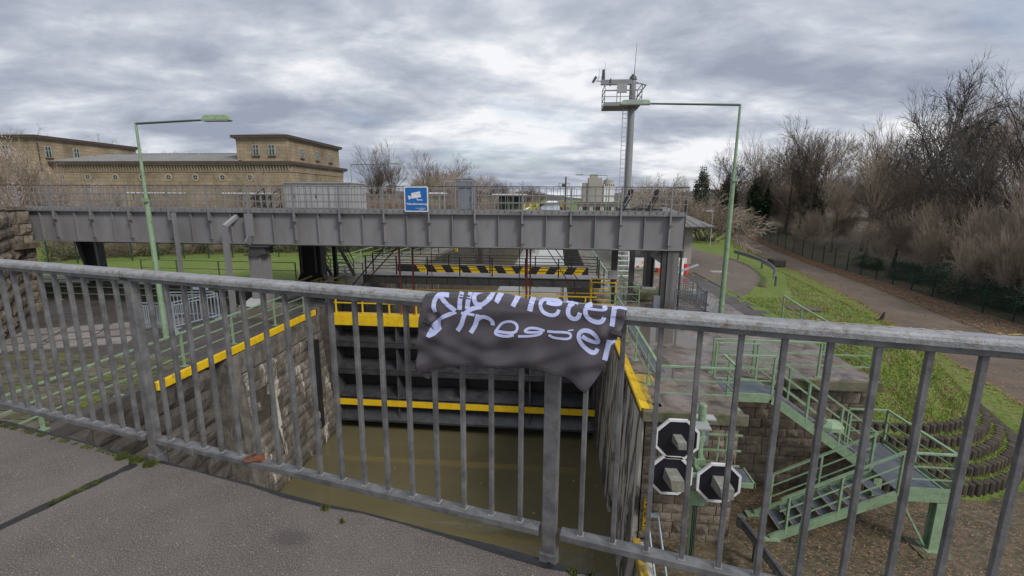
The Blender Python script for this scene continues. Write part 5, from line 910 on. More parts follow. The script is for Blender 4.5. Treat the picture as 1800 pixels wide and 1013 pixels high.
for i in range(1, nst + 1):
    x = 8.62 + (5.85 - 8.62) * i / nst; z = LZ + (YZ - LZ) * i / nst; 
    if i == nst: continue
    t_ = inst('tread', tread, sr, (x, 11.745, z), scale=(1.0, .86, 1)); inst('nosing', nose, t_, (x, 11.745, z), (0, 0, 0), (1, .86, 1))
part('column', MB().box(9.55, 11.22, YZ - .02, 9.78, 11.25, LZ - .26).box(9.65, 11.25, YZ - .02, 9.68, 11.42, LZ - .26).box(9.55, 11.42, YZ - .02, 9.78, 11.45, LZ - .26), 'green', sr)
part('column', MB().box(9.55, 13.4, YZ, 9.78, 13.6, LZ - .26), 'green', sr)
part('brace', MB().bar((8.75, 11.3, LZ - .25), (9.5, 11.32, YZ + .05), .05, .05), 'green', sr)
part('foot_plate', MB().box(9.45, 11.12, YZ - .02, 9.9, 11.55, YZ + .0), 'green', sr)
part('foundation', MB().box(9.25, 10.95, YZ - .3, 10.05, 11.75, YZ - .02), 'cap', sr)
for y in (11.27, 12.22): part('foot_bracket', MB().box(5.5, y - .12, YZ - .03, 5.95, y + .12, YZ + .0), 'green', sr)
def rl(pts, posts_, h=1.05):
    for a, b in zip(pts, pts[1:]):
        for zz, w_, t_, n_ in ((h, .075, .04, 'handrail'), (h * .66, .02, .035, 'mid_rail'), (h * .34, .02, .035, 'mid_rail')):
            part(n_, MB().bar((a[0], a[1], a[2] + zz), (b[0], b[1], b[2] + zz), w_, t_), 'green', sr)
    for p in posts_: part('post', MB().box(p[0] - .025, p[1] - .035, p[2] - .1, p[0] + .025, p[1] + .035, p[2] + h - .01), 'green', sr)
def up_(x): return Q + (LZ - Q) * (x - 5.85) / (8.62 - 5.85) if x > 5.85 else Q
def lo_(x): return LZ + (YZ - LZ) * (8.62 - x) / (8.62 - 5.75)
for y in (12.3, 13.36): rl([(4.66, y, Q), (5.85, y, Q), (8.62, y, LZ)], [(4.7, y, Q), (5.85, y, Q), (6.8, y, up_(6.8)), (7.7, y, up_(7.7)), (8.6, y, LZ)])
rl([(9.84, 11.27, LZ), (9.84, 13.72, LZ)], [(9.84, 11.29, LZ), (9.84, 12.5, LZ), (9.84, 13.7, LZ)])
rl([(9.84, 13.72, LZ), (8.75, 13.72, LZ)], [(8.75, 13.72, LZ)])
rl([(9.84, 11.27, LZ), (8.62, 11.27, LZ), (5.9, 11.27, lo_(5.9))], [(8.62, 11.27, LZ), (7.3, 11.27, lo_(7.3)), (6.1, 11.27, lo_(6.1))])
rl([(8.62, 12.22, LZ), (5.9, 12.22, lo_(5.9))], [(8.55, 12.22, LZ), (7.3, 12.22, lo_(7.3)), (6.1, 12.22, lo_(6.1))])

# stone retaining walls of the quay end
rwt = thing('quay_end_wall', 'brown sandstone block wall at the end of the right quay behind the signal discs', 'wall', (3.4, 11, -7.5))
part('backing', MB().box(2.3, 11.04, -10, 4.56, 11.3, Q - .27), 'mortar', rwt)
blockwork(rwt, (2.32, 11.03), (1, 0), 2.26, -7.15, Q - .28, .265, .46, 'stone', .05, seed=21)
blockwork(rwt, (4.575, 11.06), (0, 1), 2.8, -7.15, Q - .28, .265, .46, 'stone', .05, seed=22, lim=170)
part('coping', MB().box(2.22, 10.9, Q - .30, 4.74, 11.0, Q - .012), 'cap', rwt, bevel=.02)
rwb = thing('retaining_wall', 'brown sandstone block wall behind the green staircase', 'wall', (7, 13.95, -7.3))
part('backing', MB().box(4.5, 13.95, -9, 9.32, 14.05, Q - .27), 'mortar', rwb)
blockwork(rwb, (4.6, 13.93), (1, 0), 4.72, -7.15, Q - .32, .30, .58, 'stone', .05, seed=23, lim=280)
part('coping', MB().box(4.67, 13.44, Q - .30, 9.42, 13.515, Q - .015), 'cap', rwb, bevel=.02)
# big end abutment on the left
ab = thing('stone_abutment', 'rough brown sandstone abutment at the far left carrying the girder bridge', 'abutment', (-22, 17.5, Q))
cor = [(-21.6, 17.2), (-21.9, 20.2), (-32, 20.2), (-32, 8), (-11.7, 8.0)]
cor = [(-23.0, 17.6), (-23.1, 18.4), (-32, 18.4), (-32, 2), (-18.0, 2), (-15.6, 9.4)]
part('core', MB().prism(cor, -4, 1.05), 'mortar', ab)
d_ = Vector((7.4, 8.2, 0))
# face towards the lock: from (-21.6,17.2) to (-14,9.4); the outward side is +x,+y, so lay it from the near end
blockwork(ab, (-15.62, 9.42), (-7.4, 8.2), d_.length, Q, .95, .48, .85, 'stone', .16, seed=31, joint=.03, lim=200)
blockwork(ab, (-23.02, 17.6), (0.0, 1), .8, Q, .95, .48, .6, 'stone', .14, seed=32, joint=.03, lim=60)
part('ledge', MB().prism([(-22.5, 17.4), (-22.7, 18.4), (-24, 18.4), (-23.0, 17.0)], -.62, -.40), 'stone', ab)
part('cap_course', MB().prism([(-22.85, 17.5), (-23.05, 18.35), (-31, 18.35), (-31, 8), (-23, 17.0)], 1.0, 1.16), 'stone', ab)
solo('pit_shade_box', MB().box(-26, 20.9, Q, -14.5, 21.2, Q + .75), 'stone_dark', 'long low dark box standing in for the shaded pit behind the green railing on the left quay', 'wall', (-20, 21, Q))  # dark box put in for the shade of the pit behind the railing
solo('pipe_run', MB().tube((-25, 21.5, Q + .95), (-15, 21.5, Q + .95), .16, .16, 10), 'cabinet', 'horizontal pale pipe above the low dark box on the left quay', 'pipe', (-20, 21.5, Q))

# terraces with palisades
tp = thing('palisade_terraces', 'curved rows of brown palisade posts holding mossy terraces below the grass bank', 'retaining terraces', (12, 15, -7))
pal = MB(); n_ = 10; rr = .13
vs = []
for z, k in ((-.75, 1), (-.03, 1), (.0, .86)):
    for i in range(n_): a = 6.283 * i / n_; vs.append((rr * k * math.cos(a), rr * k * math.sin(a), z))
pal.add(vs, [(i, (i + 1) % n_, n_ + (i + 1) % n_, n_ + i) for i in range(n_)] + [(n_ + i, n_ + (i + 1) % n_, 2 * n_ + (i + 1) % n_, 2 * n_ + i) for i in range(n_)] + [tuple(range(2 * n_, 3 * n_))])
pal = pal.mesh('palisade', 'palisade'); cnt = 0; mossb = MB()
def arcpt(Rr, s):   # s = metres along the row, starting straight
    if s < 2.0: return (9.5 + s, 19.9 - Rr)
    a = (s - 2.0) / Rr
    if a < math.pi / 2: return (11.5 + Rr * math.sin(a), 19.9 - Rr * math.cos(a))
    y = 19.9 + (s - 2.0 - Rr * math.pi / 2); return (11.5 + Rr + (y - 19.9) * .155, y)
for k in range(5):
    Rr = 4.55 + .36 * k; zt = -5.62 - .3 * k; s = 0; 
    end = 2 + Rr * math.pi / 2 + 1.0
    while s < end:
        x, y = arcpt(Rr, s); 
        if cnt < 299: inst('palisade', pal, tp, (x, y, zt + random.uniform(-.015, .015)), (0, 0, random.random()), (1, 1, 1)); cnt += 1
        s += .25
    m_ = 60; vs = []
    for i in range(m_ + 1):
        s = end * i / m_; a = arcpt(Rr + .0, s); b = arcpt(Rr - .40, s * (1 if s < 2 else 1)); 
        if s >= 2: b = arcpt(Rr - .40, 2 + (s - 2) * (Rr - .40) / Rr)
        vs += [(a[0], a[1], zt - .035), (b[0], b[1], zt - .02 + (.12 if k == 0 else 0))]
    mossb.add(vs, [(2 * i, 2 * i + 2, 2 * i + 3, 2 * i + 1) for i in range(m_)])
part('terrace_soil', mossb, 'grass', tp)

# ------------------------------------------------ signals
def octagon(r_, cx, cz, y, inner=None):
    pts = [(cx + r_ * math.cos(R(22.5 + 45 * i)), cz + r_ * math.sin(R(22.5 + 45 * i))) for i in range(8)]; return pts
sgm = thing('signal_mast', 'green tube mast with brackets and a small grating platform at the quay end wall', 'mast', (3.42, 10.25, YZ))
part('tube', MB().tube((3.42, 10.25, YZ), (3.42, 10.25, -3.0), .085, .085, 14), 'green', sgm)
part('cap', MB().tube((3.42, 10.25, -3.0), (3.42, 10.25, -2.96), .09, .07, 14), 'green', sgm)
for z in (-3.45, -4.35, -5.15): part('clamp', MB().box(3.3, 10.12, z - .07, 3.55, 10.38, z + .07), 'green', sgm)
part('lower_bracket', MB().box(3.25, 10.1, -5.45, 3.6, 10.4, -5.05), 'green', sgm)
part('cabinet', MB().box(3.5, 10.45, -4.1, 3.68, 10.6, -3.46), 'cabinet2', sgm); part('cabinet_roof', MB().box(3.3, 10.4, -3.44, 3.8, 10.65, -3.40), 'cabinet', sgm)
part('platform', MB().box(3.5, 10.35, -5.02, 4.75, 10.95, -4.95), 'grating', sgm); part('platform_edge', MB().box(3.5, 10.3, -5.05, 4.78, 10.34, -4.93).box(4.75, 10.3, -5.05, 4.79, 10.98, -4.93), 'green', sgm)
for x in (3.95, 4.15): part('ladder_rail', MB().box(x, 10.6, -4.9, x + .04, 10.64, -3.9), 'green', sgm)
for z in (-3.9, -4.3, -4.7): part('arm', MB().box(3.5, 10.58, z, 4.5, 10.62, z + .04), 'green', sgm)
for cx, cz, lab, hs in ((2.75, -3.58, 'upper octagonal black signal disc with white rim and small grey hood', .8), (2.67, -4.46, 'lower left octagonal black signal disc with a yellow stained hood', 1.15), (3.72, -4.58, 'lower right octagonal black signal disc nearest the staircase', 1.15)):
    y = 9.72; t = thing('signal_disc', lab, 'signal', (cx, y, cz), 'octagonal signal discs')
    r0, r1 = .51, .455; po_, pi_ = octagon(r0, cx, cz, y), octagon(r1, cx, cz, y)
    mb = MB(); vs = [(x, y - .03, z) for x, z in po_] + [(x, y - .03, z) for x, z in pi_] + [(x, y + .03, z) for x, z in po_] + [(x, y, z) for x, z in pi_]
    mb.add(vs, [(i, (i + 1) % 8, 8 + (i + 1) % 8, 8 + i) for i in range(8)] + [(i, 16 + i, 16 + (i + 1) % 8, (i + 1) % 8) for i in range(8)] + [(8 + i, 8 + (i + 1) % 8, 24 + (i + 1) % 8, 24 + i) for i in range(8)] + [tuple(range(16, 24))[::-1]])
    part('rim', mb, 'white', t)
    part('disc', MB().add([(x, y - .008, z) for x, z in pi_], [tuple(range(8))]), 'signalblack', t)
    a = .125 * hs
    # hood: open box bending down
    ym, yb = y - .30 * hs, y - .42 * hs
    mb = MB(); vs = [(cx - a, y - .01, cz + a * 1.2), (cx + a * .9, y - .01, cz + a * 1.2), (cx + a * 1.5, ym, cz + a * .6), (cx - a * .6, ym, cz + a * .6),
        (cx - a * 1.15, y - .01, cz - a * .6), (cx + a * 1.0, y - .01, cz - a * .8), (cx + a * 1.6, ym, cz - a * 1.3), (cx - a * .2, ym, cz - a * 1.3)]
    mb.add(vs, [(0, 1, 2, 3), (0, 3, 7, 4), (1, 5, 6, 2), (3, 2, 6, 7), (4, 7, 6, 5)]); part('hood', mb, 'hood', t, bevel=.012)
    part('holder', MB().box(cx + .1, y + .03, cz - .05, max(cx + .2, 3.36) if cx < 3.3 else cx + .2, y + .08, cz + .05).box(3.3, y + .08, cz - .04, 3.4, 10.17, cz + .04), 'green', t)
    if 'upper' in lab: part('back_plate', MB().box(cx + .3, y + .08, cz + .2, cx + .75, y + .42, cz + .24), 'cabinet', t)
    if 'yellow' in lab:
        mb = MB(); rr_ = random.Random(2)
        for _ in range(40):
            fx, fz = rr_.gauss(.25, .35), rr_.uniform(-1.1, .6); q = .008; xx = cx + a * fx + .02
            mb.add([(xx - q, ym - .004, cz + a * fz - q), (xx + q, ym - .004, cz + a * fz - q), (xx, ym - .004, cz + a * fz + q * 1.6)], [(0, 1, 2)])
        part('bird_dirt', mb, 'yellow_dirty', t, kind='stuff')
for i, (x_, z_) in enumerate(((3.30, -3.6), (3.28, -4.5), (3.56, -4.6))):
    part('cable', MB().path([(x_, 9.9, z_), (x_ + .02, 10.12, z_ - .25), (3.36 + .05 * i, 10.16, z_ - .5), (3.38 + .04 * i, 10.15, -6.9)], .012, 5), 'black', sgm)
part('junction_box', MB().box(3.3, 10.05, -4.98, 3.52, 10.16, -4.7), 'cabinet', sgm)
# gauge on the wall
gs = thing('water_gauge', 'yellow water level gauge with black marks on the quay end wall', 'gauge', (2.48, 10.9, -6.9))
part('staff', MB().box(2.40, 10.925, -6.85, 2.55, 10.94, -5.95), 'yellow', gs)
mb = MB()
for i in range(18):
    z = -5.97 - i * .05; w = .12 if i % 5 == 0 else .06
    mb.box(2.405 if (i // 5) % 2 else 2.545 - w, 10.921, z - .018, (2.405 + w) if (i // 5) % 2 else 2.545, 10.9245, z)
part('graduation', mb, 'black', gs)
for i, ch in enumerate('456'):
    tm = text_mesh(ch, .10, .001); tm.materials.append(M['black']); inst('numeral', tm, gs, (2.455, 10.918, -6.12 - i * .27), (R(90), 0, 0))
solo('yellow_quay_edge', MB().box(2.15, 4, -7.32, 2.35, 10.9, -7.05), 'yellow_dirty', 'worn yellow edge of the low yard beside the water', 'edge strip', (2.25, 8, -7.2), bevel=.02)
ld = thing('ladder_handrails', 'pale blue grey bent ladder handrails at the edge of the low yard', 'ladder', (2.5, 10.2, -7.1))
for i, x in enumerate((2.42, 2.68)):
    part('handrail', MB().bar((x, 10.55, -6.15), (x + .02, 9.3, -7.05), .03, .12), 'bluegrey', ld)
part('back_stay', MB().bar((2.42, 10.55, -6.15), (2.40, 10.3, -7.1), .03, .12), 'bluegrey', ld)
part('top_plate', MB().bar((2.42, 10.56, -6.12), (2.68, 10.56, -6.12), .12, .04), 'bluegrey', ld)
# crash barrier in the yard
def beam_rail(name, label, pts, posts_, zt, h=.30, loc=None):
    t = thing(name, label, 'crash barrier', (pts[0][0], pts[0][1], posts_[0][2]))
    prof = [(0, .15), (.05, .12), (.05, .06), (0, .02), (0, -.02), (.05, -.06), (.05, -.12), (0, -.15)]; mb = MB(); vs = []
    for i, p in enumerate(pts):
        a = Vector(pts[max(i - 1, 0)]); b = Vector(pts[min(i + 1, len(pts) - 1)]); d = (b - a).normalized(); n2 = Vector((d.y, -d.x, 0))
        for o_, z in prof: q = Vector(p) + n2 * o_; vs.append((q.x, q.y, p[2] + z))
        for o_, z in prof[::-1]: q = Vector(p) + n2 * (o_ - .012); vs.append((q.x, q.y, p[2] + z))
    m_ = 16; mb.add(vs, [(i * m_ + j, i * m_ + (j + 1) % m_, (i + 1) * m_ + (j + 1) % m_, (i + 1) * m_ + j) for i in range(len(pts) - 1) for j in range(m_)] + [tuple(range(m_)), tuple(range(len(vs) - m_, len(vs)))[::-1]])
    part('beam', mb, 'galv', t, smooth=False)
    for x, y, z, z1 in posts_: part('post', MB().box(x - .04, y - .05, z, x + .04, y + .05, z1), 'steel_dark', t)
    return t
cb = beam_rail('crash_barrier', 'grey galvanised crash barrier end with a rounded nose in the low yard', [(4.86, 11.0, -6.45), (4.93, 10.6, -6.45), (5.06, 9.4, -6.45), (5.15, 8.2, -6.45), (5.25, 6.5, -6.45)], [(5.0, 10.4, -7.1, -6.4), (5.2, 8.0, -7.1, -6.4)], 0)
part('rounded_end', MB().tube((4.86, 11.02, -6.6), (4.86, 11.02, -6.3), .1, .1, 12), 'galv', cb)
cv = []
for i in range(25):
    t_ = i / 24; P_ = [(15.6, 42.4), (15.9, 36.5), (14.9, 32.0), (12.85, 28.4)]
    b_ = [(1 - t_) ** 3, 3 * t_ * (1 - t_) ** 2, 3 * t_ * t_ * (1 - t_), t_ ** 3]; cv.append((sum(b_[k] * P_[k][0] for k in range(4)), sum(b_[k] * P_[k][1] for k in range(4)), Q + .62))
beam_rail('crash_barrier', 'curved galvanised crash barrier on the grass round the brown turning area', cv, [(cv[i][0] + .08, cv[i][1], Q, Q + .6) for i in (1, 9, 16, 23)], 0)
# thin yard lamp
yl = thing('street_lamp', 'short pale green lamp post with a hexagonal lantern in front of the staircase', 'street lamp', (5.22, 9.0, YZ), 'green lamp posts')
part('pole', MB().tube((5.17, 9.0, YZ), (5.22, 9.0, -2.8), .06, .035, 12), 'green', yl)
part('socket', MB().tube((5.22, 9.0, -2.82), (5.22, 9.0, -2.66), .06, .06, 12), 'green_dark', yl)
hx = [(5.27, -.07), (5.4, -.13), (5.58, -.13), (5.68, -.06), (5.68, .06), (5.58, .13), (5.4, .13), (5.27, .07)]
mb = MB(); n_ = 8; mb.add([(x, 9 + y, -2.82) for x, y in hx] + [(x, 9 + y, -2.74) for x, y in hx] + [(5.48 + (x - 5.48) * .55, 9 + y * .5, -2.63) for x, y in hx],
    [tuple(range(8))[::-1], tuple(range(16, 24))] + [(i + k, (i + 1) % 8 + k, 8 + (i + 1) % 8 + k, 8 + i + k) for k in (0, 8) for i in range(8)])
part('lantern', mb, 'green', yl)

def lamp(label, x, y, z0, z1, armx, army=0, head=1.0, head_m='green', arm_m='green_dark', r_=.07, box=True, dirt=False):
    t = thing('street_lamp', label, 'street lamp', (x, y, z0), 'green lamp posts')
    zm = z0 + (z1 - z0) * .66
    part('lower_pole', MB().tube((x, y, z0), (x, y, zm), r_ * 1.35, r_ * 1.15, 12), 'green', t)
    part('upper_pole', MB().tube((x, y, zm), (x, y, z1), r_ * .8, r_ * .55, 10), arm_m if False else 'green', t)
    if box: part('cable_clamp', MB().cbox(x + .02, y - .1, zm + .0, .2, .12, .12), 'green', t)
    sgn = 1 if armx > x else -1
    part('arm', MB().tube((x, y, z1 - .02), (armx - sgn * head * .9, y + army, z1 + .08), r_ * .55, r_ * .45, 8), arm_m, t)
    hx0, hx1 = armx - sgn * head, armx; a_, b_ = min(hx0, hx1), max(hx0, hx1); yy = y + army; zz = z1 + .06
    mb = MB(); mb.add([(a_, yy - .13, zz), (b_, yy - .13, zz), (b_, yy + .13, zz), (a_, yy + .13, zz), (a_ + .12, yy - .09, zz + .17), (b_ - .12, yy - .09, zz + .17), (b_ - .12, yy + .09, zz + .17), (a_ + .12, yy + .09, zz + .17)],
        [(0, 1, 5, 4), (1, 2, 6, 5), (2, 3, 7, 6), (3, 0, 4, 7), (4, 5, 6, 7)])
    part('lantern', mb, head_m, t, bevel=.01); part('lens', MB().box(a_ + .04, yy - .12, zz - .03, b_ - .04, yy + .12, zz - .002), 'cabinet', t)
    if dirt: part('worn_patch', MB().box(a_ + .3, yy - .125, zz + .03, a_ + .95, yy - .118, zz + .14), 'cabinet', t)
    return t
lamp('tall pale green lamp post on the left quay, arm reaching right over the bridge', -14.3, 15.2, Q, 4.05, -10.85, 0)
lamp('pale green lamp post on the right quay, long arm reaching left to the mast', 7.48, 21.2, Q, 5.5, 2.55, 0, 1.3, dirt=True, r_=.085)
lamp('distant green lamp post in front of the bare trees left of the canal', -26.9, 60, Q, 5.8, -20.3, 0, 1.3, box=False)
lamp('distant green lamp post whose arm crosses the silo towers', 7.6, 75, Q, 5.15, 2.7, 0, 1.3, box=False)
lamp('farthest green lamp post, its arm just above the railing in front of the silo', 7.75, 110, Q, 4.1, 2.0, 0, 1.5, box=False)
for x, y, z0, z1, lab, s_ in ((16.4, 51.5, Q, .35, 'slim grey park lamp on the grass beside the round bush', -1), (25.3, 68.5, -4.7, -.6, 'slim grey park lamp beside the towpath', 1)):
    t = thing('park_lamp', lab, 'street lamp', (x, y, z0)); part('pole', MB().tube((x, y, z0), (x, y, z1), .05, .035, 8), 'cabinet', t); part('lantern', MB().cbox(x + s_ * .35, y, z1 + .05, .75, .25, .14), 'cabinet', t, bevel=.03)

# mast with platform
ms = thing('camera_mast', 'tall grey steel mast with a railed platform, crossarm and ladder', 'mast', (4.89, 34, Q))
part('tube', MB().tube((4.89, 34, Q), (4.89, 34, 9.5), .27, .21, 16), 'mastgrey', ms)
part('cap', MB().tube((4.89, 34, 9.5), (4.89, 34, 9.72), .26, .2, 12).tube((4.89, 34, 9.72), (4.89, 34, 9.85), .14, .1, 8), 'steel_dark', ms)
part('antenna', MB().tube((4.95, 34, 9.8), (5.02, 34, 11.8), .025, .01, 6), 'steel_dark', ms)
part('crossarm', MB().box(2.75, 33.8, 9.2, 4.8, 34.1, 9.5), 'mastgrey', ms); part('arm_clamp', MB().box(3.35, 33.75, 9.15, 3.42, 34.15, 9.56), 'steel_dark', ms)
part('platform_floor', MB().box(2.95, 33.2, 7.72, 5.35, 35.2, 7.95), 'mastgrey', ms)
for x in (2.98, 4.0, 5.4):
    for y in (33.2, 35.2): part('railing_post', MB().cbox(x, y, 8.5, .05, .05, 1.15), 'mastgrey', ms)
for z in (8.3, 8.7, 9.08):
    for y in (33.2, 35.2): part('railing_rail', MB().box(2.98, y - .02, z - .02, 5.4, y + .02, z + .02), 'mastgrey', ms)
    for x in (2.98, 5.4): part('railing_rail', MB().box(x - .02, 33.22, z - .02, x + .02, 35.18, z + .02), 'mastgrey', ms)
part('equipment_box', MB().box(3.75, 33.1, 8.5, 4.4, 33.18, 9.08), 'cabinet', ms); part('brace', MB().bar((5.05, 34, 9.35), (5.7, 33.6, 9.05), .06, .06).bar((5.7, 33.5, 9.1), (5.1, 33.8, 8.2), .05, .05), 'steel_dark', ms)
for dx in (-.16, .16): part('ladder_rail', MB().box(4.45 + dx - .02, 33.8, Q + 1, 4.45 + dx + .02, 33.84, 7.7), 'cabinet', ms)
part('ladder_rungs', MB(), 'cabinet', ms) if False else None
rung = MB().box(-.14, -.015, -.015, .14, .015, .015).mesh('rung', 'cabinet')
for i in range(34): inst('rung', rung, ms, (4.45, 33.82, Q + 1.2 + i * .3))
part('camera', MB().box(2.78, 33.8, 9.5, 3.0, 34.0, 9.75).tube((2.9, 33.9, 9.75), (2.9, 33.9, 10.15), .11, .09, 8), 'steel_dark', ms)
part('floodlight', MB().bar((2.2, 33.9, 9.35), (2.42, 33.9, 9.72), .1, .16).tube((2.4, 33.9, 9.45), (2.8, 33.9, 9.42), .025, .025, 6).bar((2.52, 33.9, 9.5), (2.62, 33.9, 9.75), .03, .03), 'steel_dark', ms)
part('thin_aerial', MB().tube((2.98, 33.9, 10.1), (3.0, 33.9, 10.6), .012, .008, 5).tube((2.6, 33.9, 9.75), (2.62, 33.9, 10.25), .01, .006, 5), 'steel_dark', ms)
fm_ = thing('distant_mast', 'small far mast with a camera cage above the canal', 'mast', (1.9, 120, Q))
part('pole', MB().tube((2.0, 120, Q), (2.0, 120, 7.0), .22, .18, 8), 'steel_dark', fm_); part('cage', MB().box(.2, 119, 3.9, 2.9, 119.1, 4.1).box(.2, 119, 5.3, 2.9, 119.1, 5.4).box(.25, 119, 4, .35, 119.1, 5.4).box(2.8, 119, 4, 2.9, 119.1, 5.4).box(1.0, 118.9, 4.4, 1.9, 119, 5.2), 'steel_dark', fm_)

# things on and behind the girder bridge
pf = thing('machine_platform', 'dark raised platform behind the girder bridge carrying the grey container', 'platform', (-11, 24, .8))
part('deck', MB().box(-16.5, 22.2, .78, -7.5, 27, .98), 'steel_dark', pf); part('edge_beam', MB().box(-16.5, 22.15, .4, -7.5, 22.19, .98), 'steel_dark', pf)
for x in (-13.9, -13.2): part('leg', MB().box(x - .1, 26.4, Q, x + .1, 26.6, .78), 'black', pf)
ct = thing('container', 'long pale grey equipment container seen above the bridge railing', 'container', (-12, 25, .98))
part('body', MB().box(-14.55, 24, .99, -10.85, 26, 2.33), 'cabinet', ct)
for i in range(6): part('door_panel', MB().box(-14.5 + i * .605, 23.97, 1.06, -13.925 + i * .605, 23.995, 2.22), 'cabinet', ct)
for i in (1, 3, 5): part('latch', MB().box(-13.99 + (i - 1) * .605, 23.95, 1.55, -13.94 + (i - 1) * .605, 23.968, 1.8), 'black', ct)
part('roof_edge', MB().box(-14.6, 23.93, 2.33, -10.8, 26.05, 2.39), 'cabinet', ct)
el = thing('control_cabinet', 'upright blue grey cabinet inside a tubular hoop on the bridge deck', 'cabinet', (-4.1, 21.3, 1.1))
part('body', MB().box(-4.48, 21.1, 1.1, -3.86, 21.6, 2.32), 'cabinet2', el); part('hood', MB().box(-4.5, 21.05, 2.08, -3.84, 21.09, 2.35), 'cabinet2', el)
part('hoop', MB().path([(-4.6, 21, 1.1), (-4.6, 21, 2.38), (-4.52, 21, 2.46), (-3.82, 21, 2.46), (-3.74, 21, 2.38), (-3.74, 21, 1.1)], .035), 'steel', el); part('side_box', MB().box(-3.83, 21.0, 1.4, -3.7, 21.1, 1.85), 'cabinet', el)
part('cable_arm', MB().path([(-4.6, 21.2, 2.34), (-5.15, 21.2, 2.34), (-5.15, 21.2, 1.1)], .02, 6), 'cabinet', el)
hm = thing('hoist_machine', 'black hoist gear with two slanting arms at the right end of the bridge deck', 'machine', (3.6, 21.2, 1.1))
for i, (x, dx) in enumerate(((2.75, .45), (3.95, .38))):
    part('arm', MB().bar((x, 21.2, 1.1), (x + dx, 21.2, 1.95), .09, .12).bar((x + .16, 21.3, 1.1), (x + dx + .1, 21.3, 1.8), .04, .06), 'black', hm)
    part('head', MB().tube((x + dx, 21.1, 1.93), (x + dx, 21.35, 1.93), .11, .11, 10), 'black', hm)
part('crossbar', MB().box(2.6, 21.15, 1.12, 4.6, 21.3, 1.2), 'black', hm)
# dark stair behind and the small one on the deck
for nm, lab, (x0, x1), (y0, y1), (z0, z1), n_ in (('dark_stairs', 'steep black open stairs dropping to the meadow left of the lock', (-14.9, -13.3), (25.5, 29.3), (.6, Q), 15), ('deck_stairs', 'short black stairs rising beside the container', (-15.9, -15.0), (22.6, 24.4), (.3, 1.15), 5)):
    t = thing(nm, lab, 'stairs', ((x0 + x1) / 2, (y0 + y1) / 2, min(z0, z1)))
    for x in (x0, x1):
        part('stringer', MB().bar((x, y0, z0), (x, y1, z1), .05, .28), 'black', t); part('handrail', MB().bar((x, y0, z0 + .95), (x, y1, z1 + .95), .05, .05), 'black', t)
        part('mid_rail', MB().bar((x, y0, z0 + .5), (x, y1, z1 + .5), .03, .03), 'black', t)
        for k in (0.02, .5, .98): part('baluster', MB().cbox(x, y0 + (y1 - y0) * k, z0 + (z1 - z0) * k + .5, .04, .04, .95), 'black', t)
    for i in range(n_): part('tread', MB().cbox((x0 + x1) / 2, y0 + (y1 - y0) * (i + .5) / n_, z0 + (z1 - z0) * (i + .5) / n_, x1 - x0 - .06, .24, .03), 'steel_dark', t)
# crowd barriers
def barrier(label, p, q, m, h=1.1, z=Q, n_=12):
    p, q = Vector((*p, z)), Vector((*q, z)); t = thing('crowd_barrier', label, 'barrier', tuple(p), 'crowd barriers')
    for zz in (h, h - .12, .15): part('rail', MB().bar(p + Vector((0, 0, zz)), q + Vector((0, 0, zz)), .035, .035), m, t)
    bm = MB().box(-.012, -.012, .15, .012, .012, h - .12).mesh('bar', m)
    for i in range(n_ + 1): a = p.lerp(q, i / n_); inst('bar', bm, t, tuple(a))
    for a in (p, q): part('end_post', MB().cbox(a.x, a.y, z + h / 2, .045, .045, h), m, t); part('foot', MB().cbox(a.x, a.y, z + .02, .1, .5, .03), m, t)
barrier('pale barrier on the left quay, facing the lamp post', (-15.9, 15.9), (-14.9, 15.95), 'cage'); barrier('pale barrier on the left quay, right-hand side of the pen', (-14.7, 16.1), (-14.3, 18.0), 'cage')
barrier('pale barrier on the left quay, rear side of the pen', (-16.4, 17.9), (-14.6, 18.2), 'cage')
barrier('grey barrier on the right quay nearest the lamp post', (5.5, 21.6), (6.95, 21.7), 'cagedark', .95, n_=14); barrier('grey barrier on the right quay behind the slab edge', (5.6, 24.2), (7.1, 24.4), 'cagedark', .95); barrier('grey barrier closing the right side of the quay pen', (7.0, 21.8), (7.25, 24.2), 'cagedark', .95)
solo('tool_crate', MB().box(-14.6, 15.4, Q, -14.2, 15.7, Q + .12).box(-14.5, 15.45, Q + .12, -14.3, 15.65, Q + .3), 'cabinet', 'small pale box on the ground beside the left barriers', 'box', (-14.4, 15.5, Q))
pp = solo('sign_post', MB().box(-14.6, 17.4, Q, -14.52, 17.48, Q + 1.6).box(-14.85, 17.38, Q + 1.35, -14.2, 17.42, Q + 1.6), 'cage', 'pale post with a small plate behind the left barriers', 'post', (-14.6, 17.4, Q))
# red and white road barrier boards
for i, (x, y, w, lab) in enumerate(((5.2, 33.6, 2.2, 'red and white barrier board, left of the pair beyond the concrete block'), (7.7, 33.9, 1.6, 'red and white barrier board, right of the pair'))):
    t = thing('barrier_board', lab, 'barrier', (x, y, Q), 'red and white barrier boards'); part('board', MB().box(x, y, Q + .3, x + w, y + .05, Q + 1.0), 'white', t)
    for k in range(int(w / .45)): part('red_stripe', MB().box(x + .08 + k * .45, y - .005, Q + .3, x + .3 + k * .45, y - .001, Q + .42), 'redbright', t)
    for xx in (x + .1, x + w - .1): part('foot', MB().box(xx - .1, y - .3, Q, xx + .1, y + .3, Q + .3), 'redbright', t)
    part('yellow_plate', MB().box(x + .9, y - .006, Q + .55, x + 1.1, y - .001, Q + .75), 'yellow', t)
t = solo('red_drum', MB().tube((9.0, 33, Q), (9.0, 33, Q + .7), .24, .2, 12), 'redbright', 'red and white beacon beside the grey pipe', 'beacon', (9, 33, Q))
solo('beacon_sleeve', MB().tube((8.6, 32.6, Q), (8.6, 32.6, Q + 1.05), .18, .16, 12), 'white', 'white beacon beside the red one', 'beacon', (8.6, 32.6, Q))
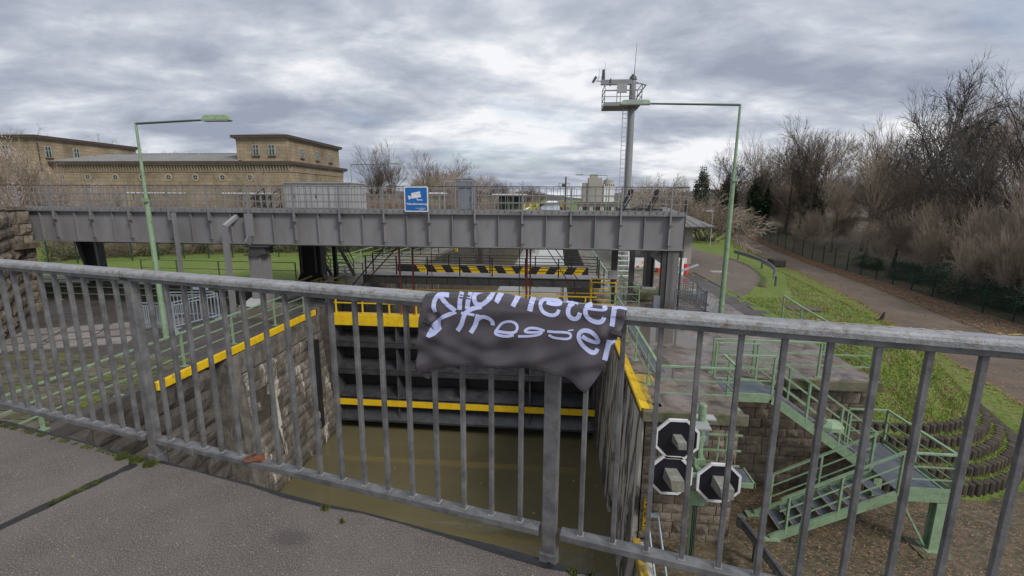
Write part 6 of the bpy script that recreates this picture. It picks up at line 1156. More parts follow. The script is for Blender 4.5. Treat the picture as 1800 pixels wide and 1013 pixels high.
solo('blue_plank', MB().bar((7.4, 30.6, Q + .25), (9.2, 30.9, Q + .95), .16, .1), 'bluegrey', 'pale blue slanting beam beside the grey box column', 'beam', (8, 30.7, Q))
t = thing('white_ladder', 'white steps with broad rungs standing beyond the slim dark columns', 'ladder', (4.2, 29.5, Q))
for dx in (0, .75): part('rail', MB().bar((3.9 + dx, 29.5, Q), (3.9 + dx, 30.9, -.6), .06, .08), 'white', t)
for i in range(9): part('rung', MB().box(3.9, 29.5 + i * .155, Q + .3 + i * .3, 4.65, 29.6 + i * .155, Q + .36 + i * .3), 'white', t)

# hut with sloped metal roof
ht = thing('gate_hut', 'small hut with a hipped grey metal roof at the right end of the bridge', 'hut', (9, 40, Q))
part('wall', MB().box(7.6, 38.2, Q, 10.55, 43, -.55), 'concrete', ht)
part('corner_column', MB().box(10.1, 37.9, Q, 10.7, 38.3, -.5), 'silo', ht); part('brown_panel', MB().box(9.6, 38.1, Q, 10.08, 38.19, -.5), 'fascia', ht)
mb = MB(); mb.add([(6.4, 36.6, -.42), (12.0, 36.6, -.42), (12.0, 44.6, -.42), (6.4, 44.6, -.42), (9.0, 39.8, .95), (9.0, 41.4, .95)], [(0, 1, 4), (1, 2, 5, 4), (2, 3, 5), (3, 0, 4, 5), (3, 2, 1, 0)])
part('roof', mb, 'roofmetal', ht); part('eaves', MB().box(6.38, 36.55, -.52, 12.02, 44.65, -.425), 'steel_dark', ht)
for k in range(1, 9):
    a = (6.4 + 5.6 * k / 9, 36.6, -.40); t0 = 1 - abs(k / 9 - .464) * 2.0; part('roof_seam', MB().bar(a, (a[0] + (9.0 - a[0]) * max(.05, t0) , 36.6 + 3.2 * max(.05, t0), -.40 + 1.37 * max(.05, t0)), .04, .05), 'steel', ht)
for k in range(1, 8): a = (12.0, 36.6 + k, -.40); part('roof_seam', MB().bar(a, (9.2, 39.8 + min(1.6, max(0, k - 3.2)), .87), .04, .05), 'steel', ht)
# far kiosk beyond, white canopy
def kiosk(label, x0, x1, y, zb, zt, bare=False):
    t = thing('kiosk', label, 'kiosk', ((x0 + x1) / 2, y, zb)); part('roof', MB().box(x0 - .3, y - .6, zt - .18, x1 + .3, y + 3, zt), 'white', t)
    for x in (x0, (x0 + x1) / 2, x1): part('post', MB().cbox(x, y, (zb + zt) / 2 - .1, .09, .09, zt - zb - .2), 'green', t)
    if bare: return
    part('wall', MB().box(x0 + .3, y + 2.0, zb, x1 - .3, y + 2.8, zt - .2), 'leafgreen', t); part('parapet', MB().box(x0, y - .05, zb, x1, y + .0, zb + 1.2), 'green', t)
kiosk('small green kiosk with a flat white roof left of the canal', -8.0, -4.3, 60, Q, 2.15)
kiosk('flat white roofed shelter behind the bridge, right of the left lamp post', -40.8, -36.5, 55, Q, 2.1, True); kiosk('flat white roofed shelter behind the bridge at the far left', -53.5, -49.2, 55, Q, 2.1, True); kiosk('flat white roofed shelter half hidden by the blue sign', -18.9, -15.2, 60, Q, 2.3, True)
for x, y, lab in ((-9.6, 44, 'yellow marker light on the left chamber edge, nearer one'), (-10.9, 62, 'yellow marker light on the left chamber edge, farther one')):
    solo('marker_light', MB().box(x - .12, y, Q, x + .12, y + .12, Q + .5).box(x - .2, y - .02, Q + .5, x + .2, y + .14, Q + .8), 'yellow', lab, 'marker', (x, y, Q))
for i in range(3): solo('canal_marker', MB().cbox(-7.5 + i * 1.5 , 108 + i, .2, .8, .2, .8).cbox(-7.5 + i * 1.5, 108 + i, -1.9, .2, .2, 3.5), 'yellow', ('left', 'middle', 'right')[i] + ' yellow marker board of the three beside the far canal', 'marker', (-7.5 + i * 1.5, 108 + i, Q), 'yellow canal markers')
solo('red_marker', MB().cbox(1.2, 95, .6, .5, .2, .7).cbox(1.2, 95.1, -1.5, .15, .15, 4), 'redbright', 'small red signal board beside the far canal', 'marker', (1.2, 95, Q))
bd = thing('lock_office', 'low cream building with dark machinery in front, beyond the lock on the right', 'building', (9, 100, Q))
part('wall', MB().box(4.5, 98, Q, 14, 106, .6), 'cream', bd); part('roof', MB().box(3.8, 97.5, .6, 14.5, 106.5, .9), 'fascia', bd)
for k in range(4): part('window', MB().box(5.2 + k * 2.2, 97.95, -1.2, 6.6 + k * 2.2, 97.99, 0), 'glassdark', bd)
solo('parked_machine', MB().box(12.6, 82, Q, 17, 84, -1.3).box(13.4, 82, -1.3, 15.8, 84, .4), 'black', 'dark vehicle parked beside the low cream building', 'vehicle', (15, 83, Q), bevel=.25)
for nme, lab, x, y, s_ in (('crow', 'dark crow standing on the grass bank above the road', 13.95, 20.7, 1), ('molehill', 'small dark clump at the end of the curved crash barrier', 12.4, 28.6, 1.2)):
    mb = MB(); z = hill_z(x, y)
    if nme == 'crow': mb.tube((x, y, z + .12), (x + .05, y, z + .30), .07, .06, 8).tube((x + .05, y, z + .30), (x + .09, y, z + .42), .055, .03, 8).bar((x - .02, y, z + .15), (x - .2, y, z + .02), .08, .03).tube((x + .08, y, z + .40), (x + .17, y, z + .38), .015, .004, 5).tube((x + .02, y - .03, z), (x + .02, y - .02, z + .13), .01, .01, 5).tube((x + .02, y + .04, z), (x + .02, y + .03, z + .13), .01, .01, 5)
    else:
        mb.add([(x + .3 * math.cos(t) * random.uniform(.7, 1.2), y + .2 * math.sin(t), z) for t in (0, 1, 2, 3, 4, 5)] + [(x, y, z + .22)], [(i, (i + 1) % 6, 6) for i in range(6)])
    solo(nme, mb, 'black' if nme == 'crow' else 'soil', lab, 'bird' if nme == 'crow' else 'mound', (x, y, z))
solo('concrete_block', MB().box(24.2, 54, zroad(55), 25.6, 55.6, zroad(55) + .8), 'stone_dark', 'dark block beside the towpath behind the crest of the bank', 'block', (25, 55, zroad(55)), bevel=.1)
ORD = ['first', 'second', 'third', 'fourth', 'fifth', 'sixth', 'seventh', 'eighth', 'ninth', 'tenth', 'eleventh', 'twelfth', 'thirteenth', 'fourteenth', 'fifteenth', 'sixteenth', 'seventeenth', 'eighteenth', 'nineteenth', 'twentieth', 'twenty-first', 'twenty-second', 'twenty-third', 'twenty-fourth', 'twenty-fifth', 'twenty-sixth', 'twenty-seventh', 'twenty-eighth', 'twenty-ninth', 'thirtieth', 'thirty-first']

# ================================================================== POWER STATION
BY = 62.0
ps = thing('power_station', 'long sandstone power station with corbel frieze, round windows and two flat roofed end pavilions', 'building', (-56, 66, Q))
XW = -36.4
part('main_wall', MB().box(-76, BY, Q, XW, 78, 5.98), 'sandst', ps)
part('frieze_band', MB().box(-76.1, BY - .12, 5.02, XW + .12, 78.1, 5.12), 'sandst2', ps)
part('cornice', MB().box(-76.3, BY - .42, 5.86, XW + .42, 78.3, 6.0), 'sandst2', ps)
part('gutter', MB().box(-76.4, BY - .62, 6.0, XW + .62, 78.5, 6.38), 'fascia', ps)
cor = MB().add([(-.11, -.16, .62), (.11, -.16, .62), (.11, .14, .62), (-.11, .14, .62), (-.09, -.02, 0), (.09, -.02, 0), (.09, .14, 0), (-.09, .14, 0)], [(0, 1, 2, 3), (7, 6, 5, 4), (0, 4, 5, 1), (1, 5, 6, 2), (3, 7, 4, 0)]).mesh('corbel', 'sandst2')
n_ = 0
x = XW - .1
while x > -73.5 and n_ < 220: inst('corbel', cor, ps, (x, BY - .14, 5.16)); x -= .43; n_ += 1
y = BY + .1
while y < 78: inst('corbel', cor, ps, (XW + .14, y, 5.16), (0, 0, R(90))); y += .43
# round windows
for x in (-42.3, -46.35, -50.4, -54.45, -58.5, -62.6, -66.9, -70.9):
    w = part('round_window', MB(), 'glassdark', ps) if False else None
    mb = MB(); m_ = 18; c = (x, BY - .02, 4.22)
    for i in range(m_): a = 6.2832 * i / m_; mb.v.append((c[0] + .52 * math.cos(a), BY - .07, c[2] + .52 * math.sin(a)))
    for i in range(m_): a = 6.2832 * i / m_; mb.v.append((c[0] + .34 * math.cos(a), BY - .07, c[2] + .34 * math.sin(a)))
    for i in range(m_): a = 6.2832 * i / m_; mb.v.append((c[0] + .34 * math.cos(a), BY + .0, c[2] + .34 * math.sin(a)))
    for i in range(m_): a = 6.2832 * i / m_; mb.v.append((c[0] + .52 * math.cos(a), BY + .0, c[2] + .52 * math.sin(a)))
    mb.f = [(i, (i + 1) % m_, m_ + (i + 1) % m_, m_ + i) for i in range(m_)] + [(m_ + i, m_ + (i + 1) % m_, 2 * m_ + (i + 1) % m_, 2 * m_ + i) for i in range(m_)] + [(i, 3 * m_ + i, 3 * m_ + (i + 1) % m_, (i + 1) % m_) for i in range(m_)]
    w = part('round_window', mb, 'sandst2', ps)
    part('pane', MB().add([(c[0] + .34 * math.cos(6.2832 * i / m_), BY - .012, c[2] + .34 * math.sin(6.2832 * i / m_)) for i in range(m_)], [tuple(range(m_))]), 'glassdark', w)
    part('glazing_bar', MB().box(x - .02, BY - .05, 3.9, x + .02, BY - .02, 4.54).box(x - .33, BY - .05, 4.2, x - .022, BY - .02, 4.24).box(x + .022, BY - .05, 4.2, x + .33, BY - .02, 4.24), 'frame', w)
# main roof with seams
part('main_roof', MB().add([(-73.6, BY - .5, 6.4), (-43.5, BY - .5, 6.4), (-43.5, 67, 7.85), (-68, 67, 7.85), (-43.5, 73, 6.4), (-73.6, 73, 6.4)], [(0, 1, 2, 3), (3, 2, 4, 5), (0, 3, 5)]), 'roofmetal', ps)
seam = 0; x = -44.0
while x > -73:
    t0 = 0; xe = x; top_y = 67 if x > -68 else BY - .5 + (67 - BY + .5) * (x + 73.6) / 5.6
    zt = 6.4 + 1.45 * (top_y - BY + .5) / 5.5
    part('roof_seam', MB().bar((x, BY - .5, 6.43), (x, top_y, zt + .03), .05, .07), 'cabinet', ps); x -= .62
part('ridge', MB().box(-68, 66.9, 7.83, -43.5, 67.1, 7.95), 'roofmetal', ps)
def pavilion(x0, x1, y0, y1, zb, zt, label=None):
    part('pavilion_wall', MB().box(x0, y0, zb, x1, y1, zt), 'sandst', ps)
    part('pavilion_cornice', MB().box(x0 - .15, y0 - .15, zt, x1 + .15, y1 + .15, zt + .14), 'sandst2', ps)
    part('pavilion_fascia', MB().box(x0 - .45, y0 - .45, zt + .14, x1 + .45, y1 + .45, zt + .50), 'fascia', ps)
    xm, a, b = (x0 + x1) / 2, x0 - .5, x1 + .5; h = zt + 1.25; k = min(3.6, (x1 - x0) / 2)
    part('pavilion_roof', MB().add([(a, y0 - .5, zt + .5), (b, y0 - .5, zt + .5), (b, y1 + .5, zt + .5), (a, y1 + .5, zt + .5), (xm, y0 + k, h), (xm, y1 - k, h)], [(0, 1, 4), (1, 2, 5, 4), (2, 3, 5), (3, 0, 4, 5)]), 'roofmetal', ps)
pavilion(-44.1, -36.75, BY + .3, 77.6, 6.38, 9.35)
pavilion(-88, -72.2, 60.5, 76, 5.0, 9.35)
part('pavilion_base', MB().box(-88, 60.5, Q, -72.2, 61.95, 4.99), 'sandst', ps)
part('downpipe', MB().tube((-72.1, 60.4, 5), (-72.1, 60.4, 9.4), .08, .08, 6), 'fascia', ps)
def pwin(x, y, z0, z1, w, side):
    """side 'f' faces -y, 'r' faces +x"""
    def bx(a0, a1, d0, d1, b0, b1):
        return MB().box(x + a0, y + d0, b0, x + a1, y + d1, b1) if side == 'f' else MB().box(x - d1, y + a0, b0, x - d0, y + a1, b1)
    h = w / 2
    f = part('window', bx(-h - .1, h + .1, -.05, -.012, z0 - .1, z1 + .1), 'sandst2', ps)
    part('pane', bx(-h, h, -.075, -.052, z0, z1), 'glassdark', f)
    part('frame', bx(-.05, .05, -.11, -.078, z0, z1), 'frame', f); part('frame', bx(-h, -h + .07, -.11, -.078, z0, z1), 'frame', f); part('frame', bx(h - .07, h, -.11, -.078, z0, z1), 'frame', f)
    part('frame', bx(-h + .072, -.052, -.10, -.078, z0 + (z1 - z0) * .6, z0 + (z1 - z0) * .65), 'frame', f); part('frame', bx(.052, h - .072, -.10, -.078, z0 + (z1 - z0) * .6, z0 + (z1 - z0) * .65), 'frame', f)
    part('sill', bx(-h - .15, h + .15, -.22, -.052, z0 - .2, z0 - .105), 'fascia', f)
for x in (-41.25, -38.95): pwin(x, BY + .3, 7.25, 8.55, .85, 'f')
for y in (65.9, 70.2, 74.4): pwin(-36.75, y, 7.2, 8.4, .8, 'r')
pwin(-77.2, 60.5, 7.0, 8.4, 1.0, 'f'); pwin(-72.2, 61.7, 7.0, 8.4, .8, 'r'); pwin(-72.2, 65.7, 7.2, 8.5, .8, 'r')

# far silo towers
si = thing('silo_tower', 'pale concrete silo block with a raised tower head far beyond the lock', 'silo', (28, 400, Q))
part('body', MB().box(21, 400, Q, 38, 415, 14.5), 'silo', si); part('tower', MB().box(25.5, 398.5, Q, 36.5, 412, 18.6), 'silo', si); part('head', MB().box(27, 400, 18.6, 33, 410, 21.5), 'silo', si)
s2 = thing('silo_tower', 'round topped pale silo with rows of dark openings right of the concrete block', 'silo', (42.5, 400, Q))
part('body', MB().box(38.2, 399, Q, 47, 412, 13.2), 'white', s2); part('drum', MB().tube((42.3, 404, 13.2), (42.3, 404, 16.8), 4.4, 4.2, 20).tube((42.3, 404, 16.8), (42.3, 404, 18), 3, 2.4, 16), 'silo', s2)
for z in (12.2, 3.2):
    for k in range(5): part('opening', MB().box(39 + k * 1.6, 398.9, z, 40.1 + k * 1.6, 398.98, z + 1), 'black', s2)
for i, (x, y, w, h, m, lab) in enumerate(((85, 75, 16, 6.0, 'cabinet', 'pale house wall glimpsed behind the bare trees at the far right'), (76, 90, 9, 4.5, 'cream', 'low light coloured building glimpsed through the trees behind the fence'), (96, 92, 12, 6, 'redbright', 'house with a red roof behind the trees at the far right'))):
    t = thing('house', lab, 'house', (x, y, -3)); part('wall', MB().box(x - w / 2, y, -4, x + w / 2, y + 8, h * .35), 'cream' if m == 'redbright' else m, t)
    part('roof', MB().add([(x - w / 2, y - .4, h * .35), (x + w / 2, y - .4, h * .35), (x + w / 2, y + 8, h * .35), (x - w / 2, y + 8, h * .35), (x - w / 2, y + 4, h * .35 + 2.2), (x + w / 2, y + 4, h * .35 + 2.2)], [(0, 1, 5, 4), (2, 3, 4, 5), (0, 4, 3), (1, 2, 5)]), 'fascia' if m != 'redbright' else 'rust', t)
    for k in range(3): part('window', MB().box(x - w / 2 + 1 + k * w / 3.2, y - .03, -2, x - w / 2 + 2.2 + k * w / 3.2, y - .005, -.6), 'glassdark', t)

# ================================================================== FENCE
fc = thing('mesh_fence', 'dark green wire mesh fence with outward angled post tops along the towpath', 'fence', (31.2, 50, -6))
fposts = [8 + i * 2.35 for i in range(38)]
fp = MB().box(-.035, -.035, 0, .035, .035, 2.15).bar((0, 0, 2.13), (.32, 0, 2.5), .05, .05).mesh('post', 'fencegreen')
pm_ = MB()
for k in range(11): pm_.box(-.008, 0, .08 + k * .2, .008, 2.35, .096 + k * .2)
for k in range(24): pm_.box(-.005, k * .098, .05, .005, k * .098 + .007, 2.12)
pm_ = pm_.mesh('mesh_panel', 'fencegreen')
for y in fposts:
    z = zroad(y); inst('post', fp, fc, (31.2, y, z)); sl_ = math.atan2(zroad(y + 2.35) - z, 2.35); inst('mesh_panel', pm_, fc, (31.2, y, z), (sl_, 0, 0))
for k in range(3): part('top_wire', MB().path([(31.3 + k * .1, y, zroad(y) + 2.25 + k * .12) for y in fposts], .01, 4), 'fencegreen', fc)
# fence in front of the hedge on the left
f2 = thing('mesh_fence', 'thin dark green fence standing in front of the olive hedge on the left', 'fence', (-27, 36, Q))
fx = [(-36 + i * 2.4 * .62, 29.5 + i * .7) for i in range(22)]
for (x, y), (x2, y2) in zip(fx, fx[1:]):
    z = lawn(x, y); part('post', MB().box(x - .03, y - .03, z, x + .03, y + .03, z + 1.7), 'fencegreen', f2)
    mb = MB()
    for k in range(7): mb.bar((x, y, z + .1 + k * .25), (x2, y2, z + .1 + k * .25), .01, .012)
    part('mesh_panel', mb, 'fencegreen', f2)

# ================================================================== TREES
class TG:
    """branch skeleton -> tapered tubes, thick limbs and twigs kept apart"""
    def __init__(s, seed): s.r = random.Random(seed); s.V = [[], []]; s.F = [[], []]
    def seg(s, k, p, q, r0, r1, n):
        d = (q - p); l = d.length
        if l < 1e-6: return
        d = d / l; a = d.orthogonal().normalized(); b = d.cross(a); V, F = s.V[k], s.F[k]; o = len(V)
        for c, r in ((p, r0), (q, r1)):
            for i in range(n):
                t = 6.2832 * i / n; V.append((c.x + r * (a.x * math.cos(t) + b.x * math.sin(t)), c.y + r * (a.y * math.cos(t) + b.y * math.sin(t)), c.z + r * (a.z * math.cos(t) + b.z * math.sin(t))))
        for i in range(n): F.append((o + i, o + (i + 1) % n, o + n + (i + 1) % n, o + n + i))
    def grow(s, p, d, ln, r, lev, P):
        R_ = s.r; nseg = 3 if lev < 2 else 2; q = p; seg = ln / nseg; rr = r; mx = P['levels']
        for i in range(nseg):
            d = (d + Vector((R_.gauss(0, 1), R_.gauss(0, 1), R_.gauss(0, .6))) * P['wob'] + Vector((0, 0, P['trop'] if lev else .05))).normalized()
            nq = q + d * seg; nr = rr * (.86 if lev < mx else .6)
            s.seg(0 if lev < 2 else 1, q, nq, rr, nr, 6 if lev == 0 else 4 if lev == 1 else 3); q, rr = nq, nr
            if lev < mx and (i > 0 or lev > 0) :
                kids = P['kids'][lev] if i == nseg - 1 else P['side'][lev]
                for _ in range(kids):
                    ax = d.orthogonal().normalized(); ax.rotate(Matrix.Rotation(R_.uniform(0, 6.28), 3, d)); nd = d.copy(); nd.rotate(Matrix.Rotation(R_.gauss(P['ang'], .14) * (.75 if i == nseg - 1 else 1.15), 3, ax))
                    s.grow(q, nd, ln * R_.uniform(.8, 1.15) * P['ratio'][lev], max(rr * P['rr'], P['rmin']), lev + 1, P)
def tree_meshes(name, seed, P, mats):
    g = TG(seed); r = g.r
    for k in range(P.get('stems', 1)):
        a = r.uniform(0, 6.28); lean = P.get('lean', .05) * (1 if P.get('stems', 1) == 1 else r.uniform(.5, 1.5))
        g.grow(Vector((r.uniform(-.02, .02), r.uniform(-.02, .02), -.01)) * (P.get('stems', 1) ** .5), Vector((math.cos(a) * lean, math.sin(a) * lean, 1)).normalized(), P['len'], P['r'], 0, P)
    mz = max(v[2] for v in g.V[1]) ; out = []
    for k in (0, 1):
        me = bpy.data.meshes.new(name + ('_trunk', '_crown')[k]); V = np.array(g.V[k]) / mz; me.from_pydata(V.tolist(), [], g.F[k]); me.materials.append(M[mats[k]]); out.append(me)
    return out
base = dict(levels=5, wob=.11, trop=.05, ang=.62, ratio=[.62, .70, .72, .72, .7, .6], rr=.64, rmin=.0011, kids=[3, 2, 3, 3, 3], side=[2, 2, 2, 1, 1], len=.40, r=.022)
TV = {}
TV['round'] = tree_meshes('round', 3, dict(base), ('barkdark', 'twig'))
TV['mid'] = tree_meshes('mid', 5, dict(base, ang=.58), ('barkdark', 'twigdark')); TV['mid2'] = tree_meshes('mid2', 14, dict(base, ang=.46, trop=.09, len=.44), ('barkdark', 'twigdark'))
TV['broad'] = tree_meshes('broad', 8, dict(base, ang=.72, trop=.03, len=.36), ('barkdark', 'twig'))
TV['upright'] = tree_meshes('upright', 12, dict(base, ang=.42, trop=.10, len=.46, kids=[3, 3, 2, 2, 2]), ('bark', 'twig'))
TV['dark'] = tree_meshes('dark', 25, dict(base, ang=.55, trop=.07, len=.46, ratio=[.6, .72, .7, .66, .6, .6]), ('barkdark', 'barkdark'))
TV['spread'] = tree_meshes('spread', 31, dict(base, ang=.70, trop=.015, len=.50, side=[3, 2, 2, 2, 1], kids=[3, 3, 3, 3, 3], ratio=[.54, .60, .64, .62, .6, .6], lean=.14, rmin=.0013), ('barkdark', 'barkdark'))
shr = dict(base, levels=4, stems=11, lean=.5, len=.50, r=.010, ang=.36, trop=.04, kids=[2, 2, 2, 3], side=[2, 2, 2, 1], rmin=.0021, ratio=[.6, .68, .66, .6, .6])
TV['shrub'] = tree_meshes('shrub', 41, dict(shr), ('bark', 'twig')); TV['shrub2'] = tree_meshes('shrub2', 47, dict(shr, lean=.75, ang=.5), ('bark', 'twig'))
TV['shrubred'] = tree_meshes('shrubred', 53, dict(shr, lean=.4, rmin=.0022), ('bark', 'twigred'))
TV['bush'] = tree_meshes('bush', 57, dict(shr, stems=16, lean=1.1, len=.40, ang=.6, trop=.0, rmin=.0028), ('bark', 'twig'))
def leafcloud(name, seed, m, n, shape, size):
    r = np.random.default_rng(seed); pts = []
    cl = r.normal(size=(70, 3)); cl /= np.linalg.norm(cl, axis=1)[:, None]; cl *= r.uniform(.35, 1, (70, 1)) ** .5
    c = cl[r.integers(0, 70, n)] + r.normal(size=(n, 3)) * .16
    c = c * np.array(shape[:3]) + np.array([0, 0, shape[3]])
    a = r.normal(size=(n, 3)); a /= np.linalg.norm(a, axis=1)[:, None]; b = np.cross(a, r.normal(size=(n, 3))); b /= np.linalg.norm(b, axis=1)[:, None]
    s = size * r.uniform(.6, 1.4, (n, 1)); V = np.stack([c - a * s, c + b * s * .45, c + a * s, c - b * s * .45], 1).reshape(-1, 3)
    me = bpy.data.meshes.new(name); F = np.arange(4 * n).reshape(-1, 4); me.from_pydata(V.tolist(), [], F.tolist()); me.materials.append(M[m]); return me
IVY = leafcloud('ivy', 5, 'ivy', 6500, (.09, .09, .36, .40), .014)
CONI = leafcloud('needles', 6, 'ivy', 6000, (.20, .20, .45, .48), .02)
BLOS = leafcloud('blossom', 7, 'blossom', 7000, (.34, .34, .38, .60), .008)
SMALL = leafcloud('leaves', 9, 'leafgreen', 9000, (.62, .62, .36, .36), .017)
HEDG = leafcloud('leaves', 10, 'hedge', 5200, (.6, .45, .42, .45), .022)
def plant(kind, label, x, y, z, h, cat='tree', name='bare_tree', group=None, wide=1.0, ivy=None, rot=None, extra=None):
    t = thing(name, label, cat, (x, y, z), group); t.rotation_euler.z = random.uniform(0, 6.28) if rot is None else rot; t.scale = (h * wide, h * wide, h)
    for me, n_ in zip(TV[kind], ('trunk', 'crown')):
        o = bpy.data.objects.new(n_, me); COL.objects.link(o); o.parent = t
    if ivy: o = bpy.data.objects.new('ivy_cover', ivy); COL.objects.link(o); o.parent = t; o.scale = (1 / wide, 1 / wide, .72)
    if extra:
        o = bpy.data.objects.new('foliage', extra); COL.objects.link(o); o.parent = t
    return t
# middle distance, left of the canal
plant('mid2', 'tall bare tree immediately right of the power station, left of its twin', -37.6, 90, Q, 16.0, wide=1.15)
plant('mid2', 'tall bare tree right of the power station, crossed by the distant lamp arm', -32.8, 92, Q, 17.2, wide=.8, rot=2)
plant('mid2', 'bare tree standing above the blue sign', -29.4, 100, Q, 16.2, wide=1.05, rot=1)
plant('mid', 'rounded bare tree left of the blue grey cabinet', -26.0, 120, Q, 17, wide=1.2, rot=4)
plant('mid', 'smaller bare tree right of the blue grey cabinet', -23.5, 170, Q, 13.6, wide=1.3)
plant('mid', 'low far bare tree at the left canal bank', -16.5, 230, Q, 14, wide=1.6, rot=2)
for i in range(12): plant(('mid', 'mid', 'mid2')[i % 3], 'bare tree in the row along the left canal bank, ' + ORD[i] + ' from the near end', -25 + i * .9 + random.uniform(-2, 2), 190 + i * 26, Q, 12 + random.uniform(-1, 2), group='trees receding along the canal', wide=1.3)
for i in range(9): plant(('round', 'upright')[i % 2], 'bare tree in the thicket row right of the power station, ' + ORD[i] + ' from the left', -45 + i * 3.4, 96 + (i * 37 % 17), Q, 10 + random.uniform(-1.5, 1.5), group='trees behind the meadow', wide=1.1)
# behind the power station
for i, (x, y, h) in enumerate(((-122, 98, 21), (-113, 96, 21), (-105, 100, 20), (-97, 98, 18))): plant('broad', 'bare crown behind the far left pavilion roof, ' + ORD[i] + ' from the left', x, y, Q, h, wide=1.0, group='trees behind the left pavilion')
plant('round', 'small bare crown just above the long roof ridge', -117, 140, Q, 20)
# right of the mast
plant('bush', 'broad rounded bare tree right of the mast', 21.5, 105, Q, 11.0, wide=1.1)
plant('broad', 'rounded bare tree right of the mast, behind the broad one', 24.5, 120, Q, 12.0, wide=1.1)
plant('upright', 'narrow brown tree between the round tree and the dark conifer', 28.2, 108, Q, 11.8, wide=.6)
t = thing('conifer', 'small dark pointed conifer beside the narrow brown tree', 'tree', (29.2, 100, Q)); t.scale = (7, 7, 11.5)
o = bpy.data.objects.new('crown', leafcloud('cone', 12, 'ivy', 5000, (.2, .2, .42, .52), .022)); COL.objects.link(o); o.parent = t
o = bpy.data.objects.new('trunk', MB().tube((0, 0, 0), (0, 0, .9), .02, .005, 6).mesh('trunk', 'barkdark')); COL.objects.link(o); o.parent = t
plant('bush', 'round brown bush on the grass in front of the trees, nearest the hut', 18.6, 60, Q, 6.6, 'bush', 'bush', wide=1.2)
plant('bush', 'round brown bush left of the nearest one behind the hut', 14.5, 64, Q, 5.8, 'bush', 'bush', wide=1.2)
# the wood on the right
RW = [('round', 29.0, 84, 13.5, 1.0, 1), ('upright', 32.5, 80, 14.6, .9, 1), ('round', 36, 78, 13.8, .9, 0), ('upright', 38.5, 76, 14.0, .9, 1), ('dark', 41, 74, 16.6, 1.1, 0), ('upright', 42.5, 68, 15, .9, 0),
      ('round', 39.5, 64, 15.5, .9, 0), ('upright', 37.5, 60, 14, .9, 0), ('spread', 43.6, 62, 23.0, .72, 0), ('dark', 41.2, 52, 17.0, .8, 0), ('upright', 47.5, 58, 19.0, .8, 0), ('dark', 38.8, 44, 17.0, .9, 0), ('round', 44, 49, 15.5, .9, 0),
      ('dark', 42.5, 42, 19.5, 1.0, 0), ('upright', 36.8, 40, 14, .8, 0), ('round', 48, 46, 17, .9, 1), ('upright', 52, 52, 18, .9, 0), ('dark', 40, 36, 17, .9, 0), ('upright', 45, 37, 17, .9, 0), ('round', 52, 66, 17, 1, 0), ('dark', 55, 58, 19, 1, 0), ('upright', 48, 74, 15, 1, 0), ('round', 43, 84, 14, 1, 0), ('dark', 37, 90, 14, 1, 0), ('upright', 58, 48, 18, 1, 0), ('round', 62, 56, 17, 1, 0), ('upright', 66, 70, 17, 1, 0)]
RW = [((('mid2' if k == 'upright' else 'mid') if i % 3 == 0 and k in ('upright', 'round') else k), x, y, h, w, iv) for i, (k, x, y, h, w, iv) in enumerate(RW)] + [('mid2', 35.5, 47, 11, .8, 0), ('mid', 36.5, 54, 12, .8, 0), ('mid2', 36, 34, 11, .8, 0), ('upright', 35.8, 64, 12, .8, 0)]
RW.sort(key=lambda a: a[1] / a[2])
LOOK = {'mid': 'round crowned dark tree', 'mid2': 'slim dark tree', 'round': 'round crowned brown tree', 'upright': 'upright brown tree', 'dark': 'dark barked spreading tree', 'spread': 'tallest dark tree'}
for i, (k, x, y, h, w, iv) in enumerate(RW):
    lab = ('ivy clad ' if iv else 'bare ') + LOOK[k] + ', ' + ORD[i] + ' from the left in the wood behind the fence'
    plant(k, lab, x, y, zroad(y) - .2, h * (1.02 if k == 'spread' else 1.18 if y > 50 else .98), wide=w * (.85 if k != 'spread' else 1), ivy=IVY if iv else None, group='trees of the right wood', rot=(1.2 if k == 'spread' else None))
# understorey: thicket as one mass
def thicket(name, spots, kinds, m, kind='stuff'):
    Vs, Fs, o_ = [], [], 0
    for (x, y, z, h, w) in spots:
        me = TV[random.choice(kinds)][1]
        v = np.empty(len(me.vertices) * 3); me.vertices.foreach_get('co', v); v = v.reshape(-1, 3); a = random.uniform(0, 6.28); c, s_ = math.cos(a), math.sin(a)
        v = np.stack([(v[:, 0] * c - v[:, 1] * s_) * h * w + x, (v[:, 0] * s_ + v[:, 1] * c) * h * w + y, v[:, 2] * h + z], 1)
        f = np.empty(len(me.polygons) * 4, dtype=np.int64); me.polygons.foreach_get('vertices', f); Vs.append(v); Fs.append(f + o_); o_ += len(v)
    V, F = np.concatenate(Vs), np.concatenate(Fs); me = bpy.data.meshes.new(name); me.vertices.add(len(V)); me.vertices.foreach_set('co', V.ravel())
    n = len(F) // 4; me.loops.add(len(F)); me.loops.foreach_set('vertex_index', F.astype(np.int32)); me.polygons.add(n); me.polygons.foreach_set('loop_start', np.arange(0, 4 * n, 4, dtype=np.int32)); me.update(calc_edges=True)
    me.materials.append(M[m]); o = bpy.data.objects.new(name, me); COL.objects.link(o); o['kind'] = kind; return o
sp = []
for i in range(50):
    y = random.uniform(30, 88); x = 33.2 + random.uniform(0, 18) * (1 if i % 2 else .35); sp.append((x, y, zroad(y) - .1, random.uniform(4.6, 9.2), random.uniform(.5, .75)))
thicket('thicket', sp, ['shrub', 'shrub2'], 'twig')
sp = [(36 + i * 1.9 + random.uniform(-1, 1), 104 - i * .9 + random.uniform(-5, 5), -3.4, random.uniform(8, 12.5), .7) for i in range(36)]
thicket('far_wood', sp, ['shrub', 'shrub2'], 'twig')
sp = [(-29 - i * 1.75 + random.uniform(-.6, .6), 47 + random.uniform(-4, 5), Q, random.uniform(4.2, 5.5), .7) for i in range(34)]
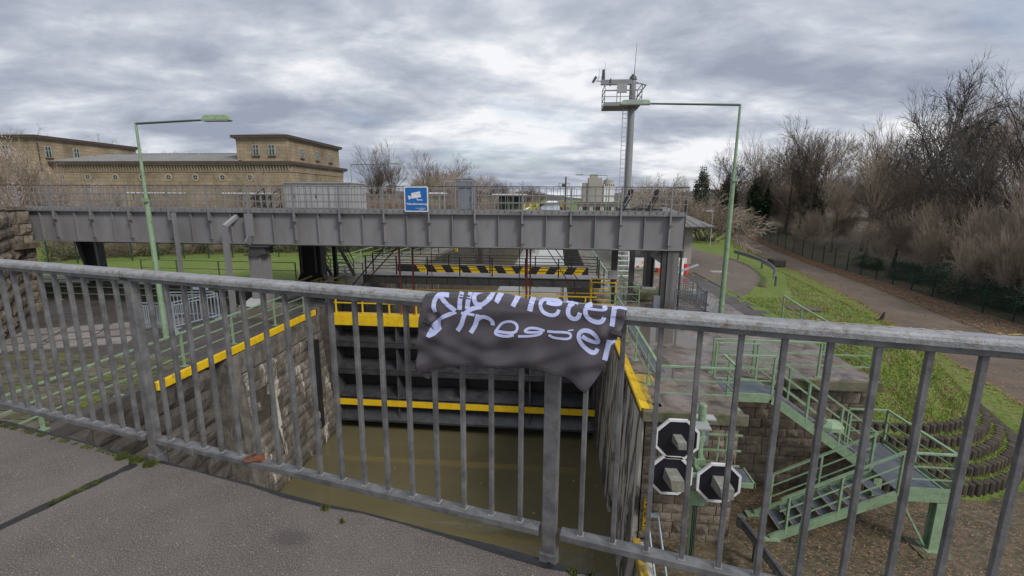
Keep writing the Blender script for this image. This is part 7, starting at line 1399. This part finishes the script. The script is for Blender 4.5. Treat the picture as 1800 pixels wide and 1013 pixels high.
thicket('bramble_thicket', sp, ['shrubred', 'shrub2'], 'twigred')
sp = [(-19 - i * .9 + random.uniform(-.6, .6), 62 + random.uniform(-3, 7), Q, random.uniform(5.0, 6.2), .7) for i in range(24)]
thicket('brushwood', sp, ['shrubred', 'shrub'], 'twigred')
sp = [(-33 + i * .8 + random.uniform(-.6, .6), 80 + random.uniform(-4, 9), Q, random.uniform(4.2, 6.4), .8) for i in range(28)]
sp += [(-15.5 - random.uniform(0, 10), 105 + i * 9, Q, random.uniform(6, 9.5), .8) for i in range(44)]
thicket('canal_side_brushwood', sp, ['shrub', 'shrub2'], 'twig')
# evergreen undergrowth behind the fence
for i in range(20):
    y = 22 + i * 1.7 + random.uniform(-.5, .5); h = random.uniform(2.0, 3.3) * (1.2 if i < 13 else .7); t = thing('undergrowth_shrub', 'grey green evergreen shrub behind the fence, ' + ORD[i] + ' counted from the near end', 'shrub', (33.4 + random.uniform(0, 3.5), y, zroad(y) - .1), 'evergreen shrubs behind the fence'); t.scale = (h * 1.2, h * 1.2, h)
    o = bpy.data.objects.new('foliage', SMALL); COL.objects.link(o); o.parent = t; t.rotation_euler.z = random.uniform(0, 6)
# hedge on the left
for i in range(15):
    x, y = -36.5 + i * 1.62, 31.5 + i * .95; t = thing('hedge_shrub', 'olive green hedge shrub below the girder, ' + ORD[i] + ' from the left', 'shrub', (x, y, Q), 'hedge shrubs left of the meadow'); t.scale = (2.6, 2.6, random.uniform(2.3, 3.0)); t.rotation_euler.z = random.uniform(0, 6)
    o = bpy.data.objects.new('foliage', HEDG); COL.objects.link(o); o.parent = t
    o = bpy.data.objects.new('stems', TV['shrub2'][1]); COL.objects.link(o); o.parent = t
# pale blossoming trees at far left
for i, (x, y, h, lab) in enumerate(((-41.5, 35, 8.8, 'pale blossoming tree at the very left edge in front of the pavilion'), (-38.6, 36, 7.2, 'pale blossoming tree second from the left edge'), (-41.5, 40, 7.4, 'pale blossoming tree partly hiding the left end of the frieze'), (-43, 33, 11, 'tall pale blossoming tree cut by the left picture edge'))):
    plant('shrub', lab, x, y, Q, h * .93, name='blossom_tree', wide=.45, extra=BLOS)
# slim saplings in front of the power station
for i, x in enumerate((-37.9, -39.8, -41.2, -33.6, -32.2, -43.5)):
    plant('upright', 'slim bare sapling before the power station wall, ' + ORD[[3, 2, 1, 4, 5, 0][i]] + ' from the left', x + 1.5, 57 + i % 3, Q, 8.6 + (i % 3) * .5, name='sapling', wide=.7, group='saplings before the power station')

# ================================================================== GRASS AND LEAVES
def blades(name, pts, h, w, m, seed=1, flat=False):
    r = np.random.default_rng(seed); n = len(pts); P = np.array(pts); a = r.uniform(0, 6.28, n); hh = h * r.uniform(.5, 1.5, n); ww = w * r.uniform(.6, 1.4, n); lean = r.normal(0, .45, (n, 2)) * hh[:, None]
    dx, dy = np.cos(a) * ww, np.sin(a) * ww
    if flat: 
        V = np.stack([np.stack([P[:, 0] - dx, P[:, 1] - dy, P[:, 2] + r.uniform(0, h, n)], 1), np.stack([P[:, 0] + dy * .6, P[:, 1] - dx * .6, P[:, 2] + r.uniform(0, h, n)], 1), np.stack([P[:, 0] + dx, P[:, 1] + dy, P[:, 2] + r.uniform(0, h, n)], 1), np.stack([P[:, 0] - dy * .6, P[:, 1] + dx * .6, P[:, 2] + r.uniform(0, h, n)], 1)], 1).reshape(-1, 3); F = np.arange(4 * n).reshape(-1, 4)
    else:
        V = np.stack([np.stack([P[:, 0] - dx, P[:, 1] - dy, P[:, 2]], 1), np.stack([P[:, 0] + dx, P[:, 1] + dy, P[:, 2]], 1), np.stack([P[:, 0] + lean[:, 0], P[:, 1] + lean[:, 1], P[:, 2] + hh], 1)], 1).reshape(-1, 3); F = np.arange(3 * n).reshape(-1, 3)
    me = bpy.data.meshes.new(name); me.from_pydata(V.tolist(), [], F.tolist()); me.materials.append(M[m]); o = bpy.data.objects.new(name, me); COL.objects.link(o); o['kind'] = 'stuff'; return o
pts = []
while len(pts) < 90000:
    x, y = random.uniform(9.45, 24), 13.8 + 26 * random.random() ** 1.5
    D = dist_hill(x, y)
    if 2.3 < D < (4.5 if y < 24 else 6.6) or (D < 2.4 and y > 18 and x > 10 and random.random() < .4 and not (x < 13.2 + (y - 27) * .4 and y > 25.2) ): pts.append((x, y, hill_z(x, y) - .01))
blades('grass_tufts', pts, .085, .014, 'blade', 2)
pts = []
for _ in range(16000):
    k = random.randrange(5); Rr = 4.55 + .36 * k; s = random.uniform(0, 2 + Rr * 1.6); rr_ = Rr - .13 - random.random() * .26; s2_ = s if s < 2 else 2 + (s - 2) * rr_ / Rr; x, y = arcpt(rr_, s2_); pts.append((x, y, -5.66 - .3 * k))
blades('terrace_grass', pts, .07, .014, 'blade', 3)
pts = []
for _ in range(26000):
    y = random.uniform(14, 85); side = random.random()
    if side < .62: x = rR(y) + random.random() ** 1.4 * (31.1 - rR(y)) * 1.0; z = zroad(y) + .03
    elif side < .82: x = rL(y) - random.random() ** 2 * 1.6 + .2; z = hill_z(x, y) + .05
    else: x = random.uniform(rL(y), rR(y)); z = zroad(y) + .09; 
    if side >= .82 and random.random() < .7: continue
    pts.append((x, y, z))
blades('leaf_litter', pts, .05, .055, 'litter', 4, True)
pts = [(random.uniform(4.8, 22), random.uniform(2, 13.7), -7.05) for _ in range(14000)]
blades('yard_leaves', pts, .03, .024, 'litter', 5, True)
pts = []
while len(pts) < 500:
    x, y = random.uniform(9.5, 19), random.uniform(14, 26); D = dist_hill(x, y)
    if 2.0 < D < 4.5: pts.append((x, y, hill_z(x, y) + .05))
blades('bank_leaves', pts, .03, .035, 'litter', 6, True)
